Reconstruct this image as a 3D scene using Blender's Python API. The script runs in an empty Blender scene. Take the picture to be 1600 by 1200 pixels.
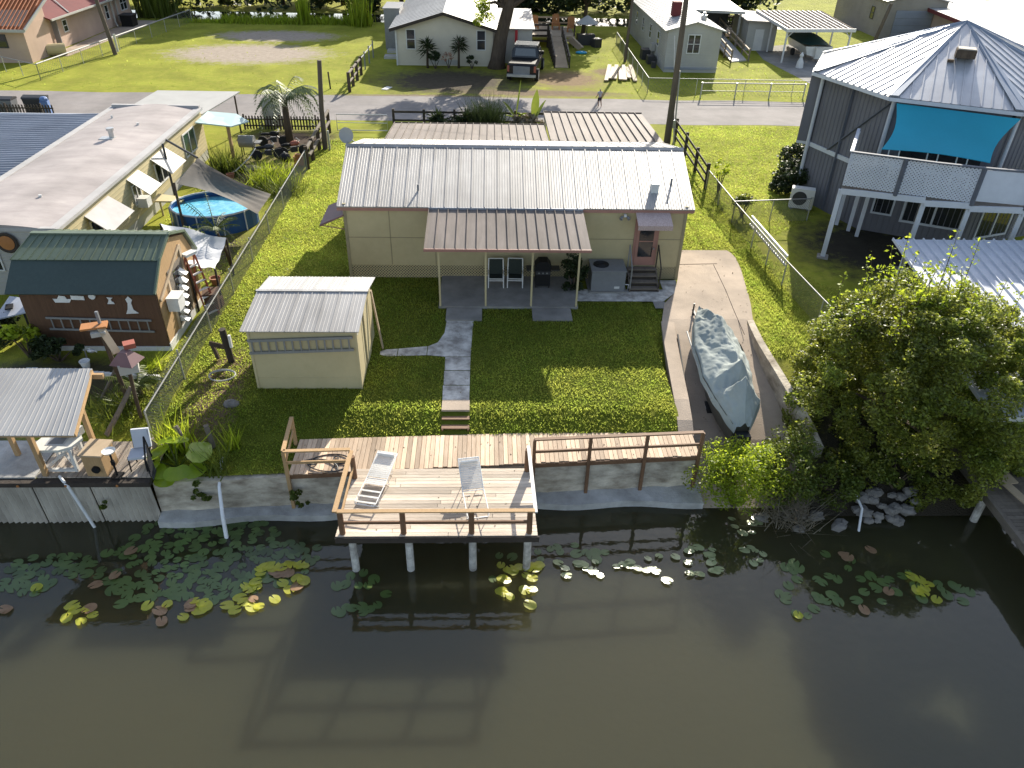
import bpy, math, random
import numpy as np
from mathutils import Vector, Matrix, noise
R=math.radians
rnd=random.Random(7)
sc=bpy.context.scene
COL=sc.collection

# ---------------------------------------------------------------- camera
cam=bpy.data.cameras.new("camera"); co=bpy.data.objects.new("camera",cam); COL.objects.link(co)
cam.sensor_width=36; cam.lens=1170/1600*36; cam.clip_start=.1; cam.clip_end=2000
rx=Vector((0.99939913,-0.02791996,0.02053899)); ry=Vector((-0.00106492,0.56755671,0.82333362)); fz=Vector((0.03464448,0.82286077,-0.56718595))
m=Matrix.Identity(4)
for i in range(3): m[i][0]=rx[i]; m[i][1]=ry[i]; m[i][2]=-fz[i]; m[i][3]=(0,0,15)[i]
co.matrix_world=m; sc.camera=co
# ---------------------------------------------------------------- sky, sun, exposure
SUN_EL,SUN_AZ=R(25.0),R(17.0)          # azimuth clockwise from +Y
w=bpy.data.worlds.new("World"); sc.world=w; w.use_nodes=True
nt=w.node_tree; bg=nt.nodes["Background"]
sky=nt.nodes.new("ShaderNodeTexSky"); sky.sky_type='NISHITA'; sky.sun_disc=False
sky.sun_elevation=SUN_EL; sky.sun_rotation=SUN_AZ; sky.air_density=1.0; sky.dust_density=1.2; sky.ozone_density=1.0
hs=nt.nodes.new('ShaderNodeHueSaturation'); hs.inputs['Saturation'].default_value=.8; nt.links.new(sky.outputs[0],hs.inputs['Color']); nt.links.new(hs.outputs[0],bg.inputs[0]); bg.inputs[1].default_value=.125
sl=bpy.data.lights.new("sun",'SUN'); so=bpy.data.objects.new("sun",sl); COL.objects.link(so)
sl.energy=5.0; sl.angle=R(.5); sl.color=(1,.93,.80)
sd=Vector((math.sin(SUN_AZ)*math.cos(SUN_EL),math.cos(SUN_AZ)*math.cos(SUN_EL),math.sin(SUN_EL)))
so.rotation_euler=sd.to_track_quat('Z','Y').to_euler(); so.location=(30,60,60)
sc.view_settings.view_transform='Standard'; sc.view_settings.look='None'; sc.view_settings.gamma=1
sc.view_settings.exposure=1.0
WZ=-2.05                                # water level

# ---------------------------------------------------------------- materials
def mat(name,col,col2=None,rough=.7,scale=2.,stretch=(1,1,1),bump=0,bscale=18.,metal=0,island=0,transl=0,spec=.4,big=.12,detail=5.,blobs=None,contrast=.25,obj=False,tv=1.5):
    mt=bpy.data.materials.new(name); mt.use_nodes=True; n=mt.node_tree.nodes; L=mt.node_tree.links
    b=n["Principled BSDF"]; b.inputs["Roughness"].default_value=rough; b.inputs["Metallic"].default_value=metal
    b.inputs["Specular IOR Level"].default_value=spec
    g=n.new("ShaderNodeNewGeometry")
    if obj:
        tc=n.new("ShaderNodeTexCoord"); pos=tc.outputs["Object"]
    else: pos=g.outputs["Position"]
    mp=n.new("ShaderNodeMapping"); mp.inputs["Scale"].default_value=stretch; L.new(pos,mp.inputs[0])
    nz=n.new("ShaderNodeTexNoise"); nz.inputs["Scale"].default_value=scale; nz.inputs["Detail"].default_value=detail; nz.inputs["Roughness"].default_value=.65
    L.new(mp.outputs[0],nz.inputs[0])
    rp=n.new("ShaderNodeMapRange"); rp.inputs[1].default_value=.5-contrast; rp.inputs[2].default_value=.5+contrast; L.new(nz.outputs[0],rp.inputs[0])
    mx=n.new("ShaderNodeMix"); mx.data_type='RGBA'
    c2=col2 or tuple(c*.72 for c in col)
    mx.inputs[6].default_value=(*col,1); mx.inputs[7].default_value=(*c2,1); L.new(rp.outputs[0],mx.inputs[0])
    out=mx.outputs[2]
    if big:
        n2=n.new("ShaderNodeTexNoise"); n2.inputs["Scale"].default_value=.35 if not obj else 1.2; n2.inputs["Detail"].default_value=3; L.new(pos,n2.inputs[0])
        r2=n.new("ShaderNodeMapRange"); r2.inputs[1].default_value=.3; r2.inputs[2].default_value=.7; r2.inputs[3].default_value=1-big; r2.inputs[4].default_value=1+big; L.new(n2.outputs[0],r2.inputs[0])
        hv=n.new("ShaderNodeHueSaturation"); L.new(out,hv.inputs["Color"]); L.new(r2.outputs[0],hv.inputs["Value"]); out=hv.outputs[0]
    if island:
        r3=n.new("ShaderNodeMapRange"); r3.inputs[3].default_value=1-island; r3.inputs[4].default_value=1+island; L.new(g.outputs["Random Per Island"],r3.inputs[0])
        h3=n.new("ShaderNodeHueSaturation"); L.new(out,h3.inputs["Color"]); L.new(r3.outputs[0],h3.inputs["Value"]); out=h3.outputs[0]
    for bl in (blobs or []):            # irregular colour patches: (x,y,rx,ry,colour,softness)
        x,y,ax,ay,c,s=bl
        m1=n.new("ShaderNodeMapping"); m1.vector_type='POINT'; m1.inputs["Location"].default_value=(-x/ax,-y/ay,0); m1.inputs["Scale"].default_value=(1/ax,1/ay,0); L.new(g.outputs["Position"],m1.inputs[0])
        ln=n.new("ShaderNodeVectorMath"); ln.operation='LENGTH'; L.new(m1.outputs[0],ln.inputs[0])
        n4=n.new("ShaderNodeTexNoise"); n4.inputs["Scale"].default_value=1.3; n4.inputs["Detail"].default_value=6; n4.inputs["Roughness"].default_value=.75; L.new(g.outputs["Position"],n4.inputs[0])
        ma=n.new("ShaderNodeMath"); ma.operation='MULTIPLY_ADD'; L.new(n4.outputs[0],ma.inputs[0]); ma.inputs[1].default_value=1.3; L.new(ln.outputs["Value"],ma.inputs[2])
        r5=n.new("ShaderNodeMapRange"); r5.inputs[1].default_value=1.5-s; r5.inputs[2].default_value=1.5+s; r5.inputs[3].default_value=1; r5.inputs[4].default_value=0; L.new(ma.outputs[0],r5.inputs[0])
        m5=n.new("ShaderNodeMix"); m5.data_type='RGBA'; L.new(r5.outputs[0],m5.inputs[0]); L.new(out,m5.inputs[6])
        n6=n.new("ShaderNodeHueSaturation"); n6.inputs["Color"].default_value=(*c,1); L.new(rp.outputs[0],n6.inputs["Value"]); rr=n.new("ShaderNodeMapRange"); rr.inputs[3].default_value=1.1; rr.inputs[4].default_value=.7; L.new(rp.outputs[0],rr.inputs[0]); L.new(rr.outputs[0],n6.inputs["Value"])
        L.new(n6.outputs[0],m5.inputs[7]); out=m5.outputs[2]
    L.new(out,b.inputs["Base Color"])
    if bump:
        nb=n.new("ShaderNodeTexNoise"); nb.inputs["Scale"].default_value=bscale; nb.inputs["Detail"].default_value=4; L.new(mp.outputs[0],nb.inputs[0])
        bp=n.new("ShaderNodeBump"); bp.inputs["Strength"].default_value=bump; bp.inputs["Distance"].default_value=.05; L.new(nb.outputs[0],bp.inputs["Height"]); L.new(bp.outputs[0],b.inputs["Normal"])
    if transl:
        tr=n.new("ShaderNodeBsdfTranslucent"); ms=n.new("ShaderNodeMixShader"); ms.inputs[0].default_value=transl
        ht=n.new("ShaderNodeHueSaturation"); ht.inputs["Value"].default_value=tv; ht.inputs["Hue"].default_value=.49; L.new(out,ht.inputs["Color"]); L.new(ht.outputs[0],tr.inputs[0])
        L.new(b.outputs[0],ms.inputs[1]); L.new(tr.outputs[0],ms.inputs[2]); L.new(ms.outputs[0],n["Material Output"].inputs[0])
    return mt
def plain(name,col,rough=.6,metal=0,spec=.5,bump=0): return mat(name,col,tuple(c*.82 for c in col),rough=rough,metal=metal,spec=spec,big=.05,scale=5,obj=True,bump=bump,bscale=30)

M={}
DIRT=(.20,.135,.085)
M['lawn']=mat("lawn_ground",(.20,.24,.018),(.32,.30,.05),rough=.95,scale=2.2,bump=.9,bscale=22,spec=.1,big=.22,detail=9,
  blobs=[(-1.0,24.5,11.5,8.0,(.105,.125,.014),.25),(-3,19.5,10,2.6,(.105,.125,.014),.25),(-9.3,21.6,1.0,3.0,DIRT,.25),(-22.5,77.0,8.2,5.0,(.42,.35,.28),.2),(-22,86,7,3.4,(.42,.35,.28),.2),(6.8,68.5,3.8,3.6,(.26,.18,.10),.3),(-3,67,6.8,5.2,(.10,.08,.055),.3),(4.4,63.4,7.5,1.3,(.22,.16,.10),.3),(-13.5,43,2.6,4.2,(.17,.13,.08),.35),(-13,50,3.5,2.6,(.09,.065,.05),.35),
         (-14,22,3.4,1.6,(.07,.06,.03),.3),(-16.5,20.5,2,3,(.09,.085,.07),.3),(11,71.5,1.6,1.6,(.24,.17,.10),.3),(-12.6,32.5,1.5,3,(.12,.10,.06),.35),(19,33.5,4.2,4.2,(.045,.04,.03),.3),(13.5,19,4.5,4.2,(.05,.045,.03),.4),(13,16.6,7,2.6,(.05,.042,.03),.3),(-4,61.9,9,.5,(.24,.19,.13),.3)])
M['grass']=mat("grass_blades",(.095,.145,.02),(.17,.18,.036),rough=.5,scale=.9,island=.32,transl=.6,tv=3.3,spec=.25,big=.2)
M['leaf']=mat("leaf_green",(.065,.10,.012),(.12,.145,.02),rough=.5,scale=1.5,island=.45,transl=.4,spec=.35,big=.2)
M['bushleaf']=mat('bush_leaf',(.10,.145,.018),(.20,.205,.035),rough=.45,scale=.8,island=.55,transl=.42,tv=2.3,spec=.4,big=.25)
M['ledge']=mat('ledge_concrete',(.50,.49,.47),(.26,.25,.235),rough=.92,scale=1.8,bump=.4,bscale=18,spec=.2,detail=9,big=.25)
M['paledeck']=mat('pale_dock_boards',(.42,.36,.295),(.29,.24,.195),rough=.85,scale=3,stretch=(6,1,3),island=.25,bump=.2,bscale=8)
M['seam']=plain('siding_seam',(.30,.255,.15),.8)
M['corrug']=mat('corrugated_sheet',(.60,.55,.47),(.32,.28,.235),rough=.8,scale=1.5,stretch=(1,1,.4),big=.2)
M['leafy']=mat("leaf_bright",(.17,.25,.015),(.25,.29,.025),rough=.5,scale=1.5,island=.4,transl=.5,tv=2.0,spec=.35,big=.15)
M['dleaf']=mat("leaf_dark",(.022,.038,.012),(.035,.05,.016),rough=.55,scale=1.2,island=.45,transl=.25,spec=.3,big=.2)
M['palm']=mat("palm_leaf",(.10,.14,.05),(.16,.19,.09),rough=.45,scale=2,island=.35,transl=.35,spec=.4)
M['dry']=mat("dry_grass",(.28,.24,.18),(.18,.15,.10),rough=.8,island=.4,transl=.2)
M['bark']=mat("bark",(.12,.09,.065),(.06,.045,.035),rough=.95,scale=6,stretch=(1,1,.3),bump=.8,bscale=14,spec=.1)
M['asph']=mat("asphalt",(.27,.245,.23),(.215,.195,.185),rough=.9,scale=1.2,bump=.25,bscale=60,spec=.2,big=.15,detail=9)
M['conc']=mat("concrete",(.46,.37,.285),(.33,.27,.215),rough=.9,scale=1.1,bump=.25,bscale=25,spec=.2,big=.2,detail=9)
M['concg']=mat("concrete_grey",(.30,.285,.265),(.19,.18,.165),rough=.92,scale=1.6,bump=.3,bscale=25,spec=.2,big=.2,detail=9)
M['concw']=mat("concrete_whitewashed",(.66,.63,.58),(.28,.255,.23),rough=.9,scale=2.2,bump=.3,bscale=20,spec=.2,detail=9,contrast=.14)
M['sea']=mat("seawall_concrete",(.66,.59,.48),(.22,.18,.135),rough=.92,scale=1.3,stretch=(1,1,2.2),bump=.5,bscale=12,spec=.2,detail=9,contrast=.2,big=.25)
M['cream']=mat("siding_cream",(.52,.44,.255),(.44,.37,.21),rough=.75,scale=1.4,big=.08)
M['creamd']=mat("siding_tan",(.49,.41,.24),(.40,.335,.19),rough=.75,scale=1.4,big=.08)
M['white']=mat("white_paint",(.66,.65,.62),(.55,.54,.52),rough=.55,scale=1.6,big=.06)
M['vinyl']=mat("white_vinyl_siding",(.43,.42,.385),(.36,.345,.32),rough=.6,scale=.9,big=.06)
M['beige']=mat("beige_siding",(.60,.54,.43),(.52,.47,.37),rough=.7,scale=.8,big=.08)
M['tan']=mat("taupe_siding",(.30,.265,.225),(.26,.23,.195),rough=.75,scale=.8)
M['galv']=mat("galvanised_roof",(.40,.385,.37),(.26,.245,.23),rough=.55,metal=.15,scale=1.4,stretch=(2.2,.22,.22),big=.2,detail=9,spec=.5)
M['galvd']=mat("weathered_roof_metal",(.25,.21,.185),(.15,.125,.108),rough=.75,metal=0,spec=.2,scale=2.0,stretch=(1.8,.25,.25),big=.18,detail=8)
M['whiteroof']=mat("white_metal_roof",(.43,.42,.405),(.33,.32,.31),rough=.45,metal=.1,scale=1.2,big=.08,stretch=(1.4,.3,.3))
M['bluroof']=mat("blue_grey_metal_roof",(.30,.32,.37),(.22,.235,.275),rough=.5,metal=.25,scale=1.6,stretch=(.25,1.5,1))
M['octroof']=mat("grey_standing_seam",(.55,.55,.56),(.43,.43,.45),rough=.38,metal=.35,scale=1.2,big=.1)
M['hip']=mat("blue_grey_hip_cap",(.22,.26,.33),(.27,.31,.37),rough=.5,metal=.2,scale=3)
M['flat']=mat("grey_roof_coating",(.40,.355,.335),(.29,.255,.245),rough=.85,scale=.9,stretch=(.6,1.6,1),bump=.15,bscale=8,detail=9,big=.2,contrast=.2)
M['flatw']=mat("white_roof_coating",(.44,.425,.41),(.34,.325,.315),rough=.8,scale=1.6,detail=8)
M['green']=mat("green_metal_roof",(.13,.165,.115),(.105,.135,.095),rough=.5,metal=.1,scale=2)
M['greenshade']=mat("green_roof_in_shade",(.052,.075,.066),(.04,.058,.053),rough=.6,scale=9,bump=.1,bscale=50)  # darker copy of the green roof: shade on the barn's lower slope put into colour
M['barn']=mat("red_brown_boards",(.125,.065,.035),(.085,.042,.022),rough=.8,scale=2,stretch=(6,6,.6),bump=.3,bscale=9)
M['wood']=mat("raw_wood",(.46,.30,.15),(.34,.21,.10),rough=.75,scale=3,stretch=(5,5,.6),island=.15)
M['deck']=mat("deck_boards",(.62,.53,.43),(.45,.36,.275),rough=.72,scale=1.6,stretch=(.9,7,3),island=.32,detail=8,spec=.3,big=.18,bump=.2,bscale=6)
M['deckc']=mat("boardwalk_boards",(.60,.46,.33),(.43,.30,.20),rough=.72,scale=1.6,stretch=(7,.9,3),island=.38,detail=8,spec=.3,big=.15,bump=.2,bscale=6)
M['rail']=mat("brown_rail_wood",(.21,.115,.06),(.135,.07,.038),rough=.7,scale=3,stretch=(2,2,2))
M['darkw']=mat("dark_weathered_wood",(.060,.046,.036),(.036,.028,.022),rough=.85,scale=4,bump=.4,bscale=12)
M['greyw']=mat("grey_weathered_wood",(.20,.165,.13),(.12,.10,.08),rough=.88,scale=3,stretch=(3,1,3),bump=.3,bscale=10,island=.2)
M['pole']=mat("pole_wood",(.14,.11,.085),(.085,.066,.052),rough=.9,scale=5,stretch=(2,2,.2),bump=.3,bscale=10)
M['maroon']=mat("maroon_metal",(.19,.10,.10),(.15,.08,.08),rough=.55,scale=3)
M['pinktrim']=mat("rose_trim",(.36,.185,.145),(.30,.155,.12),rough=.6,scale=3)
M['pinkmetal']=mat("speckled_pink_awning",(.55,.43,.40),(.34,.24,.22),rough=.5,scale=22,contrast=.15)
M['purple']=mat("slate_purple_siding",(.155,.155,.178),(.125,.125,.145),rough=.75,scale=1.2,stretch=(3,3,.4))
M['purtrim']=mat("slate_trim",(.12,.13,.16),rough=.7,scale=2)
M['pwhite']=mat("blue_white_paint",(.55,.57,.62),(.46,.48,.53),rough=.55,scale=2,big=.08)
M['teal']=mat("turquoise_canvas",(.035,.40,.56),(.03,.36,.52),rough=.8,scale=12,big=.08,contrast=.3,transl=.3)
M['tealroof']=mat("pale_teal_panel",(.42,.55,.53),(.34,.46,.45),rough=.5,scale=1.5)
M['glass']=mat("window_glass",(.025,.028,.032),(.018,.02,.024),rough=.06,spec=.8,big=0)
M['gglass']=mat("green_window_glass",(.03,.09,.05),(.02,.05,.03),rough=.1,spec=.7,big=0)
M['black']=plain("black_paint",(.014,.014,.015),.6,spec=.2); M['bigleaf']=mat('broad_leaf',(.20,.30,.02),(.28,.36,.03),rough=.35,scale=4,spec=.6,transl=.5,tv=2.0,island=.2); M['dark']=plain("dark_grey_plastic",(.035,.035,.038),.55)
M['carpaint']=mat("black_car_paint",(.012,.012,.014),(.018,.018,.02),rough=.1,spec=.4,big=0)
M['grey']=plain("grey_metal_paint",(.21,.215,.225),.5,.1); M['steel']=plain("galvanised_steel",(.52,.52,.51),.4,.6)
M['alu']=plain("aluminium",(.28,.28,.27),.6,.3); M['wire']=plain('dull_wire',(.16,.165,.16),.6,.3); M['rubber']=plain("rubber",(.018,.018,.018),.85)
M['plastic']=plain("white_plastic",(.78,.77,.74),.45); M['pvc']=plain("pvc_pipe",(.80,.80,.80),.35)
M['strap']=mat("white_vinyl_strap",(.82,.81,.77),(.74,.73,.70),rough=.5,scale=6,obj=True,transl=.4,tv=1.1)
M['sling']=plain("dark_green_sling",(.022,.032,.026),.8)
M['cover']=mat("boat_cover_canvas",(.36,.39,.365),(.26,.285,.27),rough=.95,spec=.15,scale=1.4,bump=.3,bscale=5,big=.15,detail=7)
M['hull']=mat("olive_boat_hull",(.095,.09,.07),(.065,.06,.05),rough=.45,scale=2)
M['peach']=mat("peach_stucco",(.50,.36,.28),(.45,.32,.25),rough=.9,scale=1,bump=.1,bscale=30)
M['tile']=mat("orange_roof_tile",(.45,.15,.05),(.34,.10,.035),rough=.75,scale=1.5,island=.2)
M['redroof']=mat("dark_red_shingles",(.16,.032,.03),(.12,.026,.025),rough=.85,scale=3)
M['poolb']=mat("pool_liner_blue",(.018,.085,.26),(.014,.065,.20),rough=.4,scale=3)
M['poolw']=mat("pool_water",(.08,.40,.62),(.20,.58,.74),rough=.05,scale=3.5,bump=.25,bscale=4,contrast=.12)
M['sail']=mat("grey_shade_mesh",(.17,.15,.135),(.13,.115,.10),rough=.85,scale=2,stretch=(1,4,1),transl=.3)
M['tarp']=mat("white_tarp",(.56,.57,.58),(.46,.47,.49),rough=.6,scale=1.2,bump=.3,bscale=3)
M['btarp']=mat("blue_tarp",(.13,.22,.45),(.10,.17,.36),rough=.6,scale=2)
M['skin']=plain("skin",(.34,.19,.12),.6); M['shirt']=plain("grey_shirt",(.42,.40,.42),.85); M['shorts']=plain("dark_shorts",(.02,.018,.022),.85); M['hair']=plain("brown_hair",(.06,.035,.02),.7)
M['orange']=plain("rusty_orange",(.42,.17,.05),.7); M['redl']=plain("red_fibreglass",(.36,.10,.06),.5)
M['bluep']=plain("bright_blue_plastic",(.01,.35,.60),.4); M['rock']=mat("grey_rock",(.24,.22,.195),(.12,.11,.10),rough=.9,scale=3,bump=.5,bscale=9,island=.25)
M['flagr']=plain("flag_red",(.42,.03,.04),.8); M['flagb']=plain("flag_blue",(.03,.04,.16),.8)
M['lumber']=mat("pale_lumber",(.44,.34,.23),(.32,.24,.155),rough=.75,scale=2,island=.3)
M['greencanvas']=plain("dark_green_canvas",(.012,.045,.045),.75)
M['light']=plain("pale_gelcoat",(.70,.68,.62),.3)
M['terra']=plain("terracotta",(.36,.16,.09),.8)
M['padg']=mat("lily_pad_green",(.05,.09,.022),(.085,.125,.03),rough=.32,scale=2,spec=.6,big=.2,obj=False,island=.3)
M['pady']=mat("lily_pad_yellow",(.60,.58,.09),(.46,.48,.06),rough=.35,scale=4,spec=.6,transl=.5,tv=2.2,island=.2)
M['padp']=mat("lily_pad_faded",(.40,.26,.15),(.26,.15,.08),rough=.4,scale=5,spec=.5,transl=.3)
M['padl']=mat("lily_pad_sun_glare",(.42,.46,.24),(.32,.36,.18),rough=.3,scale=4,spec=1.0,transl=.2)  # pale colour stands in for sun glare on these pads
M['mulch']=mat("mulch",(.06,.042,.03),(.035,.025,.02),rough=1,scale=8,bump=1,bscale=25)
# water: dark murky body under a glossy rippled surface
mw=bpy.data.materials.new("canal_water"); mw.use_nodes=True; n=mw.node_tree.nodes; L=mw.node_tree.links; b=n["Principled BSDF"]
b.inputs["Base Color"].default_value=(.047,.040,.020,1); b.subsurface_method="BURLEY"; b.inputs["Subsurface Weight"].default_value=1; b.inputs["Subsurface Radius"].default_value=(1.0,.8,.5); b.inputs["Subsurface Scale"].default_value=3.0; b.inputs["Roughness"].default_value=.03; b.inputs["IOR"].default_value=1.33; b.inputs["Specular IOR Level"].default_value=1.0
g=n.new("ShaderNodeNewGeometry"); nz=n.new("ShaderNodeTexNoise"); nz.inputs["Scale"].default_value=3.5; nz.inputs["Detail"].default_value=3; L.new(g.outputs["Position"],nz.inputs[0])
bp=n.new("ShaderNodeBump"); bp.inputs["Strength"].default_value=.045; bp.inputs["Distance"].default_value=.08; L.new(nz.outputs[0],bp.inputs["Height"]); L.new(bp.outputs[0],b.inputs["Normal"])
nb=n.new("ShaderNodeTexNoise"); nb.inputs["Scale"].default_value=.12; nb.inputs["Detail"].default_value=3; L.new(g.outputs["Position"],nb.inputs[0])
mm=n.new("ShaderNodeMix"); mm.data_type='RGBA'; mm.inputs[6].default_value=(.052,.047,.022,1); mm.inputs[7].default_value=(.040,.038,.020,1); L.new(nb.outputs[0],mm.inputs[0]); L.new(mm.outputs[2],b.inputs["Base Color"])
M['water']=mw

# ---------------------------------------------------------------- mesh helpers
def frame(d,up=(0,0,1)):
    d=Vector(d).normalized(); u=Vector(up)
    if abs(d.dot(u))>.98: u=Vector((1,0,0))
    s=d.cross(u).normalized(); return d,s,s.cross(d).normalized()
class MB:
    def __init__(s): s.v=[]; s.f=[]
    def add(s,vs,fs):
        o=len(s.v); s.v+=[tuple(v) for v in vs]; s.f+=[tuple(i+o for i in f) for f in fs]; return s
    def hexa(s,p): return s.add(p,[(0,3,2,1),(4,5,6,7),(0,1,5,4),(1,2,6,5),(2,3,7,6),(3,0,4,7)])
    def box(s,c,d,rz=0,tilt=None):
        x,y,z=d[0]/2,d[1]/2,d[2]/2; mt=Matrix.Rotation(rz,3,'Z')
        if tilt is not None: mt=mt@tilt
        return s.hexa([mt@Vector(q)+Vector(c) for q in((-x,-y,-z),(x,-y,-z),(x,y,-z),(-x,y,-z),(-x,-y,z),(x,-y,z),(x,y,z),(-x,y,z))])
    def bx(s,x0,x1,y0,y1,z0,z1): return s.hexa([(x0,y0,z0),(x1,y0,z0),(x1,y1,z0),(x0,y1,z0),(x0,y0,z1),(x1,y0,z1),(x1,y1,z1),(x0,y1,z1)])
    def bar(s,p,q,w,h=None,up=(0,0,1)):
        h=h or w; p=Vector(p);q=Vector(q); d,a,u=frame(q-p,up); a=a*w/2; u=u*h/2
        return s.hexa([p-a-u,p+a-u,p+a+u,p-a+u,q-a-u,q+a-u,q+a+u,q-a+u])
    def cyl(s,p,q,r,r2=None,n=10):
        r2=r if r2 is None else r2; p=Vector(p);q=Vector(q); d,a,u=frame(q-p); vs=[];fs=[]
        for k in range(n):
            t=2*math.pi*k/n; e=a*math.cos(t)+u*math.sin(t); vs+=[p+e*r,q+e*r2]
        for k in range(n): j=(k+1)%n; fs.append((2*k,2*j,2*j+1,2*k+1))
        fs+=[tuple(2*k for k in range(n))[::-1],tuple(2*k+1 for k in range(n))]
        return s.add(vs,fs)
    def tube(s,pts,r,n=6):
        pts=[Vector(p) for p in pts]; rs=r if isinstance(r,(list,tuple)) else [r]*len(pts); vs=[];fs=[]; pa=None
        for i,p in enumerate(pts):
            d=(pts[min(i+1,len(pts)-1)]-pts[max(i-1,0)]).normalized()
            if pa is None: _,a,u=frame(d)
            else:
                a=(pa-d*pa.dot(d)).normalized(); u=a.cross(d)
            pa=a
            for k in range(n): t=2*math.pi*k/n; vs.append(p+(a*math.cos(t)+u*math.sin(t))*rs[i])
        for i in range(len(pts)-1):
            for k in range(n): j=(k+1)%n; fs.append((i*n+k,i*n+j,i*n+n+j,i*n+n+k))
        fs+=[tuple(range(n))[::-1],tuple(range(len(vs)-n,len(vs)))]
        return s.add(vs,fs)
    def prism(s,poly,lo,hi):            # two matching loops of 3-D points
        n=len(lo); return s.add(list(lo)+list(hi),[tuple(range(n))[::-1],tuple(range(n,2*n))]+[(k,(k+1)%n,n+(k+1)%n,n+k) for k in range(n)])
    def zprism(s,poly,z0,z1): return s.prism(0,[(x,y,z0) for x,y in poly],[(x,y,z1) for x,y in poly])
    def xprism(s,poly,x0,x1): return s.prism(0,[(x0,y,z) for y,z in poly],[(x1,y,z) for y,z in poly])
    def yprism(s,poly,y0,y1): return s.prism(0,[(x,y0,z) for x,z in poly],[(x,y1,z) for x,z in poly])
    def slab(s,q,t):                    # quad a,b,c,d thickened downward
        q=[Vector(p) for p in q]; nn=(q[1]-q[0]).cross(q[-1]-q[0]).normalized()
        if nn.z<0: nn=-nn
        return s.prism(0,[p-nn*t for p in q],q)
    def roof(s,a,b,c,d,pitch=.4,rw=.05,rh=.035,t=.03,minor=0,mh=.012):   # a-b eave, d-c ridge; ribs run a->d
        a,b,c,d=[Vector(p) for p in(a,b,c,d)]; W=(b-a).length; n=max(1,round(W/pitch)); nn=(b-a).cross(d-a).normalized()
        if nn.z<0: nn=-nn
        prof=[]
        for k in range(n):
            u0=k/n; e=rw/W
            prof+=[(u0,0),(u0+e*.2,rh),(u0+e*.8,rh),(u0+e,0)]
            for j in range(minor):
                um=u0+(j+1)/(minor+1)/n; prof+=[(um-e*.3,0),(um,mh),(um+e*.3,0)]
        prof+=[(1-e,0),(1-e*.8,rh),(1-e*.2,rh),(1,0)] if False else [(1,0)]
        lo=[];hi=[]
        for u,h in prof: lo.append(a.lerp(b,u)+nn*h); hi.append(d.lerp(c,u)+nn*h)
        m=len(prof); vs=lo+hi+[a-nn*t,b-nn*t,c-nn*t,d-nn*t]; o=2*m
        fs=[(k,k+1,m+k+1,m+k) for k in range(m-1)]+[(o,o+3,o+2,o+1),tuple([o,o+1]+list(range(m-1,-1,-1))),tuple([o+2,o+3]+list(range(m,2*m))),(o+3,o,0,m),(o+1,o+2,2*m-1,m-1)]
        return s.add(vs,fs)
    def wave(s,a,b,c,d,pitch=.08,amp=.012,t=.02):
        a,b,c,d=[Vector(p) for p in(a,b,c,d)]; W=(b-a).length; n=int(W/pitch)*4; nn=(b-a).cross(d-a).normalized()
        if nn.z<0 or (abs(nn.z)<.05 and nn.y>0): nn=-nn
        lo=[a.lerp(b,k/n)+nn*amp*math.sin(k*math.pi/2) for k in range(n+1)]; hi=[d.lerp(c,k/n)+nn*amp*math.sin(k*math.pi/2) for k in range(n+1)]
        m=n+1; vs=lo+hi+[p-nn*t for p in lo+hi]; fs=[]
        for k in range(n): fs+=[(k,k+1,m+k+1,m+k),(2*m+k,3*m+k,3*m+k+1,2*m+k+1),(k+1,k,2*m+k,2*m+k+1),(m+k,m+k+1,3*m+k+1,3*m+k)]
        return s.add(vs,fs)
    def lathe(s,c,prof,n=14):
        c=Vector(c); vs=[];fs=[]
        for r,z in prof:
            for k in range(n): t=2*math.pi*k/n; vs.append(c+Vector((r*math.cos(t),r*math.sin(t),z)))
        for i in range(len(prof)-1):
            for k in range(n): j=(k+1)%n; fs.append((i*n+k,i*n+j,i*n+n+j,i*n+n+k))
        fs+=[tuple(range(n))[::-1],tuple(range(len(vs)-n,len(vs)))]
        return s.add(vs,fs)
    def ell(s,c,r,n=10,k=7,jit=0,rg=rnd):
        vs=[];fs=[]
        for i in range(k+1):
            ph=math.pi*i/k
            for j in range(n):
                t=2*math.pi*j/n; f=1+rg.uniform(-jit,jit); vs.append((c[0]+r[0]*f*math.sin(ph)*math.cos(t),c[1]+r[1]*f*math.sin(ph)*math.sin(t),c[2]+r[2]*f*math.cos(ph)))
        for i in range(k):
            for j in range(n): fs.append((i*n+j,i*n+n+j,i*n+n+(j+1)%n,i*n+(j+1)%n))
        return s.add(vs,fs)
    def build(s,name,m,parent=None,smooth=False):
        me=bpy.data.meshes.new(name); off=wloc(parent)
        me.from_pydata([(v[0]-off[0],v[1]-off[1],v[2]-off[2]) for v in s.v],[],s.f); me.materials.append(M[m] if isinstance(m,str) else m)
        if smooth: me.shade_smooth()
        me.update(); o=bpy.data.objects.new(name,me); COL.objects.link(o)
        if parent is not None: o.parent=parent
        return o
def wloc(o):
    v=Vector((0,0,0))
    while o is not None: v=v+o.location; o=o.parent
    return v
LAB=set()
def tag(o,label,cat,group=None):
    o['label']=label; o['category']=cat
    if group: o['group']=group
    return o
def thing(name,label,cat,loc=(0,0,0),group=None):
    o=bpy.data.objects.new(name,None); COL.objects.link(o); o.location=loc; o.empty_display_size=.1
    return tag(o,label,cat,group)
def struct(o,k='structure'): o['kind']=k; return o
def dup(o,loc=None,rz=None,label=None,parent=None,scale=None):
    c=o.copy(); COL.objects.link(c)
    if parent is not None: c.parent=parent
    if loc is not None: c.location=loc
    if rz is not None: c.rotation_euler=(0,0,rz)
    if scale is not None: c.scale=(scale,)*3 if not isinstance(scale,tuple) else scale
    if label: c['label']=label
    for ch in [x for x in o.children]: dup(ch,parent=c)
    return c
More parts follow.
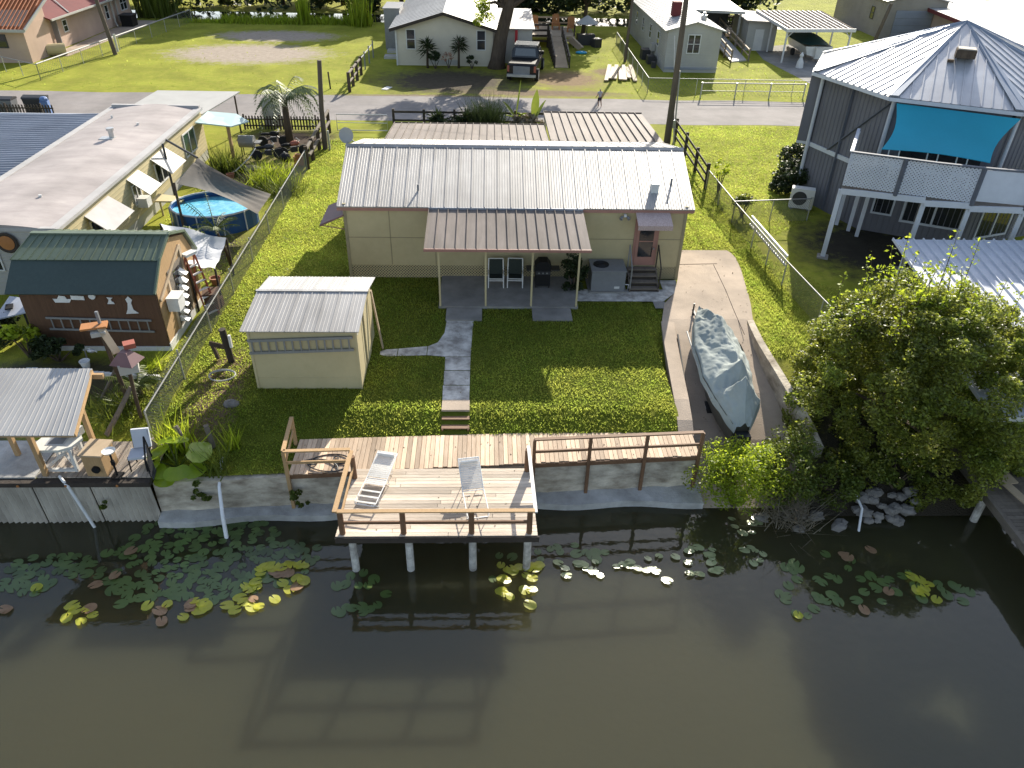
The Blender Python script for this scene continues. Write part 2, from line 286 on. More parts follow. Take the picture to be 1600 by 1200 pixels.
def npmesh(name,V,F,m,parent=None):     # V (n,3), F (k,4|3)
    me=bpy.data.meshes.new(name); off=np.array(wloc(parent)); V=np.asarray(V,dtype=np.float32)-off.astype(np.float32); F=np.asarray(F,dtype=np.int32)
    me.vertices.add(len(V)); me.vertices.foreach_set('co',V.ravel()); k=F.shape[1]
    me.loops.add(F.size); me.loops.foreach_set('vertex_index',F.ravel()); me.polygons.add(len(F)); me.polygons.foreach_set('loop_start',np.arange(0,F.size,k,dtype=np.int32)); me.polygons.foreach_set('loop_total',np.full(len(F),k,dtype=np.int32))
    me.materials.append(M[m]); me.update(calc_edges=True); me.validate(); o=bpy.data.objects.new(name,me); COL.objects.link(o)
    if parent is not None: o.parent=parent
    return o
RG=np.random.default_rng(5)
def leaves(P,size,asp=.5,up=.5,jit=.35):  # diamond leaves with random facing; returns V,F
    P=np.asarray(P,float); N=len(P); d=RG.normal(size=(N,3)); d[:,2]*=.6; d/=np.linalg.norm(d,axis=1)[:,None]
    nn=RG.normal(size=(N,3))*(1-up)+np.array([0,0,1.])*up; s=np.cross(d,nn); s/=np.linalg.norm(s,axis=1)[:,None]+1e-9
    L=size*(1+RG.uniform(-jit,jit,N))[:,None]
    V=np.stack([P-d*L*.5,P+s*L*asp*.5+d*L*.05,P+d*L*.5,P-s*L*asp*.5+d*L*.05],1).reshape(-1,3)
    return V,np.arange(4*N).reshape(N,4)
def clumps(C,Rr,n,flat=.8): # gaussian leaf points round clump centres
    out=[]
    for c,r in zip(C,Rr):
        q=RG.normal(size=(n,3)); q/=np.linalg.norm(q,axis=1)[:,None]; q*=(RG.uniform(.25,1,n)**.5)[:,None]*r; q[:,2]*=flat; out.append(q+np.array(c))
    return np.concatenate(out)
def crownpts(c,r,nc,cr,n,low=-.3):
    C=[];Q=[]
    while len(C)<nc:
        d=RG.normal(size=3); d/=np.linalg.norm(d)
        if d[2]<low: continue
        f=RG.uniform(.55,1.0); C.append([c[i]+d[i]*r[i]*f for i in range(3)]); Q.append(cr*RG.uniform(.6,1.35))
    return clumps(C,Q,n)
def bladesV(P,h,w,lean=.5):
    P=np.asarray(P,float); N=len(P); a=RG.uniform(0,2*np.pi,N); H=h*RG.uniform(.5,1.4,N); b=RG.uniform(0,2*np.pi,N); l=H*lean*RG.uniform(.1,1.5,N)
    dx=np.stack([np.cos(a),np.sin(a),0*a],1)*w/2; tip=P+np.stack([np.cos(b)*l,np.sin(b)*l,H],1)
    return np.stack([P-dx,P+dx,tip],1).reshape(-1,3),np.arange(3*N).reshape(N,3)
def frond(mb,base,az,L,droop,n=14,w=.25,lift=.9):
    base=Vector(base); d=Vector((math.cos(az),math.sin(az),0)); s=Vector((-d.y,d.x,0)); pts=[]
    for i in range(n+1):
        t=i/n; pts.append(base+d*L*t*(1-.25*t*droop)+Vector((0,0,L*(lift*t-droop*t*t))))
    for i in range(1,n+1):
        t=i/n; ww=w*math.sin(math.pi*min(1,.15+.8*t))*L
        for sg in(1,-1):
            q=pts[i]+s*sg*ww+d*ww*.55-Vector((0,0,ww*(.25+rnd.uniform(0,.5)))); e=d*.018*L
            mb.add([pts[i]-e,pts[i]+e,q],[(0,1,2)])
    mb.tube(pts,[.018*(1-.8*i/n)+.004 for i in range(n+1)],4)
def ladder(name,label,cat,a,b,side,w,nr,m='alu',r=.03,group=None):
    a=Vector(a);b=Vector(b);side=Vector(side).normalized()*w; t=thing(name,label,cat,a,group)
    for k in(0,1): MB().bar(a+side*k,b+side*k,r*1.2,r*2).build('side_rail',m,t)
    for k in range(nr): q=a.lerp(b,(k+.5)/nr); MB().cyl(q,q+side,r*.7,n=6).build('rung',m,t)
    return t
def lattice(mb,o,u,v,W,Hh,step=.15,w=.04,t=.01):
    o=Vector(o);u=Vector(u).normalized();v=Vector(v).normalized(); nn=u.cross(v).normalized()
    for sg in(1,-1):
        k=-Hh
        while k<W+(Hh if sg<0 else 0):
            x0,y0=(k,0); x1,y1=(k+Hh*sg,Hh)
            def cl(xa,ya,xb,yb):
                if xa>xb: xa,ya,xb,yb=xb,yb,xa,ya
                if xb<=0 or xa>=W: return None
                if xa<0: ya+=(yb-ya)*(0-xa)/(xb-xa); xa=0
                if xb>W: yb=ya+(yb-ya)*(W-xa)/(xb-xa); xb=W
                return xa,ya,xb,yb
            c=cl(x0,y0,x1,y1)
            if c and (c[2]-c[0])>.02:
                p=o+u*c[0]+v*c[1]+nn*t*sg*.6; q=o+u*c[2]+v*c[3]+nn*t*sg*.6; mb.bar(p,q,w,t,up=nn)
            k+=step
def window(parent,o,u,v,W,Hh,fr=.06,m='white',glass='glass',mull=0,mid=True,d=.05):
    o=Vector(o);u=Vector(u).normalized();v=Vector(v).normalized(); nn=u.cross(v).normalized(); f=MB()
    P=lambda x,y,z=0: o+u*x+v*y+nn*z
    def br(x0,y0,x1,y1,w): f.bar(P(x0,y0,d*.4),P(x1,y1,d*.4),w,d,up=nn)
    br(0,fr/2,W,fr/2,fr); br(0,Hh-fr/2,W,Hh-fr/2,fr); br(fr/2,fr,fr/2,Hh-fr,fr); br(W-fr/2,fr,W-fr/2,Hh-fr,fr)
    if mid: br(fr,Hh/2,W-fr,Hh/2,fr*.6)
    for k in range(mull): x=W*(k+1)/(mull+1); br(x,fr,x,Hh-fr,fr*.9)
    wo=f.build('window',m,parent)
    MB().hexa([P(fr*.5,fr*.5,-.02),P(W-fr*.5,fr*.5,-.02),P(W-fr*.5,Hh-fr*.5,-.02),P(fr*.5,Hh-fr*.5,-.02),P(fr*.5,fr*.5,.012),P(W-fr*.5,fr*.5,.012),P(W-fr*.5,Hh-fr*.5,.012),P(fr*.5,Hh-fr*.5,.012)]).build('pane',glass,wo)
    return wo
def chainlink(name,label,pts,h,posts,railm='steel',group=None,wire=True,rr=.028,cell=.13,ww=.006,postm='steel',zf=None):
    t=thing(name,label,'fence',(pts[0][0],pts[0][1],0),group); Z=zf or (lambda x,y:0)
    r=MB(); r.tube([(x,y,Z(x,y)+h) for x,y in pts],rr,6); r.build('top_rail',railm,t)
    wm=MB()
    for i in range(len(pts)-1):
        a=Vector((*pts[i],0));b=Vector((*pts[i+1],0)); Ln=(b-a).length; u=(b-a)/Ln; n=max(1,round(Ln/posts))
        for k in range(n+(1 if i==len(pts)-2 else 0)):
            p=a+u*Ln*k/n; z=Z(p.x,p.y); MB().cyl((p.x,p.y,z-.1),(p.x,p.y,z+h),.03,n=6).build('post',postm,t)
        if wire:
            k=-h
            while k<Ln:
                for sg in(0,1):
                    x0,x1=(k,k+h) if sg==0 else (k+h,k); pa=max(0,min(Ln,x0)); pb=max(0,min(Ln,x1))
                    if abs(x1-x0)<1e-6 or abs(pb-pa)<.02: continue
                    za=(pa-x0)/(x1-x0)*h; zb=(pb-x0)/(x1-x0)*h; p=a+u*pa; q=a+u*pb
                    wm.cyl((p.x,p.y,Z(p.x,p.y)+za),(q.x,q.y,Z(q.x,q.y)+zb),ww,n=3)
                k+=cell
    if wire: wm.build('wire_mesh','wire',t)
    return t
# ================================================================ SETTING
def lerp(a,b,t): return a+(b-a)*max(0,min(1,t))
def zr(y):
    T=[(26.2,0),(24,-.24),(22,-.58),(20,-1.15),(16.8,-2.4)]
    if y>=26.2: return 0.
    for (ya,za),(yb,zb) in zip(T,T[1:]):
        if y>=yb: return za+(zb-za)*(ya-y)/(ya-yb)
    return -2.4
def zg(x,y):
    if x<-10.62: return lerp(-.36,0,(y-19)/1.8)
    if x<6.55:
        if y>=26: return 0.
        if y>=20.4: return lerp(-.14,0,(y-20.4)/5.6)
        return lerp(-.52,-.14,(y-19.3)/1.1)
    if x<10.55: return zr(y)-.05
    if y>=24: return 0.
    if y>=18: return lerp(-1.3,0,(y-18)/6)
    return lerp(-2.35,-1.3,(y-16.9)/1.1) if y>16.9 else lerp(-3,-2.35,(y-15)/1.9)
WA,WB=(-10.1,17.28),(7.0,18.42)                     # main seawall line
def shore(x):
    if x<-10.1: return 17.28
    if x<6.545: return WA[1]+(x-WA[0])*(WB[1]-WA[1])/(WB[0]-WA[0])+.12
    return 14.0
xs=[-140,-110,-90,-75]+list(np.arange(-62,-16,2.))+list(np.arange(-16,20,.5))+[-10.61,-10.63,-10.09,-10.11,6.54,6.56,10.54,10.56,6.49,6.51]+list(np.arange(20,70,2.))+[75,95,125,150]
xs=sorted(set(round(float(x),3) for x in xs)); ts=[0,.015,.03,.05,.07,.09,.12,.15,.18,.21,.25,.3,.36,.42,.5,.6,.7,.8,.9,1]
V=[];nr=len(ts)+8
for x in xs:
    y0=shore(x)
    for t in ts: y=y0+(34-y0)*t; V.append((x,y,zg(x,y)))
    for y in(40,48,55,62,75,95,130,420): V.append((x,y,0))
F=[(i*nr+j,(i+1)*nr+j,(i+1)*nr+j+1,i*nr+j+1) for i in range(len(xs)-1) for j in range(nr-1) if not(xs[i]==6.54 and j<16)]
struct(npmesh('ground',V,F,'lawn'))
struct(MB().add([(-150,-60,WZ),(150,-60,WZ),(150,19.6,WZ),(-150,19.6,WZ)],[(0,1,2,3)]).build('water','water'))
struct(MB().add([(-150,-60,-3.2),(150,-60,-3.2),(150,17,-3.2),(-150,17,-3.2)],[(0,1,2,3)]).build('canal_bed','mulch'))
# road and far canal
rg=MB(); 
for k in range(60):
    x0=-140+k*5; f=lambda x,e: e+.12*math.sin(x*.7)+.08*math.sin(x*1.9)
    rg.add([(x0,f(x0,54.8),.008),(x0+5,f(x0+5,54.8),.008),(x0+5,f(x0+5,61.75),.008),(x0,f(x0,61.75),.008)],[(0,1,2,3)])
struct(rg.build('road','asph'))
struct(MB().add([(-150,95.5,.006),(150,95.5,.006),(150,101,.006),(-150,101,.006)],[(0,1,2,3)]).build('far_canal_water','water'))
# small house forecourt on the street, in front of the rear roof
# driveway / boat ramp
def interp(y,tab):
    for (ya,xa),(yb,xb) in zip(tab,tab[1:]):
        if (ya-y)*(yb-y)<=0: return xa+(xb-xa)*(y-ya)/(yb-ya)
    return tab[-1][1]
LT=[(33.1,9.25),(31.5,8.95),(29.8,8.5),(28.6,8.1),(27.7,7.5),(26,7.05),(24,6.85),(21.4,6.6),(19.2,6.42),(16,6.42)]
RT=[(33.1,11.6),(32.6,11.82),(31.1,11.72),(28,11.25),(26,10.8),(24,10.52),(22,10.6),(20.6,10.72),(16,10.8)]
ys=[33.1,32.8,32.3,31.6,31,30,29.2,28.6,27.7,27,26.4,25,24,23,22,21,20,19.2,18,17,16.4]
dv=[];df=[]
for y in ys:
    a,b=interp(y,LT),interp(y,RT)
    for k in range(7):
        x=a+(b-a)*k/6; dv.append((x,y,zr(y)+.03))
for i in range(len(ys)-1):
    for k in range(6): df.append((i*7+k,(i+1)*7+k,(i+1)*7+k+1,i*7+k+1))
struct(MB().add(dv,df).build('driveway','conc'))
struct(MB().tube([(interp(31.5,RT)-1.0,31.6,.033),(9.9,31.55,.033),(8.9,31.5,.033)],.012,4).tube([(10.55,31.5,.033),(10.45,29,.033),(10.3,27,.033),(10.2,25.2,.02)],.013,4).build('driveway_joints','mulch'))
# raised kerb on the yard side of the ramp
kb=MB(); prev=None
for y in [26.2,25,24,23,22,21,20,19.4]:
    x=interp(y,LT); z=zr(y); top=zg(6.3,y)+.03
    cur=[Vector((x-.02,y,top)),Vector((x+.5,y,top-.02)),Vector((x+.52,y,z-.15)),Vector((x-.02,y,z-.15))]
    if prev: kb.prism(0,prev,cur)
    prev=cur
tag(kb.build('kerb','conc'),'cracked tan concrete kerb curving along the lawn side of the boat ramp','kerb')
# curved retaining wall on the far side of the ramp
rw=MB(); prev=None
for y,x,zt in [(26.3,10.62,.06),(25.4,10.5,.16),(24.4,10.42,.22),(23.4,10.43,.22),(22.4,10.5,.16),(21.4,10.58,.06),(20.6,10.68,-.06),(19.8,10.8,-.25),(19.0,10.95,-.6)]:
    z=zr(y)-.3; cur=[Vector((x-.08,y,z)),Vector((x+.3,y,z)),Vector((x+.26,y,zt)),Vector((x,y,zt-.02))]
    if prev: rw.prism(0,prev,cur)
    prev=cur
tag(rw.build('retaining_wall','sea'),'curved weathered concrete retaining wall along the bushes side of the boat ramp','retaining wall')
# walkway in the lawn
def sheet(name,poly,z,m,k='structure'):
    o=MB().add([(x,y,zg(x,y)+z) for x,y in poly],[tuple(range(len(poly)))]).build(name,m); return struct(o,k)
wk=MB()
def wkq(q,z=.012):
    wk.add([(x,y,zg(x,y)+z) for x,y in q],[tuple(range(len(q)))])
for y0,y1 in [(20.95,21.8),(21.84,22.7),(22.74,23.6)]: wkq([(-1.5,y0),(-.58,y0),(-.58,y1),(-1.52,y1)])
wkq([(-1.55,23.63),(-.58,23.63),(-.55,24.9),(-.5,26.2),(-1.58,26.2),(-1.62,25.3),(-1.85,24.6),(-2.2,24.33),(-2.2,23.72)])
wkq([(-2.23,23.72),(-2.23,24.33),(-3.3,24.16),(-3.3,23.66)]); wkq([(-3.33,23.66),(-3.33,24.15),(-3.75,24.1),(-3.97,23.98),(-3.95,23.75),(-3.7,23.64)])
struct(wk.build('walkway','concw'))
for (x0,x1,y0,y1,l) in [(-1.62,-.17,26.2,27.2,'wide grey concrete step joining the porch slab to the garden walkway'),(1.88,3.48,26.22,27.2,'grey concrete step below the porch slab near the grill')]:
    tag(MB().bx(x0,x1,y0,y1,-.2,.07).build('concrete_step','concg'),l,'step')
struct(MB().bx(-1.95,3.8,27.22,30.2,-.2,.11).build('patio','concg'))
struct(MB().add([(3.8,27.9,.02),(7.5,27.9,.02),(8.2,28.75,.02),(8.45,29.9,.02),(7.7,29.9,.02),(7.7,29.0,.02),(3.8,29.0,.02)],[(0,1,2,3,4,5,6)]).build('side_path','concw'))
struct(MB().add([(7.05,27.3,.022),(7.55,27.3,.022),(7.55,27.89,.022),(7.05,27.89,.022)],[(0,1,2,3)]).build('path_slab','concg'))
# garden steps down to the boardwalk
t=thing('garden_steps','brown wooden garden steps with a concrete top tread leading down to the boardwalk','steps',(-1.0,19.8,-.5))
MB().bx(-1.5,-.56,20.35,20.93,-.5,-.09).build('top_slab','conc',t)
for k,(y0,y1,z) in enumerate([(19.98,20.34,-.22),(19.62,19.97,-.33)]):
    MB().bx(-1.48,-.55,y0+.02,y1+.03,z-.035,z).build('tread','rail',t); MB().bx(-1.46,-.57,y1-.04,y1-.01,z-.14,z-.04).build('riser','darkw',t)
MB().bx(-1.47,-1.42,19.6,20.33,-.56,-.34).bx(-.62,-.57,19.6,20.33,-.56,-.34).build('stringer','rail',t)
# ================================================================ SEAWALL, BOARDWALK, DECK
def wy(x): return WA[1]+(x-WA[0])*(WB[1]-WA[1])/(WB[0]-WA[0])
sw=MB(); n=34; prev=None
for k in range(n+1):
    x=WA[0]+(WB[0]-WA[0])*k/n; y=wy(x); j=.02*math.sin(k*2.3); zt=-.56+.02*math.sin(k*1.1)
    cur=[Vector((x,y-.02+j,-3.1)),Vector((x,y+.3,-3.1)),Vector((x,y+.3,zt)),Vector((x,y+j,zt-.02)),Vector((x,y-.03+j,-1.1))]
    if prev: sw.prism(0,prev,cur)
    prev=cur
t=thing('seawall','long stained concrete seawall with a low footing ledge below the boardwalk','seawall',(-1.5,17.8,-2))
sw.build('wall_face','sea',t)
lg=MB(); prev=None
for k in range(n+1):
    x=WA[0]+(7.05-WA[0])*k/n; y=wy(x); ex=.42+.08*math.sin(k*.8)+(.35*max(0,(k-22)/12)); cur=[Vector((x,y-ex,-2.6)),Vector((x,y-.02,-2.6)),Vector((x,y-.02,-1.72+.02*math.sin(k*1.7))),Vector((x,y-ex,-1.8+.015*math.sin(k*2.9)))]
    if prev: lg.prism(0,prev,cur)
    prev=cur
lg.build('footing_ledge','ledge',t)
# boardwalk
t=thing('boardwalk','long narrow boardwalk of short cross boards running along the top of the seawall','boardwalk',(0,18.6,-.5))
bw=MB(); x=-6.05
def bback(x): return 19.22+(x+6)*.044
while x<6.85:
    wd=.135; y0=wy(x)-.03; bw.add([],[]); z=-.44+rnd.uniform(-.004,.004)
    e=rnd.uniform(-.03,.03); bw.hexa([(x,y0+e,z-.035),(x+wd,y0+e,z-.035),(x+wd,bback(x)+rnd.uniform(-.03,.03),z-.035),(x,bback(x),z-.035),(x,y0+e,z),(x+wd,y0+e,z),(x+wd,bback(x),z),(x,bback(x),z)]); x+=wd+.012
o=bw.build('boards','deckc',t)
MB().bar((-6.05,wy(-6.05)-.05,-.54),(-4.15,wy(-4.15)-.05,-.54),.04,.15).build('edge_beam','rail',t); MB().bar((1.5,wy(1.5)-.06,-.54),(6.85,wy(6.85)-.06,-.54),.04,.15).build('edge_beam','rail',t)
MB().bar((-6.0,19.15,-.55),(6.8,19.7,-.55),.08,.12).build('rear_joist','darkw',t)
def rails(nm,lab,P,posts,z0,h,zb=None,mids=(.55,),pw=.1,rm='rail',lab2=None,capw=.12):
    t=thing(nm,lab,'railing',(P[0][0],P[0][1],z0))
    for i in range(len(P)-1):
        a=Vector((*P[i],0));b=Vector((*P[i+1],0))
        MB().bar(a+Vector((0,0,z0+h)),b+Vector((0,0,z0+h)),capw,.045).build('top_rail',rm,t)
        for mm_ in mids: MB().bar(a+Vector((0,0,z0+h*mm_)),b+Vector((0,0,z0+h*mm_)),.05,.09).build('middle_rail',rm,t)
    for p in posts:
        zz=zb if zb is not None else z0-.2; MB().box((p[0],p[1],(zz+z0+h-.03)/2),(pw,pw,z0+h-.03-zz)).build('post',rm,t)
    return t
rails('boardwalk_railing','long brown timber railing on the right boardwalk, its tall posts standing on the seawall footing',[(1.5,wy(1.5)-.12),(6.82,wy(6.82)-.12)],[(1.5,wy(1.5)-.12),(3.25,wy(3.25)-.12),(5.05,wy(5.05)-.12),(6.82,wy(6.82)-.12)],-.45,1.02,-1.85,mids=(.52,))
rails('corner_railing','short pale timber railing closing the left end of the boardwalk',[(-4.08,17.5),(-6.05,17.42),(-6.15,19.1)],[(-6.05,17.42),(-6.15,19.05)],-.45,1.0,-1.85,mids=(.55,),rm='wood')
# deck over the water
t=thing('deck','square timber deck of long weathered planks standing on piles over the water','deck',(-1.35,16.3,-2))
dk=MB(); y=14.86
while y<17.62:
    xl=-4.18+(y-14.9)*.05; xr=1.45-.03*(y-14.9); cut=rnd.uniform(-3,0.5); z=-.4+rnd.uniform(-.004,.004)
    for a,b in((xl,cut-.006),(cut+.006,xr)): dk.hexa([(a,y,z-.036),(b,y,z-.036),(b,y+.132,z-.036),(a,y+.132,z-.036),(a,y,z),(b,y,z),(b,y+.132,z),(a,y+.132,z)])
    y+=.143
dk.build('deck_boards','deck',t)
MB().bar((-4.2,14.83,-.52),(1.5,14.83,-.52),.045,.2).build('fascia','darkw',t)
MB().bar((-4.15,15.15,-.56),(1.42,15.15,-.56),.12,.2).build('beam','darkw',t)
for k in range(8): x=-4.05+k*.77; MB().bar((x,14.9,-.52),(x,17.6,-.52),.05,.14).build('joist','darkw',t)
for x in(-3.8,-2.2,-.38,1.2): MB().cyl((x,15.13,-3.2),(x,15.13,-.62),.115,.11,12).build('pile','concw',t)
t=thing('deck_railing','low timber railing with round posts round the outer edge of the deck','railing',(-1.3,14.9,-.4))
z=.46
fp=[(-4.0,14.98),(-2.3,14.98),(-.4,14.98),(1.22,14.98)]
for x,y in fp: MB().cyl((x,y,-.5),(x,y,z-.02),.085,.08,10).build('post','rail',t)
for x,y in [(-4.0,17.3),(1.27,17.6)]: MB().cyl((x,y,-.5),(x,y,z-.02),.085,.08,10).build('post','rail',t)
MB().bar((-4.1,14.96,z),(1.35,14.96,z),.13,.045).build('top_rail','wood',t); MB().bar((-4.0,14.97,.02),(1.25,14.97,.02),.05,.1).build('middle_rail','rail',t)
MB().bar((-4.12,14.9,z+.03),(-4.05,17.5,z+.03),.13,.045).bar((-4.04,14.95,.05),(-4.0,17.4,.05),.05,.09).build('side_rail','wood',t)
MB().bar((1.37,14.9,z-.01),(1.3,17.75,z-.01),.1,.045).build('side_rail','white',t)
# loungers
def lounger(label,loc,rz,back,missing,m='strap'):
    t=thing('sun_lounger',label,'sun lounger',(0,0,0)); W=.62; hy=.15; by=1.08; sy=-.95
    ca,sa=math.cos(back),math.sin(back); bp=lambda s,d=0:(hy+s*ca-d*sa,.34+s*sa+d*ca)
    f=MB()
    for x in(-W/2,W/2):
        f.tube([(x,hy,.34),(x,sy+.1,.32),(x*.9,sy,.30)],.016); y1,z1=bp(by); f.tube([(x,hy,.34),(x,y1,z1)],.016)
        f.tube([(x,sy+.35,.32),(x,sy+.3,.02),(x*.2,sy+.3,.015)],.014); f.tube([(x,hy+.1,.34),(x,hy+.15,.02),(x*.2,hy+.15,.015)],.014)
    y1,z1=bp(by); f.tube([(-W/2,y1,z1),(W/2,y1,z1)],.016).tube([(-W*.45,sy,.30),(W*.45,sy,.30)],.016).tube([(-W/2,hy,.34),(W/2,hy,.34)],.016)
    yb,zb=bp(.6); f.tube([(-W*.42,yb,zb),(-W*.42,hy+.62,.03),(W*.42,hy+.62,.03),(W*.42,yb,zb)],.013)
    f.build('frame','plastic',t)
    for k in range(14):
        s=.05+k*.075; (ya,za),(yb_,zb_)=bp(s),bp(s+.064); (yc,zc),(yd,zd)=bp(s,.012),bp(s+.064,.012)
        MB().hexa([(-W/2-.01,ya,za),(W/2+.01,ya,za),(W/2+.01,yb_,zb_),(-W/2-.01,yb_,zb_),(-W/2-.01,yc,zc),(W/2+.01,yc,zc),(W/2+.01,yd,zd),(-W/2-.01,yd,zd)]).build('back_strap',m,t)
    for k in range(13):
        if k in missing: continue
        y=hy-.06-k*.08; MB().box((0,y,.335),(W+.02,.062,.012)).build('seat_strap',m,t)
    yp,zp=bp(by-.14); MB().bar((-W*.42,*bp(by-.16,.035)),(W*.42,*bp(by-.16,.035)),.045,.17,up=(0,-sa,ca)).build('headrest','plastic',t)
    t.location=loc; t.rotation_euler=(0,0,rz); return t
lounger('white strap sun lounger on the left of the deck, back slightly raised',(-3.28,16.72,-.4),R(-12),R(8),(3,4,5,7,8,10,11))
lounger('white strap sun lounger mid deck, back raised high and seat straps missing',(-.35,16.2,-.4),R(9),R(22),tuple(range(0,13)))
# hose
hp=[]
for k in range(90):
    a=k*.32; hp.append((-5.0+.55*math.sin(a*.37)+.28*math.cos(a),18.0+.22*math.sin(a)+.22*math.sin(a*.23),-.41+.015*math.sin(a*1.3)))
tag(MB().tube(hp,.022,6).build('garden_hose','dark'),'dark garden hose lying in loose coils on the left end of the boardwalk','hose')
# drain pipes
tag(MB().tube([(-12.75,17.25,-.25),(-12.6,17.1,-.3),(-12.45,17.0,-.45),(-12.05,16.9,-2.3)],.045,8).build('drain_pipe','pvc'),'thin white drain pipe running from the wooden box over the corrugated seawall','pipe')
tag(MB().tube([(-8.25,18.2,-.35),(-8.15,17.3,-.75),(-8.0,16.7,-1.4),(-7.9,16.3,-2.4)],[.05,.05,.06,.065],8).build('drain_pipe','pvc'),'white drain pipe sloping from the shaded lawn over the main seawall','pipe')
tag(MB().tube([(11.9,17.6,-1.35),(12.0,17.1,-1.6),(11.7,16.3,-2.3)],.04,8).build('drain_pipe','pvc'),'pale drain pipe poking out of the rocks below the big bush','pipe')
# left neighbour's corrugated seawall and dock
t=thing('corrugated_seawall','grey corrugated sheet seawall with a timber cap below the neighbouring dock','seawall',(-16,17.1,-2))
for x0,x1 in[(-24.,-18.2),(-18.15,-15.5),(-15.45,-13.6),(-13.55,-11.9),(-11.85,-10.1)]:
    MB().wave((x0,17.22+.06*math.sin(x0),-3.1),(x1,17.22+.06*math.sin(x1),-3.1),(x1,17.1,-.5),(x0,17.1,-.5),.17,.04,.03).build('sheet','corrug',t)
MB().bx(-24,-10.06,17.02,17.24,-.5,-.34).build('cap','darkw',t)
for x in(-13.9,-12.5,-11.0): MB().cyl((x,17.0,-.42),(x,16.97,-.42),.04,n=8).build('bolt','orange',t)
struct(MB().bx(-24,-13.5,17.25,19.0,-.6,-.30).build('dock_slab','ledge'))
t=thing('neighbour_dock','pale board dock platform next to the fish cleaning table','dock',(-11.9,18,-.4)); d=MB(); x=-13.45
while x<-10.15: d.bx(x,x+.135,17.26,18.95,-.34,-.3+rnd.uniform(-.004,.004)); x+=.147
d.build('boards','paledeck',t); MB().bx(-13.4,-10.2,17.3,18.9,-.5,-.36).build('joist','darkw',t)
# right-hand dock
t=thing('walkway_dock','dark weathered dock walkway with a thick edge beam on the far right','dock',(15,16,-1)); d=MB()
def RD(s,o,z): # along dock from shore end to front; o offset to the right
    return Vector((15.85-.02*s+o,19.8-s,z))
s=0
while s<8.5:
    d.hexa([RD(s,0,-.9),RD(s,1.5,-.9),RD(s+.14,1.5,-.9),RD(s+.14,0,-.9),RD(s,0,-.86),RD(s,1.5,-.86),RD(s+.14,1.5,-.86),RD(s+.14,0,-.86)]); s+=.152
d.build('boards','greyw',t); MB().bar(RD(0,-.08,-.97),RD(8.5,-.08,-.97),.16,.26).build('edge_beam','greyw',t); MB().bar(RD(0,1.5,-.97),RD(8.5,1.5,-.97),.12,.24).build('edge_beam','greyw',t)
for s_,o in((2.8,-.05),(6.9,-.05),(2.8,1.45),(6.9,1.45)): p=RD(s_,o,0); MB().cyl((p.x,p.y,-3.2),(p.x,p.y,-1.0),.12,n=10).build('pile','concw',t)
bb=MB()
for k,(s_,o,l,a) in enumerate([(2.2,.45,1.5,.1),(1.6,.7,1.0,-.1),(4.3,.35,1.0,.05)]):
    p=RD(s_,o,-.6); q=RD(s_+l,o+a+.25,-.62); m_=p.lerp(q,.5); sd_=Vector((.14,.02,0))
    bb.add([p-sd_,p+Vector((.02,.14,0)),p+sd_,q+sd_,q-sd_, p-sd_-Vector((0,0,.04)),p+Vector((.02,.14,-.04)),p+sd_-Vector((0,0,.04)),q+sd_-Vector((0,0,.04)),q-sd_-Vector((0,0,.04))],[(0,4,3,2,1),(5,6,7,8,9),(0,1,6,5),(1,2,7,6),(2,3,8,7),(3,4,9,8),(4,0,5,9)])
    o_=bb.build('broken_plank','lumber'); tag(o_,['splintered sunlit plank end above the dark right dock','smaller splintered plank leaning beside the big broken one','narrow pale plank at the right picture edge by the dock'][k],'plank'); bb=MB()
# rocks
for k in range(34):
    if k<26: x=11.6+RG.uniform(0,2.3); y=17.3+RG.uniform(-.4,.4); z=-2.0+(y-16.9)*.75
    else: x=8.6+RG.uniform(0,3.2); y=16.9+RG.uniform(-.3,.3); z=-1.98
    r=RG.uniform(.1,.24); o=MB().ell((x,y,z),(r*1.3,r,r*.7),7,5,.22).build('rock','rock'); tag(o,'angular grey rock in the pile along the shore below the big bush' if k<26 else 'loose grey rock at the waterline below the dry grass','rock','shoreline rocks' if k<26 else 'waterline stones')
# ================================================================ MAIN HOUSE
t=thing('tan_house','long tan one storey house with a white ribbed metal roof and lattice skirting','house',(1.2,34,0)); HOUSE=t
HX0,HX1,HY0,HY1=-5.95,8.5,30.0,39.1
MB().bx(HX0,HX1,HY0,HY1,.62,3.34).build('wall','creamd',t)
bt=MB()
for x in(-4.1,-2.2,3.9): bt.bx(x,x+.035,HY0-.012,HY0,.66,3.36)
bt.bx(HX0,HX1,HY0-.012,HY0,1.9,1.93); bt.bx(HX0-.03,HX0+.1,HY0-.03,HY0+.1,0,3.4); bt.bx(HX1-.1,HX1+.03,HY0-.03,HY0+.1,0,3.4)
bt.build('trim_batten','seam',t)
MB().bx(HX0+.05,HX1-.05,HY0+.1,HY1-.1,-.1,.6).build('crawl_space_shade','dark',t)  # solid dark block standing in for the shade behind the lattice
lt=MB(); lattice(lt,(HX0+.1,HY0+.03,.02),(1,0,0),(0,0,1),HX1-HX0-.2,.62,.13,.035,.008); lt.build('lattice_skirting','cream',t)
RZ=3.34; rp_=(34.6,4.42)
r0=MB().roof((-6.2,29.84,RZ),(8.78,29.84,RZ),(9.12,*rp_),(-6.4,*rp_),.56,.05,.03,.05,minor=4,mh=.013); r0.build('front_roof','galv',t)
MB().roof((9.12,39.35,3.3),(-6.4,39.35,3.3),(-6.4,*rp_),(9.12,*rp_),.56,.05,.03,.05,minor=4,mh=.013).build('rear_roof','galv',t)
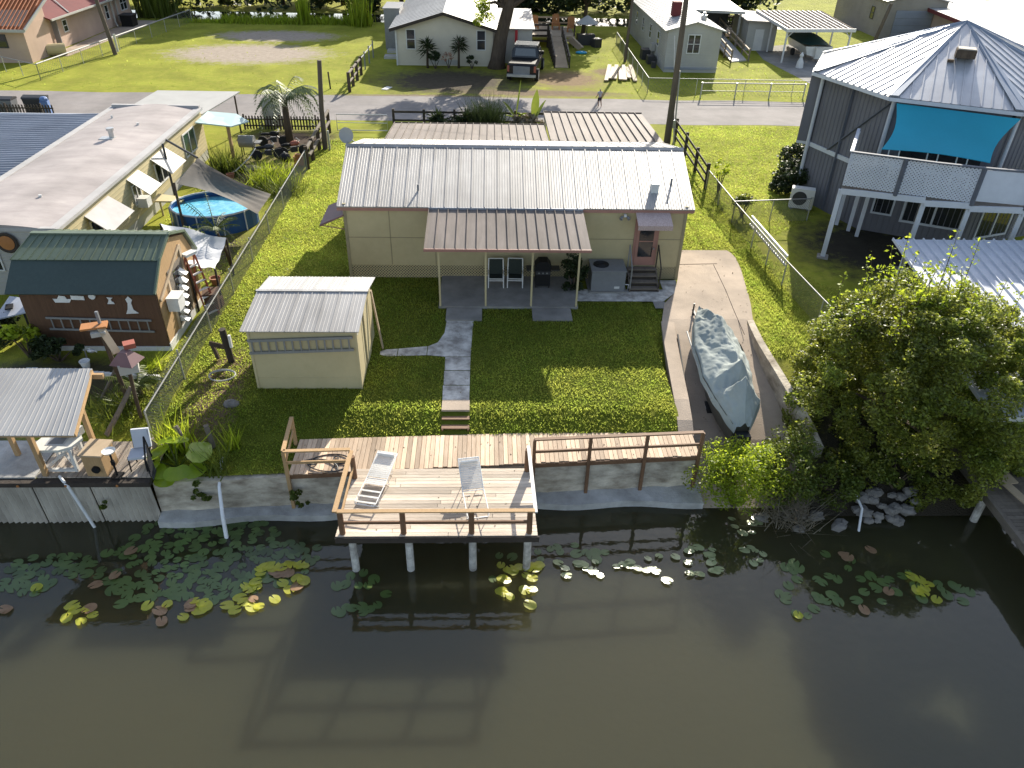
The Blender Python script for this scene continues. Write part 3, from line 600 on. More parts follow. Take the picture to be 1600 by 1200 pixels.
MB().prism(0,[Vector((-6.42,y,z)) for y,z in((34.42,4.40),(34.6,4.49),(34.78,4.41),(34.6,4.44))],[Vector((9.14,y,z)) for y,z in((34.42,4.40),(34.6,4.49),(34.78,4.41),(34.6,4.44))]).build('ridge_cap','galv',t)
MB().bx(-6.2,8.78,29.87,29.9,3.15,3.31).build('fascia','pinktrim',t)
gb=MB().xprism([(30.0,3.34),(39.1,3.33),(34.6,4.33)],HX0,HX0+.1).xprism([(30.0,3.34),(39.1,3.33),(34.6,4.33)],HX1-.1,HX1); gb.build('gable','creamd',t)
# vents on the roof
MB().bx(7.08,7.4,31.0,31.32,3.6,4.0).build('vent_box','white',t)
MB().cyl((8.05,31.6,3.75),(8.05,31.6,4.08),.05,n=8).build('vent_pipe','grey',t); MB().cyl((-2.9,31.0,3.6),(-2.9,31.0,3.9),.045,n=8).build('vent_pipe','grey',t)
# door
d=MB().bx(6.36,7.42,29.94,30.0,.72,2.85).build('door_frame','pinktrim',t)
dd=MB().bx(6.46,7.32,29.9,29.94,.74,2.78).build('door','pinktrim',t)
MB().bx(6.58,7.2,29.885,29.9,1.15,2.6).build('pane','glass',dd); MB().bx(6.58,7.2,29.875,29.885,1.85,1.9).build('bar','pinktrim',dd); MB().cyl((7.25,29.9,1.55),(7.25,29.82,1.55),.035,n=8).build('handle','alu',dd)
# door awning
aw=MB().prism(0,[Vector((6.3,y,z)) for y,z in((30,3.22),(29.05,2.92),(29.05,2.72),(29.08,2.72),(29.08,2.88),(30,3.17))],[Vector((7.75,y,z)) for y,z in((30,3.22),(29.05,2.92),(29.05,2.72),(29.08,2.72),(29.08,2.88),(30,3.17))]).build('door_awning','pinkmetal',t)
# left side awning
la=MB().prism(0,[Vector((x,29.9,z)) for x,z in((-5.96,2.95),(-7.0,2.5),(-7.0,2.42),(-5.96,2.88))],[Vector((x,32.1,z)) for x,z in((-5.96,2.95),(-7.0,2.5),(-7.0,2.42),(-5.96,2.88))]).build('side_awning','maroon',t)
MB().bar((-6.95,29.95,2.45),(-5.98,29.95,2.3),.03).build('brace','pinktrim',la)
# flood light
fl=MB().box((5.85,29.85,3.05),(.1,.14,.1)).build('flood_light','white',t); MB().cyl((5.75,29.85,3.0),(5.66,29.72,2.93),.05,.08,8).cyl((5.95,29.85,3.0),(6.02,29.72,2.93),.05,.08,8).build('lamp_head','alu',fl)
MB().bx(4.05,4.25,29.97,30.0,2.6,2.63).build('cable','dark',t)
# entrance steps
s=thing('entrance_steps','grey wooden steps with handrails below the rose coloured door','steps',(6.8,29.2,0))
for k in range(4): z=.17*(k+1); MB().bx(6.2,7.42,28.75+.28*k,28.75+.28*k+.3,z-.04,z).build('tread','greyw',s); MB().bx(6.22,7.4,29.0+.28*k-.2,29.0+.28*k-.17,z-.17,z-.04).build('riser','darkw',s)
for x in(6.17,7.42): MB().bx(x,x+.04,28.75,29.9,0,.12).bar((x+.02,28.75,.06),(x+.02,29.85,.62),.04,.2).build('stringer','greyw',s)
for x,m_ in((6.2,'alu'),(7.44,'darkw')): MB().cyl((x,28.8,.1),(x,28.8,1.1),.03,n=8).cyl((x,29.8,.7),(x,29.8,1.75),.03,n=8).cyl((x,28.8,1.1),(x,29.8,1.75),.028,n=8).build('handrail',m_,s)
# porch
p=thing('porch_roof','brown ribbed porch roof on four thin cream posts over the patio','porch roof',(.9,28.5,0))
MB().roof((-2.42,26.9,2.78),(4.1,26.9,2.78),(4.05,29.8,3.26),(-2.4,29.8,3.26),.405,.035,.06,.03).build('roof_panel','galvd',p)
MB().bx(-2.43,4.11,26.85,26.89,2.70,2.82).build('gutter','pinktrim',p)
MB().bx(-2.4,4.05,29.8,29.84,3.2,3.34).build('flashing','bluroof',p)
for x in(-1.88,-.02,1.85,3.72): MB().box((x,27.3,1.4),(.075,.075,2.6)).build('post','cream',p)
MB().bx(-2.3,4.0,27.26,27.34,2.66,2.72).build('beam','cream',p)
# rear roofs
q=thing('rear_carport','carport of ribbed weathered metal behind the house on the street side','carport',(2,43,0))
MB().roof((-5.3,39.5,3.22),(3.32,39.5,3.22),(3.3,43.5,2.98),(-5.2,43.5,2.98),.41,.035,.07,.03).build('left_roof','galvd',q)
MB().roof((3.36,39.5,3.27),(9.35,39.5,3.27),(9.3,46.0,3.02),(3.4,46.0,3.02),.46,.04,.08,.03).build('right_roof','galvd',q)
MB().bx(-5.25,3.3,43.5,43.54,2.86,3.02).bx(3.38,9.32,46.0,46.04,2.9,3.08).build('fascia','darkw',q)
for x,y in((-5.1,43.3),(-1,43.3),(3.2,43.3),(3.55,45.8),(6.4,45.8),(9.15,45.8)): MB().box((x,y,1.45),(.1,.1,2.85)).build('post','white',q)
# satellite dish
d=thing('satellite_dish','pale round satellite dish on a bent pipe at the left end of the house roof','satellite dish',(-6.3,37.6,3))
dm=MB(); prof=[(0,.0),(.12,.01),(.24,.035),(.34,.07),(.345,.085),(.24,.05),(.12,.025),(.01,.02)]; dm.lathe((0,0,0),prof,18); o=dm.build('reflector','vinyl',None); o.parent=d; o.location=(-.55,-.3,1.05); o.rotation_euler=(R(62),R(-12),R(10)); o.scale=(1,1.12,1)
MB().tube([(-6.3,37.6,3.3),(-6.45,37.55,3.6),(-6.8,37.45,3.95)],.035).build('mast','steel',d); MB().tube([(-6.8,37.5,3.9),(-6.75,36.9,3.75)],.015).box((-6.75,36.85,3.78),(.08,.12,.08)).build('arm','grey',d)
# patio furniture
def chair(lab,loc,rz):
    t=thing('patio_chair',lab,'chair',(0,0,0)); f=MB()
    for x in(-.3,.3): f.tube([(x,-.3,0),(x,-.3,.62),(x,-.25,.64),(x,.22,.62),(x*.95,.3,1.15)],.024); f.tube([(x,.28,0),(x,.2,.62)],.022); f.tube([(x*.92,-.28,.44),(x*.92,.2,.40)],.02)
    f.tube([(-.29,.3,1.15),(.29,.3,1.15)],.024).tube([(-.28,-.28,.44),(.28,-.28,.44)],.02).tube([(-.28,-.3,.36),(.28,-.3,.36)],.02); f.build('frame','plastic',t)
    MB().bx(-.26,.26,-.28,.2,.415,.43).build('seat','sling',t); MB().hexa([(-.26,.2,.42),(.26,.2,.42),(.26,.21,.42),(-.26,.21,.42),(-.26,.3,1.12),(.26,.3,1.12),(.26,.312,1.12),(-.26,.312,1.12)]).build('backrest','sling',t)
    t.location=loc; t.rotation_euler=(0,0,rz); t.scale=(1.08,1.05,.95); return t
c1=chair('left one of the two white framed patio chairs with dark green slings',(.42,29.2,.11),0); 
dup(c1,(1.25,29.22,.11),R(-2),'right one of the two white framed patio chairs, next to the grill')
g=thing('gas_grill','black gas grill with side shelves and silver knobs under the porch roof','grill',(2.42,29.1,.11))
MB().bx(2.1,2.74,28.85,29.35,.25,.95).build('cabinet','black',g); MB().yprism([(2.08,.95),(2.76,.95),(2.76,1.15),(2.6,1.35),(2.24,1.35),(2.08,1.15)],28.85,29.4).build('lid','black',g)
for x0,x1 in((1.72,2.06),(2.78,3.14)): MB().bx(x0,x1,28.88,29.35,.93,.97).build('side_shelf','dark',g)
MB().bx(2.1,2.74,28.78,28.85,.8,.95).build('control_panel','dark',g)
for k in range(3): MB().cyl((2.24+.17*k,28.78,.88),(2.24+.17*k,28.74,.88),.032,n=8).build('knob','alu',g)
for x in(2.14,2.7): MB().cyl((x-.03,28.95,.2),(x+.03,28.95,.2),.09,n=10).build('wheel','rubber',g); MB().bx(x-.02,x+.02,29.25,29.3,.1,.26).build('leg','black',g)
a=thing('air_conditioner','large grey packaged air conditioner with a round top fan beside the entrance steps','air conditioner',(5.2,29.2,0))
MB().bx(4.5,5.95,28.72,29.85,.08,.98).build('cabinet','grey',a); MB().bx(4.47,5.98,28.69,29.88,.98,1.03).build('lid','grey',a)
fg=MB().cyl((4.95,29.35,1.03),(4.95,29.35,1.055),.34,n=20).build('fan_opening','black',a); gr=MB()
for k in range(6): gr.tube([(4.95+.055*(k+1)*math.cos(i*.35),29.35+.055*(k+1)*math.sin(i*.35),1.06) for i in range(19)],.006,4)
gr.build('grille','dark',fg); MB().bx(5.5,5.72,28.7,28.72,.2,.3).build('label_plate','white',a); MB().bx(4.4,6.05,28.62,29.9,0,.08).build('pad','concg',a)
MB().tube([(6.0,28.9,.3),(6.15,28.9,.3),(6.15,28.95,.05)],.02).build('drain_pipe','pvc',a)
# ---------------------------------------------------------------- tan shed
t=thing('tan_shed','small tan garden shed with a white ribbed roof standing on the lawn','shed',(-6.1,22.7,0))
X0,X1,Y0,Y1=-7.93,-4.32,21.63,25.1
MB().prism(0,[Vector((X0,y,z)) for y,z in((Y0,-.15),(Y1,-.05),(Y1,2.32),(23.6,2.61),(Y0,2.28))],[Vector((X1,y,z)) for y,z in((Y0,-.15),(Y1,-.05),(Y1,2.32),(23.6,2.61),(Y0,2.28))]).build('wall','cream',t)
[MB().bx(*q).build('batten','cream',t) for q in((X0,X1,Y0-.012,Y0,.33,.36),(X0-.01,X0+.07,Y0-.03,Y0-.001,-.15,2.26),(X1-.07,X1+.012,Y0-.03,Y0-.001,-.15,2.26),(X1,X1+.012,22.6,22.63,0,2.4),(X1,X1+.012,24.3,24.32,0,2.42))]
MB().roof((-8.1,21.44,2.3),(-4.2,21.44,2.3),(-4.16,23.57,2.68),(-7.98,23.57,2.68),.5,.04,.022,.03,minor=3,mh=.01).build('front_roof','galv',t)
MB().roof((-7.98,23.63,2.68),(-4.16,23.63,2.68),(-4.12,25.3,2.38),(-8.02,25.3,2.38),.5,.04,.022,.03,minor=3,mh=.01).build('rear_roof','whiteroof',t)
MB().bar((-8.02,23.6,2.7),(-4.13,23.6,2.7),.14,.02).build('ridge_cap','galv',t)
pt=MB()
for k in range(16): y=21.75+RG.uniform(0,1.4); z=2.26+(y-21.6)*.15+RG.uniform(-.28,-.02); pt.box((X1+.008,y,z),(.012,RG.uniform(.05,.16),RG.uniform(.03,.1)),0,Matrix.Rotation(RG.uniform(0,3),3,'X'))
pt.build('peeling_paint','white',t)
MB().bx(X1+.012,X1+.05,23.0,23.9,.05,2.3).build('door','cream',t)
MB().bx(X0-.03,X1+.03,Y0-.05,Y1,-.3,-.15).build('sill','concg',t)
ladder('ladder','grey extension ladder hung along the front of the tan shed','ladder',(-7.95,21.57,1.38),(-4.45,21.55,1.54),(0,0,1),.48,13,'alu',.045)
tag(MB().box((-4.02,24.2,1.15),(.05,.14,2.5),0,Matrix.Rotation(R(-6),3,'Y')).build('plank','lumber'),'tall pale plank leaning on the right side of the tan shed','plank')
tag(MB().ell((-8.6,20.7,-.1),(.26,.22,.14),9,6,.12).build('rock','rock'),'single grey rock on the shaded lawn in front of the tan shed','rock')
# ---------------------------------------------------------------- covered boat on the ramp
bt=thing('covered_boat','motor boat under a rumpled grey green cover on the concrete ramp','boat',(8.6,22,-.6))
ST=[ # y, xl, xr, zg(unwale), ridge x, ridge z, keel z
 (26.0,8.43,8.5,.62,8.46,.66,.35),(25.5,8.22,8.85,.60,8.5,.78,.1),(24.9,8.0,9.1,.56,8.48,1.12,-.12),(24.2,7.83,9.3,.52,8.75,1.2,-.3),(23.3,7.66,9.45,.45,8.7,1.0,-.45),(22.4,7.66,9.42,.38,8.75,.98,-.6),(21.6,7.58,9.36,.30,8.75,.9,-.75),(21.1,7.67,9.22,.26,8.65,1.25,-.85),(20.6,7.72,9.18,.22,8.5,.62,-.95),(20.2,7.8,9.25,.18,8.55,1.2,-1.0),(19.6,8.0,8.9,.02,8.5,.45,-1.05),(19.2,8.2,8.65,-.15,8.46,-.05,-1.05)]
ST=[(a[0],a[1],a[2],a[3]+.22,a[4],a[5]+.22,a[6]+.22) for a in ST]
def st_at(y):
    for a,b in zip(ST,ST[1:]):
        if b[0]<=y<=a[0]: u=(y-a[0])/(b[0]-a[0]); return [a[i]+(b[i]-a[i])*u for i in range(7)]
NV,NU=150,48; cv=[];cf=[]
for i in range(NV+1):
    y=26.0-(26.0-19.2)*i/NV; s=st_at(y)
    for j in range(NU+1):
        u=j/NU; 
        if u<.5: f=u/.5; x=s[1]+(s[4]-s[1])*f; z=s[3]+(s[5]-s[3])*(f**.95)-.03*math.sin(f*math.pi)
        else: f=(1-u)/.5; x=s[2]+(s[4]-s[2])*f; z=s[3]+(s[5]-s[3])*(f**.95)-.03*math.sin(f*math.pi)
        ux=u*5; wr=.13*(.5-abs(noise.noise(Vector((x*1.6+y*.5,y*.75,3.1)))*1.6))*.7+.07*(.4-abs(noise.noise(Vector((x*3.2-y*1.1,y*1.3,8.8))))*1.7)+.035*(.3-abs(noise.noise(Vector((x*8+y*3.0,y*3.1,1.8))))*1.6)+.05*noise.noise(Vector((x*5-y*1.2,y*1.6,.7)))+.03*noise.noise(Vector((x*9+y*2.6,y*2.2,4.7)))
        if j in(0,NU): z-=.3+.1*noise.noise(Vector((y*1.7,j,2.2)))
        
        cv.append((x+(.03 if j==NU else -.03 if j==0 else 0),y,z+wr*math.sin(min(1,u*6)*math.pi/2)))
for i in range(NV):
    for j in range(NU): k=i*(NU+1)+j; cf.append((k,k+1,k+NU+2,k+NU+1))
MB().add(cv,cf).build('cover','cover',bt,True)
hl=MB(); hv=[];hf=[]
for i in range(19):
    y=25.95-(25.95-19.35)*i/18; s=st_at(y); c=(s[1]+s[2])/2; w_=(s[2]-s[1])/2
    hv+=[(c-w_,y,s[3]-.04),(c-w_*.93,y,s[3]-.35),(c-w_*.7,y,s[6]+.1),(c,y,s[6]),(c+w_*.7,y,s[6]+.1),(c+w_*.93,y,s[3]-.35),(c+w_,y,s[3]-.04)]
for i in range(18):
    for j in range(6): k=i*7+j; hf.append((k,k+1,k+8,k+7))
hf.append(tuple(range(18*7,18*7+7))); hl.add(hv,hf).build('hull','hull',bt)
MB().tube([(7.7,24.6,.5),(7.64,22.4,.35),(7.68,20.6,.2)],.03).build('rub_rail','vinyl',bt)
om=MB().bx(8.25,8.7,19.0,19.3,-1.2,-.2).build('outboard_motor','dark',bt)
tr=thing('boat_trailer','dark steel boat trailer under the covered boat','trailer',(8.6,22.5,-1))
for x in(8.0,9.15): MB().bar((x,20,-1.25),(8.55,26.2,.12),.08,.1).build('frame_rail','dark',tr)
MB().bar((8.55,26.1,.12),(8.5,26.9,.2),.07,.07).build('tongue','dark',tr); MB().cyl((8.48,26.75,.03),(8.48,26.75,.55),.035,n=8).cyl((8.48,26.75,.03),(8.53,26.75,.03),.06,n=8).build('jack','dark',tr)
for x in(7.95,9.05): w_=MB().cyl((x-.1,21.4,-.85),(x+.1,21.4,-.85),.3,n=16).build('wheel','rubber',tr); MB().cyl((x-.11,21.4,-.85),(x+.11,21.4,-.85),.15,n=12).build('rim','steel',w_)
tag(MB().cyl((7.55,25.2,.0),(7.3,22.6,-.4),.035,n=8).build('pole','dark'),'dark pole lying on the ramp along the left side of the covered boat','pole')
# ================================================================ LEFT NEIGHBOUR
t=thing('mobile_home','long cream mobile home with a stained grey flat roof and white window awnings','mobile home',(-19.4,37,0))
X0,X1,Y0,Y1=-22.0,-16.95,28.3,46.2
MB().bx(X0,X1,Y0,Y1,.55,2.85).build('wall','cream',t)
sd_=MB()
for k in range(11): z=.72+k*.19; sd_.bx(X1,X1+.014,Y0,Y1,z,z+.03)
sd_.build('siding_ridges','creamd',t)
fw=MB().bx(X0,X1+.03,Y0-.05,Y0,.0,2.9)
for k in range(14): fw.bx(X0,X1+.03,Y0-.065,Y0-.05,.2+k*.19,.23+k*.19)
fw.build('end_wall','vinyl',t)
MB().bx(X0+.05,X1-.03,Y0+.05,Y1-.05,-.05,.56).build('skirting','vinyl',t)
rm=MB(); n=8
poly=[(X0-.12,2.82)]+[(X0-.12+(X1-X0+.24)*k/n,2.88+.24*math.sin(math.pi*k/n)) for k in range(n+1)]+[(X1+.12,2.82)]
rm.yprism(poly,Y0-.12,Y1+.1).build('roof','flat',t)
MB().bx(X1-.25,X1+.14,Y0-.13,Y1+.12,2.83,2.965).bx(X0-.14,X0+.2,Y0-.13,Y1+.12,2.83,2.955).bx(X0,X1,Y1-.1,Y1+.13,2.85,3.1).build('roof_edge','flatw',t)
MB().bx(X0,X1,Y0-.14,Y0+.05,2.84,2.98).build('front_edge','flatw',t)
MB().cyl((-19.3,39.6,3.05),(-19.3,39.6,3.5),.13,n=12).cyl((-19.3,39.6,3.5),(-19.3,39.6,3.62),.19,.19,12).box((-19.5,39.5,3.12),(.7,.5,.05)).build('roof_vent','steel',t)
MB().cyl((-18.9,42,3.05),(-18.9,42,3.22),.07,n=8).cyl((-20.9,43.5,3.0),(-20.9,43.5,3.2),.06,n=8).cyl((-18.9,31.2,3.05),(-18.9,31.2,3.2),.07,n=8).build('vent_pipe','white',t)
for y0,y1,z0,z1,rag in[(30.5,32.9,.95,2.35,0),(35.0,36.4,1.0,2.3,1),(38.0,40.0,.9,2.35,1)]:
    w_=window(t,(X1+.015,y0+.2,z0+.15),(0,1,0),(0,0,1),y1-y0-.5,z1-z0-.3,.07,'white','glass',mull=1,mid=False)
    a=MB(); zz=2.55
    a.prism(0,[Vector((X1+.01,y0,zz)),Vector((X1+.01,y0,zz-.03)),Vector((X1+.95,y0-.05,zz-.75)),Vector((X1+.98,y0-.05,zz-.72))],[Vector((X1+.01,y1,zz)),Vector((X1+.01,y1,zz-.03)),Vector((X1+.95,y1+.05,zz-.75)),Vector((X1+.98,y1+.05,zz-.72))])
    a.build('window_awning','vinyl' if rag else 'flatw',t)
window(t,(X1+.015,42.6,1.1),(0,1,0),(0,0,1),1.9,1.3,.07,'white','gglass',mull=1,mid=False)
MB().bx(X1,X1+.5,35.4,35.95,1.0,1.45).build('window_air_conditioner','white',t)
o=MB().lathe((0,0,0),[(.42,0),(.44,.03),(.38,.06),(.32,.03)],20).build('wreath_rim','darkw'); o.parent=t; o.location=(-19.0-(-19.4),28.2-37,2.35); o.rotation_euler=(R(90),0,0)
o=MB().lathe((0,0,0),[(.3,0),(.3,.03),(.02,.05)],20).build('wall_medallion','orange'); o.parent=t; o.location=(-19.0-(-19.4),28.18-37,2.35); o.rotation_euler=(R(90),0,0)
window(t,(-20.6,28.235,1.1),(1,0,0),(0,0,1),1.1,1.0,.06)
c=thing('side_carport','blue grey ribbed carport roof attached to the left side of the mobile home','carport',(-26,38,0))
MB().roof((-22.15,30.0,2.84),(-22.15,45.2,2.84),(-33,45.2,2.5),(-33,30.0,2.5),.36,.09,.07,.03).build('roof_panel','bluroof',c)
MB().bx(-33,-22.2,45.22,45.3,2.55,2.78).build('fascia','pwhite',c)
for x,y in((-25,45),(-31,45),(-25,30.3),(-31,30.3)): MB().box((x,y,1.3),(.09,.09,2.6)).build('post','white',c)
# street-side roofs
c=thing('street_carport','white flat topped carport behind the mobile home by the street','carport',(-20,49.5,0))
MB().slab([(-21.9,46.6,2.5),(-17.0,46.6,2.5),(-16.1,51.6,2.62),(-21.4,51.6,2.62)],.08).build('roof_panel','vinyl',c)
for x,y in((-21.5,46.9),(-17.3,46.9),(-16.4,51.3),(-21.1,51.3)): MB().box((x,y,1.25),(.09,.09,2.5)).build('post','darkw',c)
c=thing('patio_cover','pale teal patio cover on a wooden post beside the mobile home','patio cover',(-15.7,46,0))
MB().prism(0,[Vector(p) for p in((-16.8,44.6,2.5),(-15.0,45.3,2.1),(-14.3,46.6,2.05),(-15.2,47.3,2.3),(-16.8,47,2.5))],[Vector(p) for p in((-16.8,44.6,2.56),(-15.0,45.3,2.16),(-14.3,46.6,2.11),(-15.2,47.3,2.36),(-16.8,47,2.56))]).build('panel','tealroof',c)
MB().box((-15.3,45.6,1.05),(.16,.16,2.1)).build('post','wood',c)
# things in that yard
b=thing('smoker_grill','silver barrel smoker grill in front of the dark picket fence','grill',(-14.6,46.6,0))
MB().cyl((-15.1,46.6,.9),(-14.2,46.6,.9),.36,n=14).build('barrel','alu',b)
for x in(-15,-14.3):
    for y in(46.4,46.8): MB().cyl((x,y,0),(x,y,.75),.03,n=6).build('leg','black',b)
MB().bx(-14.15,-13.8,46.3,46.9,.85,.9).build('side_shelf','alu',b)
def kettle(x,y,lab,h=.8,m='black'):
    k=thing('kettle_grill',lab,'grill',(x,y,0)); MB().ell((x,y,h),(.33,.33,.28),12,8).build('bowl',m,k)
    for a in(0,2.1,4.2): MB().cyl((x+.2*math.cos(a),y+.2*math.sin(a),h-.15),(x+.34*math.cos(a),y+.34*math.sin(a),0),.02,n=6).build('leg','steel',k)
    MB().cyl((x,y,h+.28),(x,y,h+.34),.05,n=6).build('handle','steel',k)
kettle(-11.75,43.9,'black kettle grill on the lit grass of the left yard'); 
def bike(x,y,rz,lab,m):
    b=thing('motorbike',lab,'motorbike',(0,0,0)); 
    for k in(-.65,.65): 
        o=MB().lathe((0,0,0),[(.22,-.05),(.32,-.05),(.33,0),(.32,.05),(.22,.05)],16).build('wheel','rubber',b); o.location=(k,0,.33); o.rotation_euler=(R(90),0,0)
    MB().ell((.12,0,.8),(.32,.16,.16),10,6).build('tank',m,b); MB().ell((-.4,0,.78),(.36,.15,.09),10,6).build('seat','black',b)
    MB().bar((.2,0,.7),(.65,0,.33),.07).bar((-.65,0,.35),(.1,0,.5),.08).box((.05,0,.45),(.4,.25,.3)).build('frame','dark',b); MB().tube([(.35,-.35,1.02),(.45,0,.95),(.35,.35,1.02)],.02).build('handlebar','steel',b)
    b.location=(x,y,0); b.rotation_euler=(0,0,rz)
bike(-13.3,45.9,.3,'dark motorbike parked nearest to the silver smoker','dark'); bike(-11.9,46.6,.5,'motorbike with a dull red tank next to the palm trunk','redl'); bike(-13.6,48.6,.1,'black motorbike half hidden behind the others near the pickets','black')
tag(MB().ell((-13.9,44.1,.05),(.7,.45,.18),12,5,.1).build('sand_heap','dry'),'low tan heap on the grass in front of the motorbikes','heap')
tag(MB().box((-11.25,44.9,.3),(.55,.4,.5),.3).bx(-11.4,-11.1,44.75,45.05,.55,.7).build('toolbox','orange'),'rusty yellow box by the fence in the left yard','box')
tag(MB().tube([(-14.9,43.0,.1),(-14.2,42.2,.55),(-13.6,43.0,1.0),(-13.4,44.0,1.3)],.03).build('hose','vinyl'),'pale hose arching over the grass beside the patio cover','hose')
def picket(lab,x0,x1,y,h,m='darkw',step=.2):
    f=thing('picket_fence',lab,'fence',((x0+x1)/2,y,0)); pk=MB(); x=x0
    while x<x1: pk.yprism([(x,0.05),(x+.1,.05),(x+.1,h-.06),(x+.05,h),(x,h-.06)],y,y+.025); x+=step
    pk.build('pickets',m,f); MB().bx(x0,x1,y+.026,y+.07,.25,.33).bx(x0,x1,y+.026,y+.07,h-.3,h-.22).build('rail',m,f)
    for k in range(int((x1-x0)/2.4)+1): xx=x0+k*2.4; MB().bx(xx,xx+.1,y+.07,y+.17,0,h+.05).build('post',m,f)
picket('dark picket fence along the street at the back of the left yard',-16.4,-10.9,52.1,.98)
picket('dark picket fence by the street beyond the blue grey carport',-38,-29.9,54.2,.95)
picket('short dark picket fence piece by the street beside the white carport',-22.9,-21.9,53.2,1.0)
tag(MB().box((-14.7,53.3,.7),(1.2,.5,1.3),.2).prism(0,[Vector((-15.3,53.0,1.3)),Vector((-14.1,53.2,1.3)),Vector((-14.2,53.7,1.3)),Vector((-15.4,53.5,1.3))],[Vector((-15.2,53.1,1.7)),Vector((-14.2,53.3,1.9)),Vector((-14.3,53.5,1.9)),Vector((-15.3,53.4,1.7))]).build('storage_box','vinyl'),'white upright box standing at the street behind the dark pickets','box')
def heapcar(x,y,lab,c2,L):
    b=thing('street_bin',lab,'bin',(x,y,0)); MB().prism(0,[Vector((x-L/2,y-.35,0)),Vector((x+L/2,y-.35,0)),Vector((x+L/2,y+.35,0)),Vector((x-L/2,y+.35,0))],[Vector((x-L/2-.08,y-.42,1.0)),Vector((x+L/2+.08,y-.42,1.0)),Vector((x+L/2+.08,y+.42,1.0)),Vector((x-L/2-.08,y+.42,1.0))]).build('body',c2,b)
    MB().xprism([(y-.46,1.0),(y-.4,1.1),(y,1.2),(y+.42,1.1),(y+.46,1.0)],x-L/2-.1,x+L/2+.1).build('lid','dark',b)
    for k in(-.3,.3): MB().cyl((x+k-.04,y+.3,.1),(x+k+.04,y+.3,.1),.12,n=10).build('wheel','rubber',b)
heapcar(-33.6,55.3,'dark grey bin behind the street pickets, the left of two','grey',1.0); heapcar(-31.8,55.8,'bigger dark bin behind the street pickets with a blue side','dark',1.3)
tag(MB().box((-30.9,55.2,.5),(.5,.5,.9),.2).ell((-30.9,55.2,1.05),(.28,.28,.2),8,5).build('blue_barrel','btarp'),'blue container at the street beside the bigger dark bin','barrel')
# ---------------------------------------------------------------- barn shed
t=thing('barn_shed','red brown gambrel barn shed with a dark green metal roof','barn shed',(-14.1,26,0))
X0,X1=-16.45,-11.7; pr=[(23.95,0),(27.9,0),(27.9,2.35),(27.35,3.2),(25.95,3.66),(24.75,3.22),(23.95,2.62)]
MB().xprism(pr,X0,X1).build('wall','barn',t)
gv=MB(); gv.xprism([(24.02,.1),(27.83,.1),(27.83,2.33),(27.3,3.15),(25.95,3.6),(24.8,3.16),(24.02,2.6)],X1+.002,X1+.03); gv.build('gable_face','wood',t)
MB().bx(X0-.02,X1+.04,23.9,23.94,-.05,.18).bx(X1+.03,X1+.07,23.93,27.92,-.05,.3).build('base_trim','white',t)
MB().slab([(X0-.3,23.7,2.44),(X1+.12,23.7,2.44),(X1+.12,24.74,3.27),(X0-.3,24.74,3.27)],.05).build('lower_roof','greenshade',t)  # same green roof, darkened by colour because this slope lies in shade
MB().roof((X0-.32,24.68,3.29),(X1+.14,24.68,3.29),(X1+.14,25.95,3.75),(X0-.02,25.95,3.75),.31,.035,.035,.03).build('upper_roof','green',t)
MB().roof((X1+.14,27.3,3.3),(X0-.02,27.3,3.3),(X0-.02,25.95,3.75),(X1+.14,25.95,3.75),.31,.035,.035,.03).slab([(X1+.12,28.1,2.2),(X0-.02,28.1,2.2),(X0-.02,27.32,3.27),(X1+.12,27.32,3.27)],.05).build('rear_roof','green',t)
MB().bx(X0-.05,X1+.16,25.85,26.05,3.73,3.79).build('ridge_cap','green',t)
e=MB()
for (a,b_) in zip([(23.7,2.46),(24.74,3.3),(25.95,3.76),(27.33,3.3)],[(24.74,3.3),(25.95,3.76),(27.33,3.3),(28.1,2.2)]): e.bar((X1+.1,*a),(X1+.1,*b_),.07,.1)
e.build('rake_trim','green',t)
MB().bar((X1+.06,24.1,2.0),(X1+.06,26.6,3.0),.05,.14).bx(X1+.03,X1+.08,26.55,26.75,.3,3.0).bx(X1+.03,X1+.08,25.0,25.14,.3,2.35).build('door_rail','lumber',t)
dd=MB().bx(X1+.035,X1+.06,25.15,26.5,.3,2.6).build('door','greyw',t); MB().bx(X1+.06,X1+.075,25.6,26.2,1.5,2.4).build('pane','glass',dd)
tag(MB().bx(X1+.08,X1+.5,24.45,25.05,1.35,1.85).bx(X1+.08,X1+.54,24.42,25.08,1.85,1.9).build('meter_box','plastic'),'white box mounted on the gable end of the barn shed','box')
def shelfbr():
    s=thing('stair_shelf','column of small white step shelves on the gable of the barn shed','shelf',(X1+.1,25.6,0))
    for k in range(7): MB().prism(0,[Vector((X1+.04,25.25+.13*k,.5+.26*k)),Vector((X1+.34,25.25+.13*k,.5+.26*k)),Vector((X1+.04,25.25+.13*k,.72+.26*k))],[Vector((X1+.04,25.5+.13*k,.5+.26*k)),Vector((X1+.34,25.5+.13*k,.5+.26*k)),Vector((X1+.04,25.5+.13*k,.72+.26*k))]).build('bracket','plastic',s)
shelfbr()
sl_=thing('step_ladder','red step ladder with white treads leaning beside the barn shed','ladder',(-11.3,26.6,0))
A0,A1=Vector((-11.0,26.3,0)),Vector((-11.55,26.75,2.5)); S=Vector((.28,.42,0))
for k in(0,1): MB().bar(A0+S*k,A1+S*k*.8,.035,.09).build('side_rail','redl',sl_)
for k in range(7): q=A0.lerp(A1,(k+.6)/8); MB().bar(q,q+S*(1-.2*k/7),.1,.03).build('tread','plastic',sl_)
MB().box(A1+S*.4+Vector((0,0,.03)),(.3,.5,.1),R(-30)).build('top_cap','plastic',sl_)
for k in(0,1): MB().bar(A0+S*k+Vector((-1.0,.35,0)),A1+S*k*.8,.03,.06).build('rear_leg','redl',sl_)
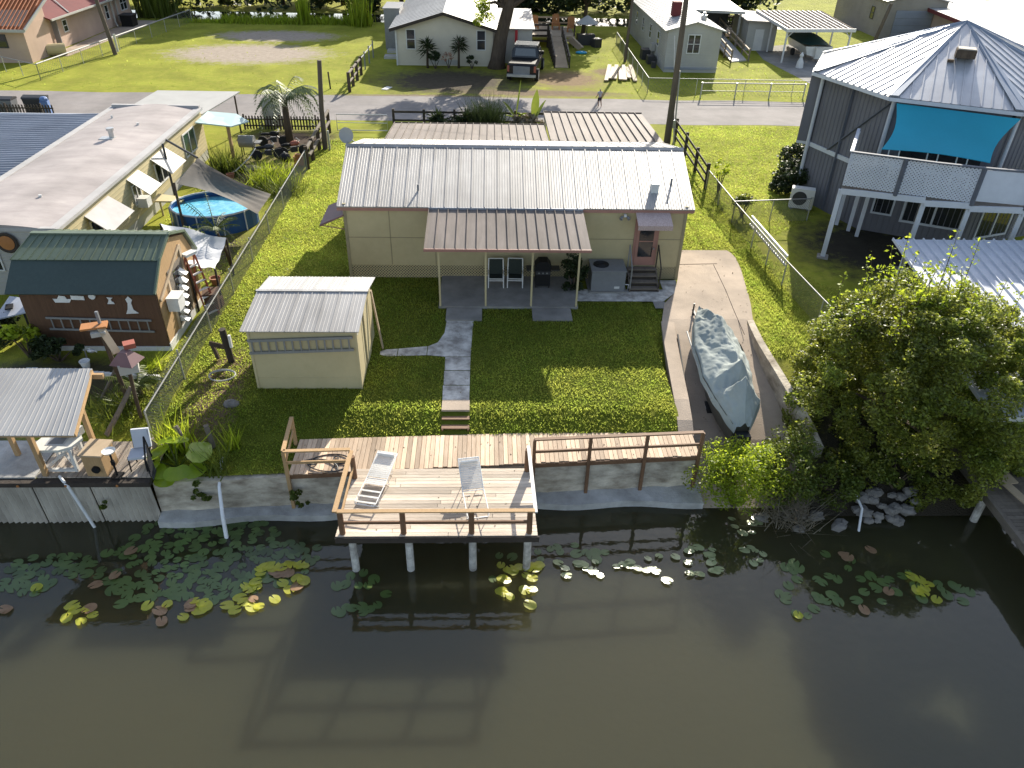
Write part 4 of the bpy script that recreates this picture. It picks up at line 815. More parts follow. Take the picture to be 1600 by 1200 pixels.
ladder('ladder','aluminium ladder hung along the front wall of the barn shed','ladder',(-15.75,23.86,.95),(-12.05,23.86,.85),(0,0,1),.46,11,'alu',.035)
def sign(lab,pts,z=.02,m='plastic'): tag(MB().prism(0,[Vector((x,23.93,zz)) for x,zz in pts],[Vector((x,23.93-z,zz)) for x,zz in pts]).build('wall_ornament',m),lab,'ornament')
sign('white boat shaped ornament on the barn shed wall',[(-15.25,2.0),(-14.75,2.0),(-14.65,2.15),(-14.8,2.13),(-14.85,2.25),(-15.05,2.28),(-15.15,2.14),(-15.3,2.15)])
sign('small white and rose plaque on the barn shed wall',[(-14.65,2.12),(-14.2,2.1),(-14.2,2.26),(-14.65,2.28)])
sign('round white ornament on the barn shed wall',[(-13.9+.12*math.cos(k*.628),2.26+.12*math.sin(k*.628)) for k in range(10)],.05)
sign('small white lantern shaped ornament on the barn shed wall',[(-13.45,1.95),(-13.2,1.95),(-13.22,2.03),(-13.28,2.05),(-13.28,2.14),(-13.2,2.2),(-13.42,2.22),(-13.36,2.12)])
sign('white lighthouse shaped ornament on the barn shed wall',[(-12.9,1.55),(-12.45,1.58),(-12.6,1.72),(-12.62,1.98),(-12.55,2.12),(-12.66,2.26),(-12.78,2.14),(-12.74,1.98),(-12.8,1.74)])
# lean-to with tarp
t=thing('lean_to','lean to behind the barn shed covered with a pale tarp','lean-to',(-12,29,0))
tp=MB(); Nn=12
P00,P10,P11,P01=Vector((-11.6,26.95,2.05)),Vector((-10.85,27.6,1.55)),Vector((-11.1,30.2,1.7)),Vector((-13.9,30.6,2.2))
gvv=[];gf=[]
for i in range(Nn+1):
    for j in range(Nn+1):
        u,v=i/Nn,j/Nn; p=P00.lerp(P10,u).lerp(P01.lerp(P11,u),v); p.z+=.05*math.sin(u*9+v*4)-.22*math.sin(u*math.pi)*math.sin(v*math.pi)+.04*math.sin(v*14); gvv.append(p)
for i in range(Nn):
    for j in range(Nn): k=i*(Nn+1)+j; gf.append((k,k+1,k+Nn+2,k+Nn+1))
tp.add(gvv,gf).build('tarp','tarp',t,True)
for p in(P00,P10,P11,P01): MB().cyl((p.x,p.y,0),(p.x,p.y,p.z),.045,n=6).build('post','darkw',t)
MB().prism(0,[Vector(p) for p in((-14.2,28.9,2.2),(-13.2,28.6,2.35),(-12.6,29.6,2.2),(-13.7,30.2,2.05))],[Vector(p) for p in((-14.2,28.9,2.23),(-13.2,28.6,2.38),(-12.6,29.6,2.23),(-13.7,30.2,2.08))]).build('blue_tarp','btarp',t)
tag(MB().box((-11.0,27.0,.45),(.5,.6,.7),.2).box((-11.0,27.0,.85),(.6,.7,.06),.2).box((-10.9,27.4,.2),(.3,.3,.4)).build('side_table','barn'),'rust red cabinet under the edge of the pale tarp','cabinet')
# pool
t=thing('swimming_pool','round blue above ground swimming pool partly under the grey shade sail','pool',(-13.6,36.2,0))
n=22; rx_=2.05; pts=[(-13.55+rx_*math.cos(2*math.pi*k/n),36.1+1.75*math.sin(2*math.pi*k/n)) for k in range(n)]
wl=MB(); 
for k in range(n):
    a,b_=pts[k],pts[(k+1)%n]; wl.hexa([(a[0],a[1],0),(b_[0],b_[1],0),(b_[0]*.99-.1355,b_[1]*.99+.361,0),(a[0]*.99-.1355,a[1]*.99+.361,0),(a[0],a[1],.95),(b_[0],b_[1],.95),(b_[0]*.99-.1355,b_[1]*.99+.361,.95),(a[0]*.99-.1355,a[1]*.99+.361,.95)])
wl.build('pool_wall','poolb',t); MB().add([(x*.985-.203,y*.985+.5415,.72) for x,y in pts],[tuple(range(n))]).build('pool_water','poolw',t)
MB().tube([(x,y,.97) for x,y in pts+[pts[0],pts[1]]],.045,6).build('rim','pwhite',t)
for k in range(0,n,2): x,y=pts[k]; MB().cyl((x+(x+13.55)*.03,y+(y-36.1)*.03,0),(x+(x+13.55)*.02,y+(y-36.1)*.02,.97),.035,n=6).build('upright','pwhite',t)
# shade sail
t=thing('shade_sail','wrinkled grey mesh shade sail stretched over the pool','shade sail',(-12,35,0))
C=[Vector((-14.9,38.9,2.35)),Vector((-10.65,36.2,1.45)),Vector((-10.65,33.5,1.5)),Vector((-15.2,36.3,1.9))]
N=26; gv=[];gf=[]
for i in range(N+1):
    for j in range(N+1):
        u,v=i/N,j/N; p=C[0].lerp(C[1],u).lerp(C[3].lerp(C[2],u),v); s_=math.sin(u*math.pi)*math.sin(v*math.pi); p.z-=.3*s_; p.y+=(-.45*math.sin(u*math.pi)*(1-v)+.5*math.sin(u*math.pi)*v); th=math.atan2(v+.02,u+.02); p.z+=.06*math.sin(th*34)*math.exp(-1.8*math.hypot(u,v))*min(1,4*math.hypot(u,v)); gv.append(p)
for i in range(N):
    for j in range(N): k=i*(N+1)+j; gf.append((k,k+1,k+N+2,k+N+1))
MB().add(gv,gf).build('mesh_cloth','sail',t,True)
for c_,b_ in((C[0],(-16.9,40.2,2.9)),): MB().cyl(c_,b_,.06,n=6).build('stay_pole','dark',t)
MB().cyl((-16.4,38.6,0),(-16.6,39.1,3.0),.06,n=8).build('mast','dark',t); MB().cyl((-14.4,34.0,0),(-14.9,35.3,2.3),.06,n=8).build('mast','bark',t)
tag(MB().prism(0,[Vector(p) for p in((-16.7,36.4,.9),(-15.3,36.6,.8),(-15.3,37.2,.8),(-16.7,37.4,.9))],[Vector(p) for p in((-16.7,36.4,.98),(-15.3,36.6,.88),(-15.3,37.2,.88),(-16.7,37.4,.98))]).cyl((-15.5,36.8,0),(-15.5,36.8,.8),.05).cyl((-16.5,36.9,0),(-16.5,36.9,.9),.05).build('side_table','cream'),'cream table top between the mobile home and the pool','table')
# fish cleaning station
t=thing('cleaning_shelter','white ribbed shelter roof on timber posts over the fish cleaning table','shelter',(-13,17.7,0))
MB().roof((-14.75,16.42,1.95),(-11.3,16.42,1.95),(-11.75,19.0,2.45),(-14.5,19.0,2.45),.16,.03,.018,.03).build('roof_panel','whiteroof',t)
MB().bar((-11.32,16.5,1.88),(-11.75,18.95,2.37),.06,.14).bx(-14.6,-11.4,18.8,18.9,2.2,2.36).bx(-14.7,-11.4,16.55,16.63,1.78,1.9).build('rafter','wood',t)
for x,y,h in((-12.0,18.2,2.15),(-13.2,17.35,1.95),(-14.5,18.3,2.1)): MB().box((x,y,h/2-.2),(.13,.13,h+.3)).build('post','wood',t)
t=thing('cleaning_table','white fish cleaning table with a sink on white cross braced legs','table',(-12.85,17.8,-.3))
top=[(-13.5,17.6),(-13.3,17.42),(-12.6,17.42),(-12.3,17.6),(-12.15,18.0),(-12.35,18.3),(-13.3,18.25)]
MB().zprism(top,.52,.6).build('table_top','light',t); MB().bx(-13.1,-12.55,17.65,18.05,.58,.61).build('sink_rim','steel',t); MB().bx(-13.05,-12.6,17.7,18.0,.585,.615).build('basin','grey',t)
MB().tube([(-12.8,18.05,.6),(-12.8,18.08,.85),(-12.8,17.9,.88)],.018).build('tap','alu',t)
MB().zprism([(-12.9,18.15),(-12.25,18.1),(-12.2,18.3),(-12.85,18.4)],.6,.85).build('backsplash','light',t)
for x,y in((-13.25,17.5),(-12.35,17.55),(-13.15,18.15),(-12.4,18.15)): MB().bar((x*1.0,y,.52),(x+(.0),y-.02,-.3),.09).build('leg','white',t)
MB().bar((-13.3,17.5,-.22),(-12.3,17.5,-.22),.09).bar((-13.25,17.55,-.2),(-12.4,18.15,.4),.07).bar((-12.35,17.55,-.2),(-13.15,18.15,.4),.07).build('brace','white',t)
tag(MB().tube([(-13.55,18.0,1.0),(-13.62,17.8,1.05),(-13.5,17.65,.9),(-13.4,17.55,.5),(-13.35,17.45,.0)],[.05,.06,.05,.05,.03]).build('net','dark'),'dark bundled net hanging at the left of the cleaning table','net')
t=thing('wooden_box','tall box of raw plywood with a round hole on the dock','box',(-11.8,17.5,-.3))
bxm=MB(); bxm.prism(0,[Vector((x,y,-.3)) for x,y in((-11.95,17.3),(-11.35,17.26),(-11.3,17.95),(-11.9,18.0))],[Vector((x,y,.5)) for x,y in((-11.95,17.3),(-11.35,17.26),(-11.3,17.95),(-11.9,18.0))]).build('body','wood',t)
MB().prism(0,[Vector((x,y,.5)) for x,y in((-12.0,17.24),(-11.3,17.2),(-11.26,17.98),(-11.95,18.04))],[Vector((x,y,.55)) for x,y in((-12.0,17.24),(-11.3,17.2),(-11.26,17.98),(-11.95,18.04))]).build('lid','lumber',t)
MB().cyl((-11.6,17.28,.0),(-11.6,17.2,.0),.12,n=14).build('hole','black',t)  # black disc stands in for the darkness inside the hole
t=thing('bird_feeder','small white dish on a thin black stand on the dock','stand',(-11.07,17.3,-.3))
MB().cyl((-11.07,17.3,-.3),(-11.07,17.3,.6),.03,n=8).cyl((-11.07,17.3,.15),(-11.07,17.3,.3),.06,n=8).build('pole','black',t); MB().lathe((-11.07,17.3,.6),[(.03,0),(.17,.04),(.19,.09),(.14,.05)],14).build('dish','plastic',t); MB().box((-11.07,17.3,-.28),(.3,.3,.04)).build('base','black',t)
t=thing('folding_chair','folding chair with faded patterned cushions on the corner of the dock','chair',(-10.5,17.8,-.3))
MB().box((-10.5,17.75,.2),(.5,.5,.08),.15).build('seat','pwhite',t); MB().box((-10.45,18.08,.55),(.5,.09,.6),.15,Matrix.Rotation(R(-15),3,'X')).build('backrest','pwhite',t)
f=MB()
for x in(-10.74,-10.26): f.tube([(x,17.5,-.3),(x,17.55,.2),(x+.02,18.0,.2),(x+.02,18.15,.8)],.022).tube([(x,17.95,-.3),(x,17.95,.2)],.022)
f.build('frame','black',t)
t=thing('mooring_frame','dark pipe frame and net folded at the corner of the dock','frame',(-10.15,17.3,-.3)); MB().tube([(-10.2,17.9,-.3),(-10.25,17.85,.75),(-10.1,17.3,.3),(-10.05,17.25,-.3)],.03).build('pipe','black',t)
nt_=MB()
for k in range(14): nt_.cyl((-10.22+.01*k,17.8-.04*k,.6-.05*k),(-10.0+.005*k,17.5-.03*k,-.3),.008,n=4)
nt_.build('net','dark',t)
# birdhouses
t=thing('birdhouse_post','tall leaning post carrying a red roofed birdhouse and a driftwood perch','birdhouse',(-11.3,20,0))
MB().tube([(-11.32,19.95,-.1),(-11.25,19.9,1.0),(-11.1,19.75,1.9)],.06).build('post','bark',t)
bh=MB().box((-11.05,19.7,2.1),(.55,.5,.35),.4).build('house_body','vinyl',t)
MB().prism(0,[Vector((-11.5,19.45,2.25)),Vector((-10.75,19.3,2.25)),Vector((-10.6,19.95,2.25)),Vector((-11.35,20.1,2.25))],[Vector((-11.2,19.65,2.6)),Vector((-10.95,19.6,2.6)),Vector((-10.9,19.8,2.6)),Vector((-11.15,19.85,2.6))]).build('roof','maroon',bh); MB().box((-11.0,20.02,2.66),(.34,.3,.16),.5).build('upper_roof','redl',bh)
MB().bar((-11.35,19.85,2.45),(-11.9,20.35,3.1),.22,.05).build('perch_board','lumber',t); MB().box((-12.1,20.4,3.1),(.75,.4,.06),.3).build('tray','orange',t); MB().box((-11.95,20.25,2.93),(.42,.25,.14),.4).build('feeder_box','vinyl',t)
MB().cyl((-11.85,20.5,-.1),(-11.95,20.4,3.0),.07,n=8).build('side_post','bark',t); MB().box((-11.95,20.5,3.35),(.08,.08,.4)).build('finial','grey',t)
for k,(a,b_,r,l) in enumerate([((-12.05,19.0,-.1),(-11.3,19.9,1.15),.085,'grey driftwood log leaning towards the birdhouse post from the front'),((-12.95,20.9,0),(-12.0,21.0,1.5),.055,'thin grey log leaning on the birdhouse from the left')]):
    tag(MB().tube([a,Vector(a).lerp(Vector(b_),.5)+Vector((.05,0,.05)),b_],[r,r*.95,r*.8],8).build('driftwood','greyw'),l,'log')
# bed edging and pots
eg=thing('bed_edging','row of whitewashed bricks edging the planting bed in front of the barn shed','edging',(-14,21.9,0)); bk=MB(); 
for k in range(27): x=-16.7+k*.2; bk.box((x,22.55-.02*k+rnd.uniform(-.02,.02)+( -.15 if k<3 else 0),.07),(.185,.11,.17),rnd.uniform(-.08,.08))
bk.build('bricks','white',eg); bk=MB()
for k in range(6): bk.box((-16.75-.1*k,22.3-.2*k,.07),(.11,.19,.16),rnd.uniform(-.1,.1)-.4)
bk.build('side_bricks','white',eg)
def pot(x,y,r,h,lab,m='plastic',z=0):
    tag(MB().lathe((x,y,z),[(r*.7,0),(r,h),(r*1.08,h),(r*1.08,h*1.08),(r*.9,h*1.06),(r*.85,h*.8)],14).build('flower_pot',m),lab,'pot')
pot(-14.25,22.75,.17,.28,'white flower pot on the bed in front of the barn shed'); pot(-17.55,25.1,.12,.2,'little white pot at the left corner of the barn shed')
tag(MB().tube([(-14.4,23.2,.0),(-14.35,23.15,.5),(-14.15,23.1,.6),(-13.9,23.1,.45)],.025).ell((-14.1,23.1,.5),(.15,.08,.08)).build('heron_ornament','steel'),'small metal bird ornament in the bed by the white pot','ornament')
tag(MB().box((-15.9,23.5,.22),(.55,.2,.12),.35,Matrix.Rotation(R(25),3,'Y')).box((-15.65,23.5,.3),(.12,.18,.25),.2).build('garden_stump','dry'),'pale broken wooden ornament at the left end of the bed','ornament')
t=thing('side_bench','pale tilted table with a dark cloth at the left edge beside the barn shed','table',(-17.6,24.9,0)); MB().prism(0,[Vector(p) for p in((-18.1,24.5,.9),(-17.1,24.9,1.0),(-17.3,25.6,1.2),(-18.0,25.7,1.25))],[Vector(p) for p in((-18.1,24.5,.95),(-17.1,24.9,1.05),(-17.3,25.6,1.25),(-18.0,25.7,1.3))]).build('top','pwhite',t)
for x,y in((-18,24.6),(-17.2,24.95),(-17.4,25.5)): MB().cyl((x,y,0),(x,y,.95),.04,n=6).build('leg','dark',t)
MB().box((-17.75,25.1,1.17),(.25,.4,.05),.4).build('cloth','black',t)
tag(MB().tube([(-18.4,23.6,-.1),(-18.6,24.4,1.3),(-19.3,25.6,2.9)],[.2,.18,.16],8).build('tree_trunk','greyw'),'bare pale trunk leaning at the left edge of the picture','trunk')
# gate posts by the fence
t=thing('gate_post','dark stout post with a cross board standing by the chain link fence','post',(-9.3,23.2,0)); MB().cyl((-9.3,23.3,-.1),(-9.35,23.2,1.35),.12,n=10).build('post','darkw',t); MB().bar((-9.35,23.2,.6),(-9.95,23.3,.7),.05,.2).bar((-9.8,23.4,.0),(-9.9,23.35,.7),.1,.12).build('board','bark',t)
MB().box((-9.15,23.2,.85),(.08,.1,.5)).build('bracket','plastic',t)
for k,(a,b_,l) in enumerate([((-9.35,18.6,-.5),(-9.75,18.9,.35),'first leaning grey post stump behind the big leaves'),((-8.75,18.9,-.5),(-8.85,19.0,.3),'second leaning post stump to the right of the big leaves'),((-10.2,18.3,-.5),(-10.35,18.4,.25),'short pale post at the corner of the left dock')]):
    tag(MB().cyl(a,b_,.09,.085,8).build('post','greyw'),l,'post')
tag(MB().tube([(-9.3+.45*math.cos(k*.35),22.2+.35*math.sin(k*.35),.03+.002*k) for k in range(30)],.025).build('garden_hose','vinyl'),'pale hose coil lying on the dirt by the gate post','hose')
# ================================================================ RIGHT OCTAGON HOUSE
t=thing('octagon_house','slate coloured octagonal stilt house with a grey standing seam roof','house',(23.9,40.1,0)); OX,OY=23.9,40.1
def ov(Rr,k,z): a=R(-93.5+45*k); return Vector((OX+Rr*math.cos(a),OY+Rr*math.sin(a),z))
MB().prism(0,[ov(6.3,k,0) for k in range(8)],[ov(6.3,k,6.75) for k in range(8)]).build('wall','purple',t)
bt=MB()
for k in range(8):
    for j in range(1,18): a=ov(6.31,k,0).lerp(ov(6.31,k+1,0),j/18); bt.box((a.x,a.y,3.4),(.03,.03,6.6),R(-93.5+45*k+67.5))
bt.build('siding_battens','purple',t)
fr_=MB()
for k in(5,6,7,0):
    a,b_=ov(6.34,k,3.0),ov(6.34,k+1,3.0); fr_.bar(a,b_,.06,.22)
fr_.build('floor_band','pwhite',t)
tr_=MB(); a,b_=ov(6.36,6,3.05),ov(6.36,7,6.3); tr_.bar(ov(6.36,6,3.1).lerp(ov(6.36,7,3.1),.3),ov(6.36,6,6.2).lerp(ov(6.36,7,6.2),.95),.05,.16,up=(1,0,0))
tr_.bar(ov(6.4,6,.1).lerp(ov(6.4,7,.1),.45),ov(6.4,6,6.4).lerp(ov(6.4,7,6.4),.45),.08,.12); tr_.build('brace','purtrim',t)
EZ,PZ=6.68,9.2; AP=Vector((OX-.1,OY,PZ))
for k in range(8):
    a,b_=ov(7.05,k,EZ),ov(7.05,k+1,EZ); rm=MB(); n=13; nn=(b_-a).cross(AP-a).normalized(); 
    if nn.z<0: nn=-nn
    mid=(a+b_)/2; up=(AP-mid); rm.prism(0,[a-nn*.05,b_-nn*.05,AP-nn*.05],[a,b_,AP])
    for j in range(1,n):
        u=j/n; q=a.lerp(b_,u); l=1-abs(2*u-1); e=q+up*l*.97; rm.bar(q+nn*.01,e+nn*.01,.045,.05,up=nn)
    rm.build('roof_panel','octroof',t)
hp_=MB()
for k in range(8):
    a=ov(7.08,k,EZ+.03); d=(AP-a).normalized(); tt=Vector((-(a.y-OY),a.x-OX,0)).normalized(); w_=.32
    for sg in(1,-1): hp_.prism(0,[a+Vector((0,0,.03)),a+tt*sg*w_+d*.12-Vector((0,0,.0)),AP+tt*sg*w_*.25-Vector((0,0,.06)),AP+Vector((0,0,.05))],[a+Vector((0,0,.06)),a+tt*sg*w_+d*.12+Vector((0,0,.03)),AP+tt*sg*w_*.25-Vector((0,0,.03)),AP+Vector((0,0,.08))])
hp_.build('hip_cap','hip',t)
fs=MB()
for k in range(8): fs.bar(ov(7.06,k,EZ-.1),ov(7.06,k+1,EZ-.1),.06,.16)
fs.build('fascia','pwhite',t); gg=MB()
for k in range(8): gg.bar(ov(7.0,k,EZ-.03),ov(7.0,k+1,EZ-.03),.1,.05)
gg.build('drip_edge','dark',t)
# roof hatch vent
a=ov(7.05,7,EZ).lerp(ov(7.05,8,EZ),.53); sl_=(AP-a); m_=a+sl_*.52; ux=(ov(7,8,EZ)-ov(7,7,EZ)).normalized(); nn=ux.cross(sl_).normalized()
rv=MB().box(m_+nn*.2+Vector((0,0,.1)),(.85,.75,.35),math.atan2(ux.y,ux.x)).build('roof_vent','bark',t); MB().box(m_+nn*.3+Vector((0,0,.22)),(.75,.7,.05),math.atan2(ux.y,ux.x)).build('vent_lid','tan',rv); MB().box(m_-ux*.55+nn*.06-sl_.normalized()*.3,(.28,.25,.1),math.atan2(ux.y,ux.x)).build('vent_foot','bark',rv)
# bay box on the left side
a,b_=ov(6.3,5,0),ov(6.3,6,0); nrm=((a+b_)/2-Vector((OX,OY,0))).normalized(); by_=MB(); q=[a.lerp(b_,.35)+nrm*.05,a.lerp(b_,.97)+nrm*.05,a.lerp(b_,.97)+nrm*.75,a.lerp(b_,.35)+nrm*.75]
by_.prism(0,[p+Vector((0,0,3.05)) for p in q],[p+Vector((0,0,6.4)) for p in q]).build('bay','purple',t); MB().prism(0,[p+Vector((0,0,2.9)) for p in q],[p+Vector((0,0,3.05)) for p in q]).build('bay_trim','pwhite',t)
# downpipes and corner posts
p=ov(6.45,6,0); MB().cyl((p.x,p.y,0),(p.x,p.y,6.6),.1,n=8).build('downpipe','pwhite',t)
p=ov(6.45,7,0); MB().cyl((p.x,p.y,3.3),(p.x,p.y,6.6),.1,n=8).build('downpipe','pwhite',t)
p=ov(6.45,0,0); MB().cyl((p.x+.3,p.y,3.3),(p.x+.3,p.y,6.5),.08,n=8).build('downpipe','pwhite',t); MB().box((p.x+.1,p.y-.1,6.35),(.25,.25,.2)).build('flood_light','dark',t)
# ground floor windows on the front facet
a,b_=ov(6.3,7,0),ov(6.3,8,0); u=(b_-a).normalized()
window(t,a+u*.35+Vector((0,0,.95)),u,(0,0,1),1.0,1.7,.09,'pwhite','glass',mid=False); window(t,a+u*1.75+Vector((0,0,.75)),u,(0,0,1),2.9,1.75,.11,'pwhite','glass',mull=1,mid=False)
a2,b2=ov(6.3,0,0),ov(6.3,1,0); u2=(b2-a2).normalized(); window(t,a2+u2*.6+Vector((0,0,.3)),u2,(0,0,1),2.2,2.3,.1,'pwhite','glass',mull=1,mid=False)
MB().prism(0,[a+u*.8+Vector((0,0,3.4))+Vector((-u.y,u.x,0))*-.02,b_-u*.5+Vector((0,0,3.4))+Vector((u.y,-u.x,0))*.02,b_-u*.5+Vector((0,0,5.9))+Vector((u.y,-u.x,0))*.02,a+u*.8+Vector((0,0,5.9))+Vector((u.y,-u.x,0))*.02],[p_+Vector((u.y,-u.x,0))*.04 for p_ in (a+u*.8+Vector((0,0,3.4)),b_-u*.5+Vector((0,0,3.4)),b_-u*.5+Vector((0,0,5.9)),a+u*.8+Vector((0,0,5.9)))]).build('sliding_door','glass',t)
# raised deck
d=thing('raised_deck','raised deck with white lattice railing on tall white posts by the octagonal house','deck',(18.5,32.5,0))
DF=[Vector((16.0,32.35,0)),Vector((19.15,30.95,0)),Vector((20.85,30.35,0)),Vector((22.9,29.85,0)),Vector((26.5,29.6,0))]
bk=[Vector((17.9,35.9,0)),Vector((21.0,34.0,0)),Vector((23.6,33.6,0)),Vector((25.5,33.6,0)),Vector((27.5,33.5,0))]
fl_=DF+bk[::-1]; MB().prism(0,[p+Vector((0,0,3.33)) for p in fl_],[p+Vector((0,0,3.45)) for p in fl_]).build('deck_floor','greyw',d)
RZt,RZb=5.08,3.58; 
for i in(0,1,2):
    a,b_=(DF[0],DF[0].lerp(DF[1],.62)) if i==0 else (DF[0].lerp(DF[1],.66),DF[2].lerp(DF[1],.02)) if i==1 else (DF[2],DF[3])
    if i<2:
        lt=MB(); lattice(lt,a+Vector((0,0,RZb)),b_-a,(0,0,1),(b_-a).length,RZt-RZb-.06,.15,.065,.012); lt.build('lattice_panel','pwhite',d)
    else: MB().bar(a+Vector((0,0,4.33)),b_+Vector((0,0,4.33)),.04,1.35).build('solid_panel','pwhite',d)
MB().bar(DF[3]+Vector((.1,0,4.33)),DF[4]+Vector((0,0,4.33)),.04,1.35).build('solid_panel','pwhite',d)
for a,b_ in zip(DF,DF[1:]): MB().bar(a+Vector((0,0,RZt)),b_+Vector((0,0,RZt)),.16,.06).build('rail_cap','purtrim',d); MB().bar(a+Vector((0,0,3.3)),b_+Vector((0,0,3.43)),.08,.26).build('rim_beam','pwhite',d)
MB().bar(DF[0]+Vector((0,0,RZt)),bk[0]+Vector((-.1,0,RZt)),.14,.06).build('rail_cap','pwhite',d)
lt=MB(); lattice(lt,bk[0]+Vector((0,0,RZb)),DF[0]-bk[0],(0,0,1),(DF[0]-bk[0]).length,1.4,.15,.065,.012); lt.build('lattice_panel','pwhite',d)
for p in(DF[0].lerp(DF[1],.64),DF[2],DF[3]): MB().box((p.x,p.y-.03,4.25),(.14,.14,1.6),.4).build('rail_post','purtrim',d)
for i,p in enumerate(DF[:4]):
    q=p+Vector((.05,.12,0)); MB().box((q.x,q.y,1.68),(.2,.2,3.3),-.4).build('post','pwhite',d); MB().box((q.x,q.y,.03),(.5,.5,.1),-.4).build('footing','concg',d)
for x,y in((18.6,35.7),(18.75,35.0),(18.3,36.5)): MB().box((x,y,1.6),(.17,.17,3.2),-.4).build('rear_post','pwhite',d)
# turquoise canvas
cv=thing('sun_canvas','turquoise sun shade canvas hanging from the roof edge over the raised deck','sun shade',(20.5,33.5,5))
ta=ov(7.02,7,EZ-.25).lerp(ov(7.02,8,EZ-.25),.06); tb=ov(7.02,7,EZ-.25).lerp(ov(7.02,8,EZ-.25),1.0)+Vector((-.1,-.2,0)); bc,bd=Vector((17.55,32.85,5.06)),Vector((21.5,31.1,5.06))
N=16; gv=[];gf=[]
for i in range(N+1):
    for j in range(9):
        u,v=i/N,j/8; p=ta.lerp(tb,u).lerp(bc.lerp(bd,u),v); p.z-=.1*math.sin(v*math.pi); 
        p+= (tb-ta).normalized()*(.25*math.sin(v*math.pi))*(1 if u<.5 else -1)*abs(2*u-1)**2; p.z+=.18*math.sin(u*math.pi)*v**2*.6; gv.append(p)
for i in range(N):
    for j in range(8): k=i*9+j; gf.append((k,k+1,k+10,k+9))
MB().add(gv,gf).build('canvas','teal',cv,True)
MB().tube([gv[k*9+8] for k in range(N+1)],.02,4).build('hem_rope','teal',cv)
for k,(x,y) in enumerate([(18.9,33.9),(20.3,33.1),(21.4,32.6)]):
    c=thing('deck_chair',['leftmost','middle','rightmost'][k]+' white metal chair half hidden under the turquoise canvas','chair',(x,y,3.45)); f=MB()
    for s in(-.25,.25): f.tube([(x+s,y-.3,3.45),(x+s,y-.25,4.3),(x+s,y+.25,4.25),(x+s,y+.35,5.1)],.03).tube([(x+s,y+.25,3.45),(x+s,y+.2,4.25)],.025)
    f.tube([(x-.25,y+.35,5.1),(x+.25,y+.35,5.1)],.025).build('frame','plastic',c); MB().bx(x-.25,x+.25,y-.25,y+.25,3.95,3.99).build('seat','plastic',c)
# heat pump
h=thing('heat_pump','white outdoor heat pump with a round fan at the corner of the octagonal house','heat pump')
b_=MB().box((0,0,.5),(.95,.42,.85)).build('cabinet','white',h); o=MB().lathe((0,0,0),[(.3,0),(.3,.02),(.05,.03)],20).build('fan_grille','dark',h); o.location=(-.1,-.215,.52); o.rotation_euler=(R(90),0,0)
MB().box((.42,-.05,.4),(.14,.34,.5)).build('side_cover','vinyl',h); MB().bx(-.4,-.3,-.2,.2,0,.08).bx(.3,.4,-.2,.2,0,.08).build('feet','grey',h); h.location=(17.1,38.7,0); h.rotation_euler=(0,0,R(-20)); h.scale=(1.25,1.25,1.25)
# carport roof
c=thing('patio_roof','ribbed blue white metal patio roof below the raised deck','patio roof',(19.5,24,0))
MB().roof((15.85,20.9,2.35),(25.5,20.9,2.35),(26.5,28.4,2.7),(16.75,28.4,2.7),.42,.06,.08,.03).build('upper_panel','pwhite',c)  # bluish colour of both panels carries the shade cast by the house
MB().roof((15.0,17.4,1.85),(24,17.4,1.85),(24.2,19.6,2.0),(15.15,19.6,2.0),.42,.06,.08,.03).build('lower_panel','pwhite',c)
MB().bx(15.85,25.5,20.82,20.88,2.18,2.36).build('gutter','white',c); MB().bx(15.0,24,17.33,17.38,1.7,1.86).build('gutter','white',c)
for x,y in((16.0,21.0),(19.5,21.0),(17.4,28.2),(21,28.2),(25,28.2),(17.4,18.2),(20,17.6)): MB().box((x,y,.3),(.11,.11,3.3)).build('post','pwhite',c)
# fences on the right boundary
t=thing('rail_fence','dark three rail timber fence beside the right end of the house','fence',(12.6,46,0)); FP=[(12.75,50.8),(12.72,47.6),(12.66,44.5),(12.6,41.6)]
for x,y in FP: MB().box((x,y,.72),(.16,.16,1.55)).build('post','darkw',t)
for a,b_ in zip(FP,FP[1:]):
    for z in(.45,.9,1.35): MB().bar((a[0]-.1,a[1],z),(b_[0]-.1,b_[1],z),.045,.14).build('rail','darkw',t)
chainlink('chain_link_fence','low chain link fence with a pale top rail along the right edge of the yard',[(12.6,41.5),(12.75,36.5),(12.9,33.5),(13.1,29.5),(13.4,26),(13.7,23.2)],1.15,2.6,'alu')
chainlink('chain_link_fence','short chain link fence crossing from the dark bushes to the right boundary',[(12.75,36.5),(16.9,37.0)],1.2,2.2,'grey')
ladder('white_ladder','white ladder hung along the chain link fence on the right','ladder',(13.02,34.6,.75),(13.25,30.0,.75),(.05,0,1),.42,20,'plastic',.045)
MBm=MB()
t=thing('street_rail_fence','low dark rail fence between the house and the street','fence',(0,53.2,0))
for k in range(6): x=-6.4+k*2.1; MB().box((x,53.2,.6),(.16,.16,1.3)).build('post','darkw',t)
MB().bx(-6.4,4.2,53.1,53.14,1.0,1.14).bx(-6.4,4.2,53.1,53.14,.45,.57).build('rail','darkw',t)
t=thing('wire_gate','wide grey pipe gate closing the drive beside the left utility pole','gate',(-8.4,52,0)); MB().tube([(-10.1,52,.1),(-10.1,52,1.15),(-6.7,52,1.15),(-6.7,52,.1),(-10.1,52,.1)],.03).build('gate_frame','steel',t); MB().tube([(-10.1,52,.6),(-6.7,52,.6)],.02).build('cross_bar','steel',t)
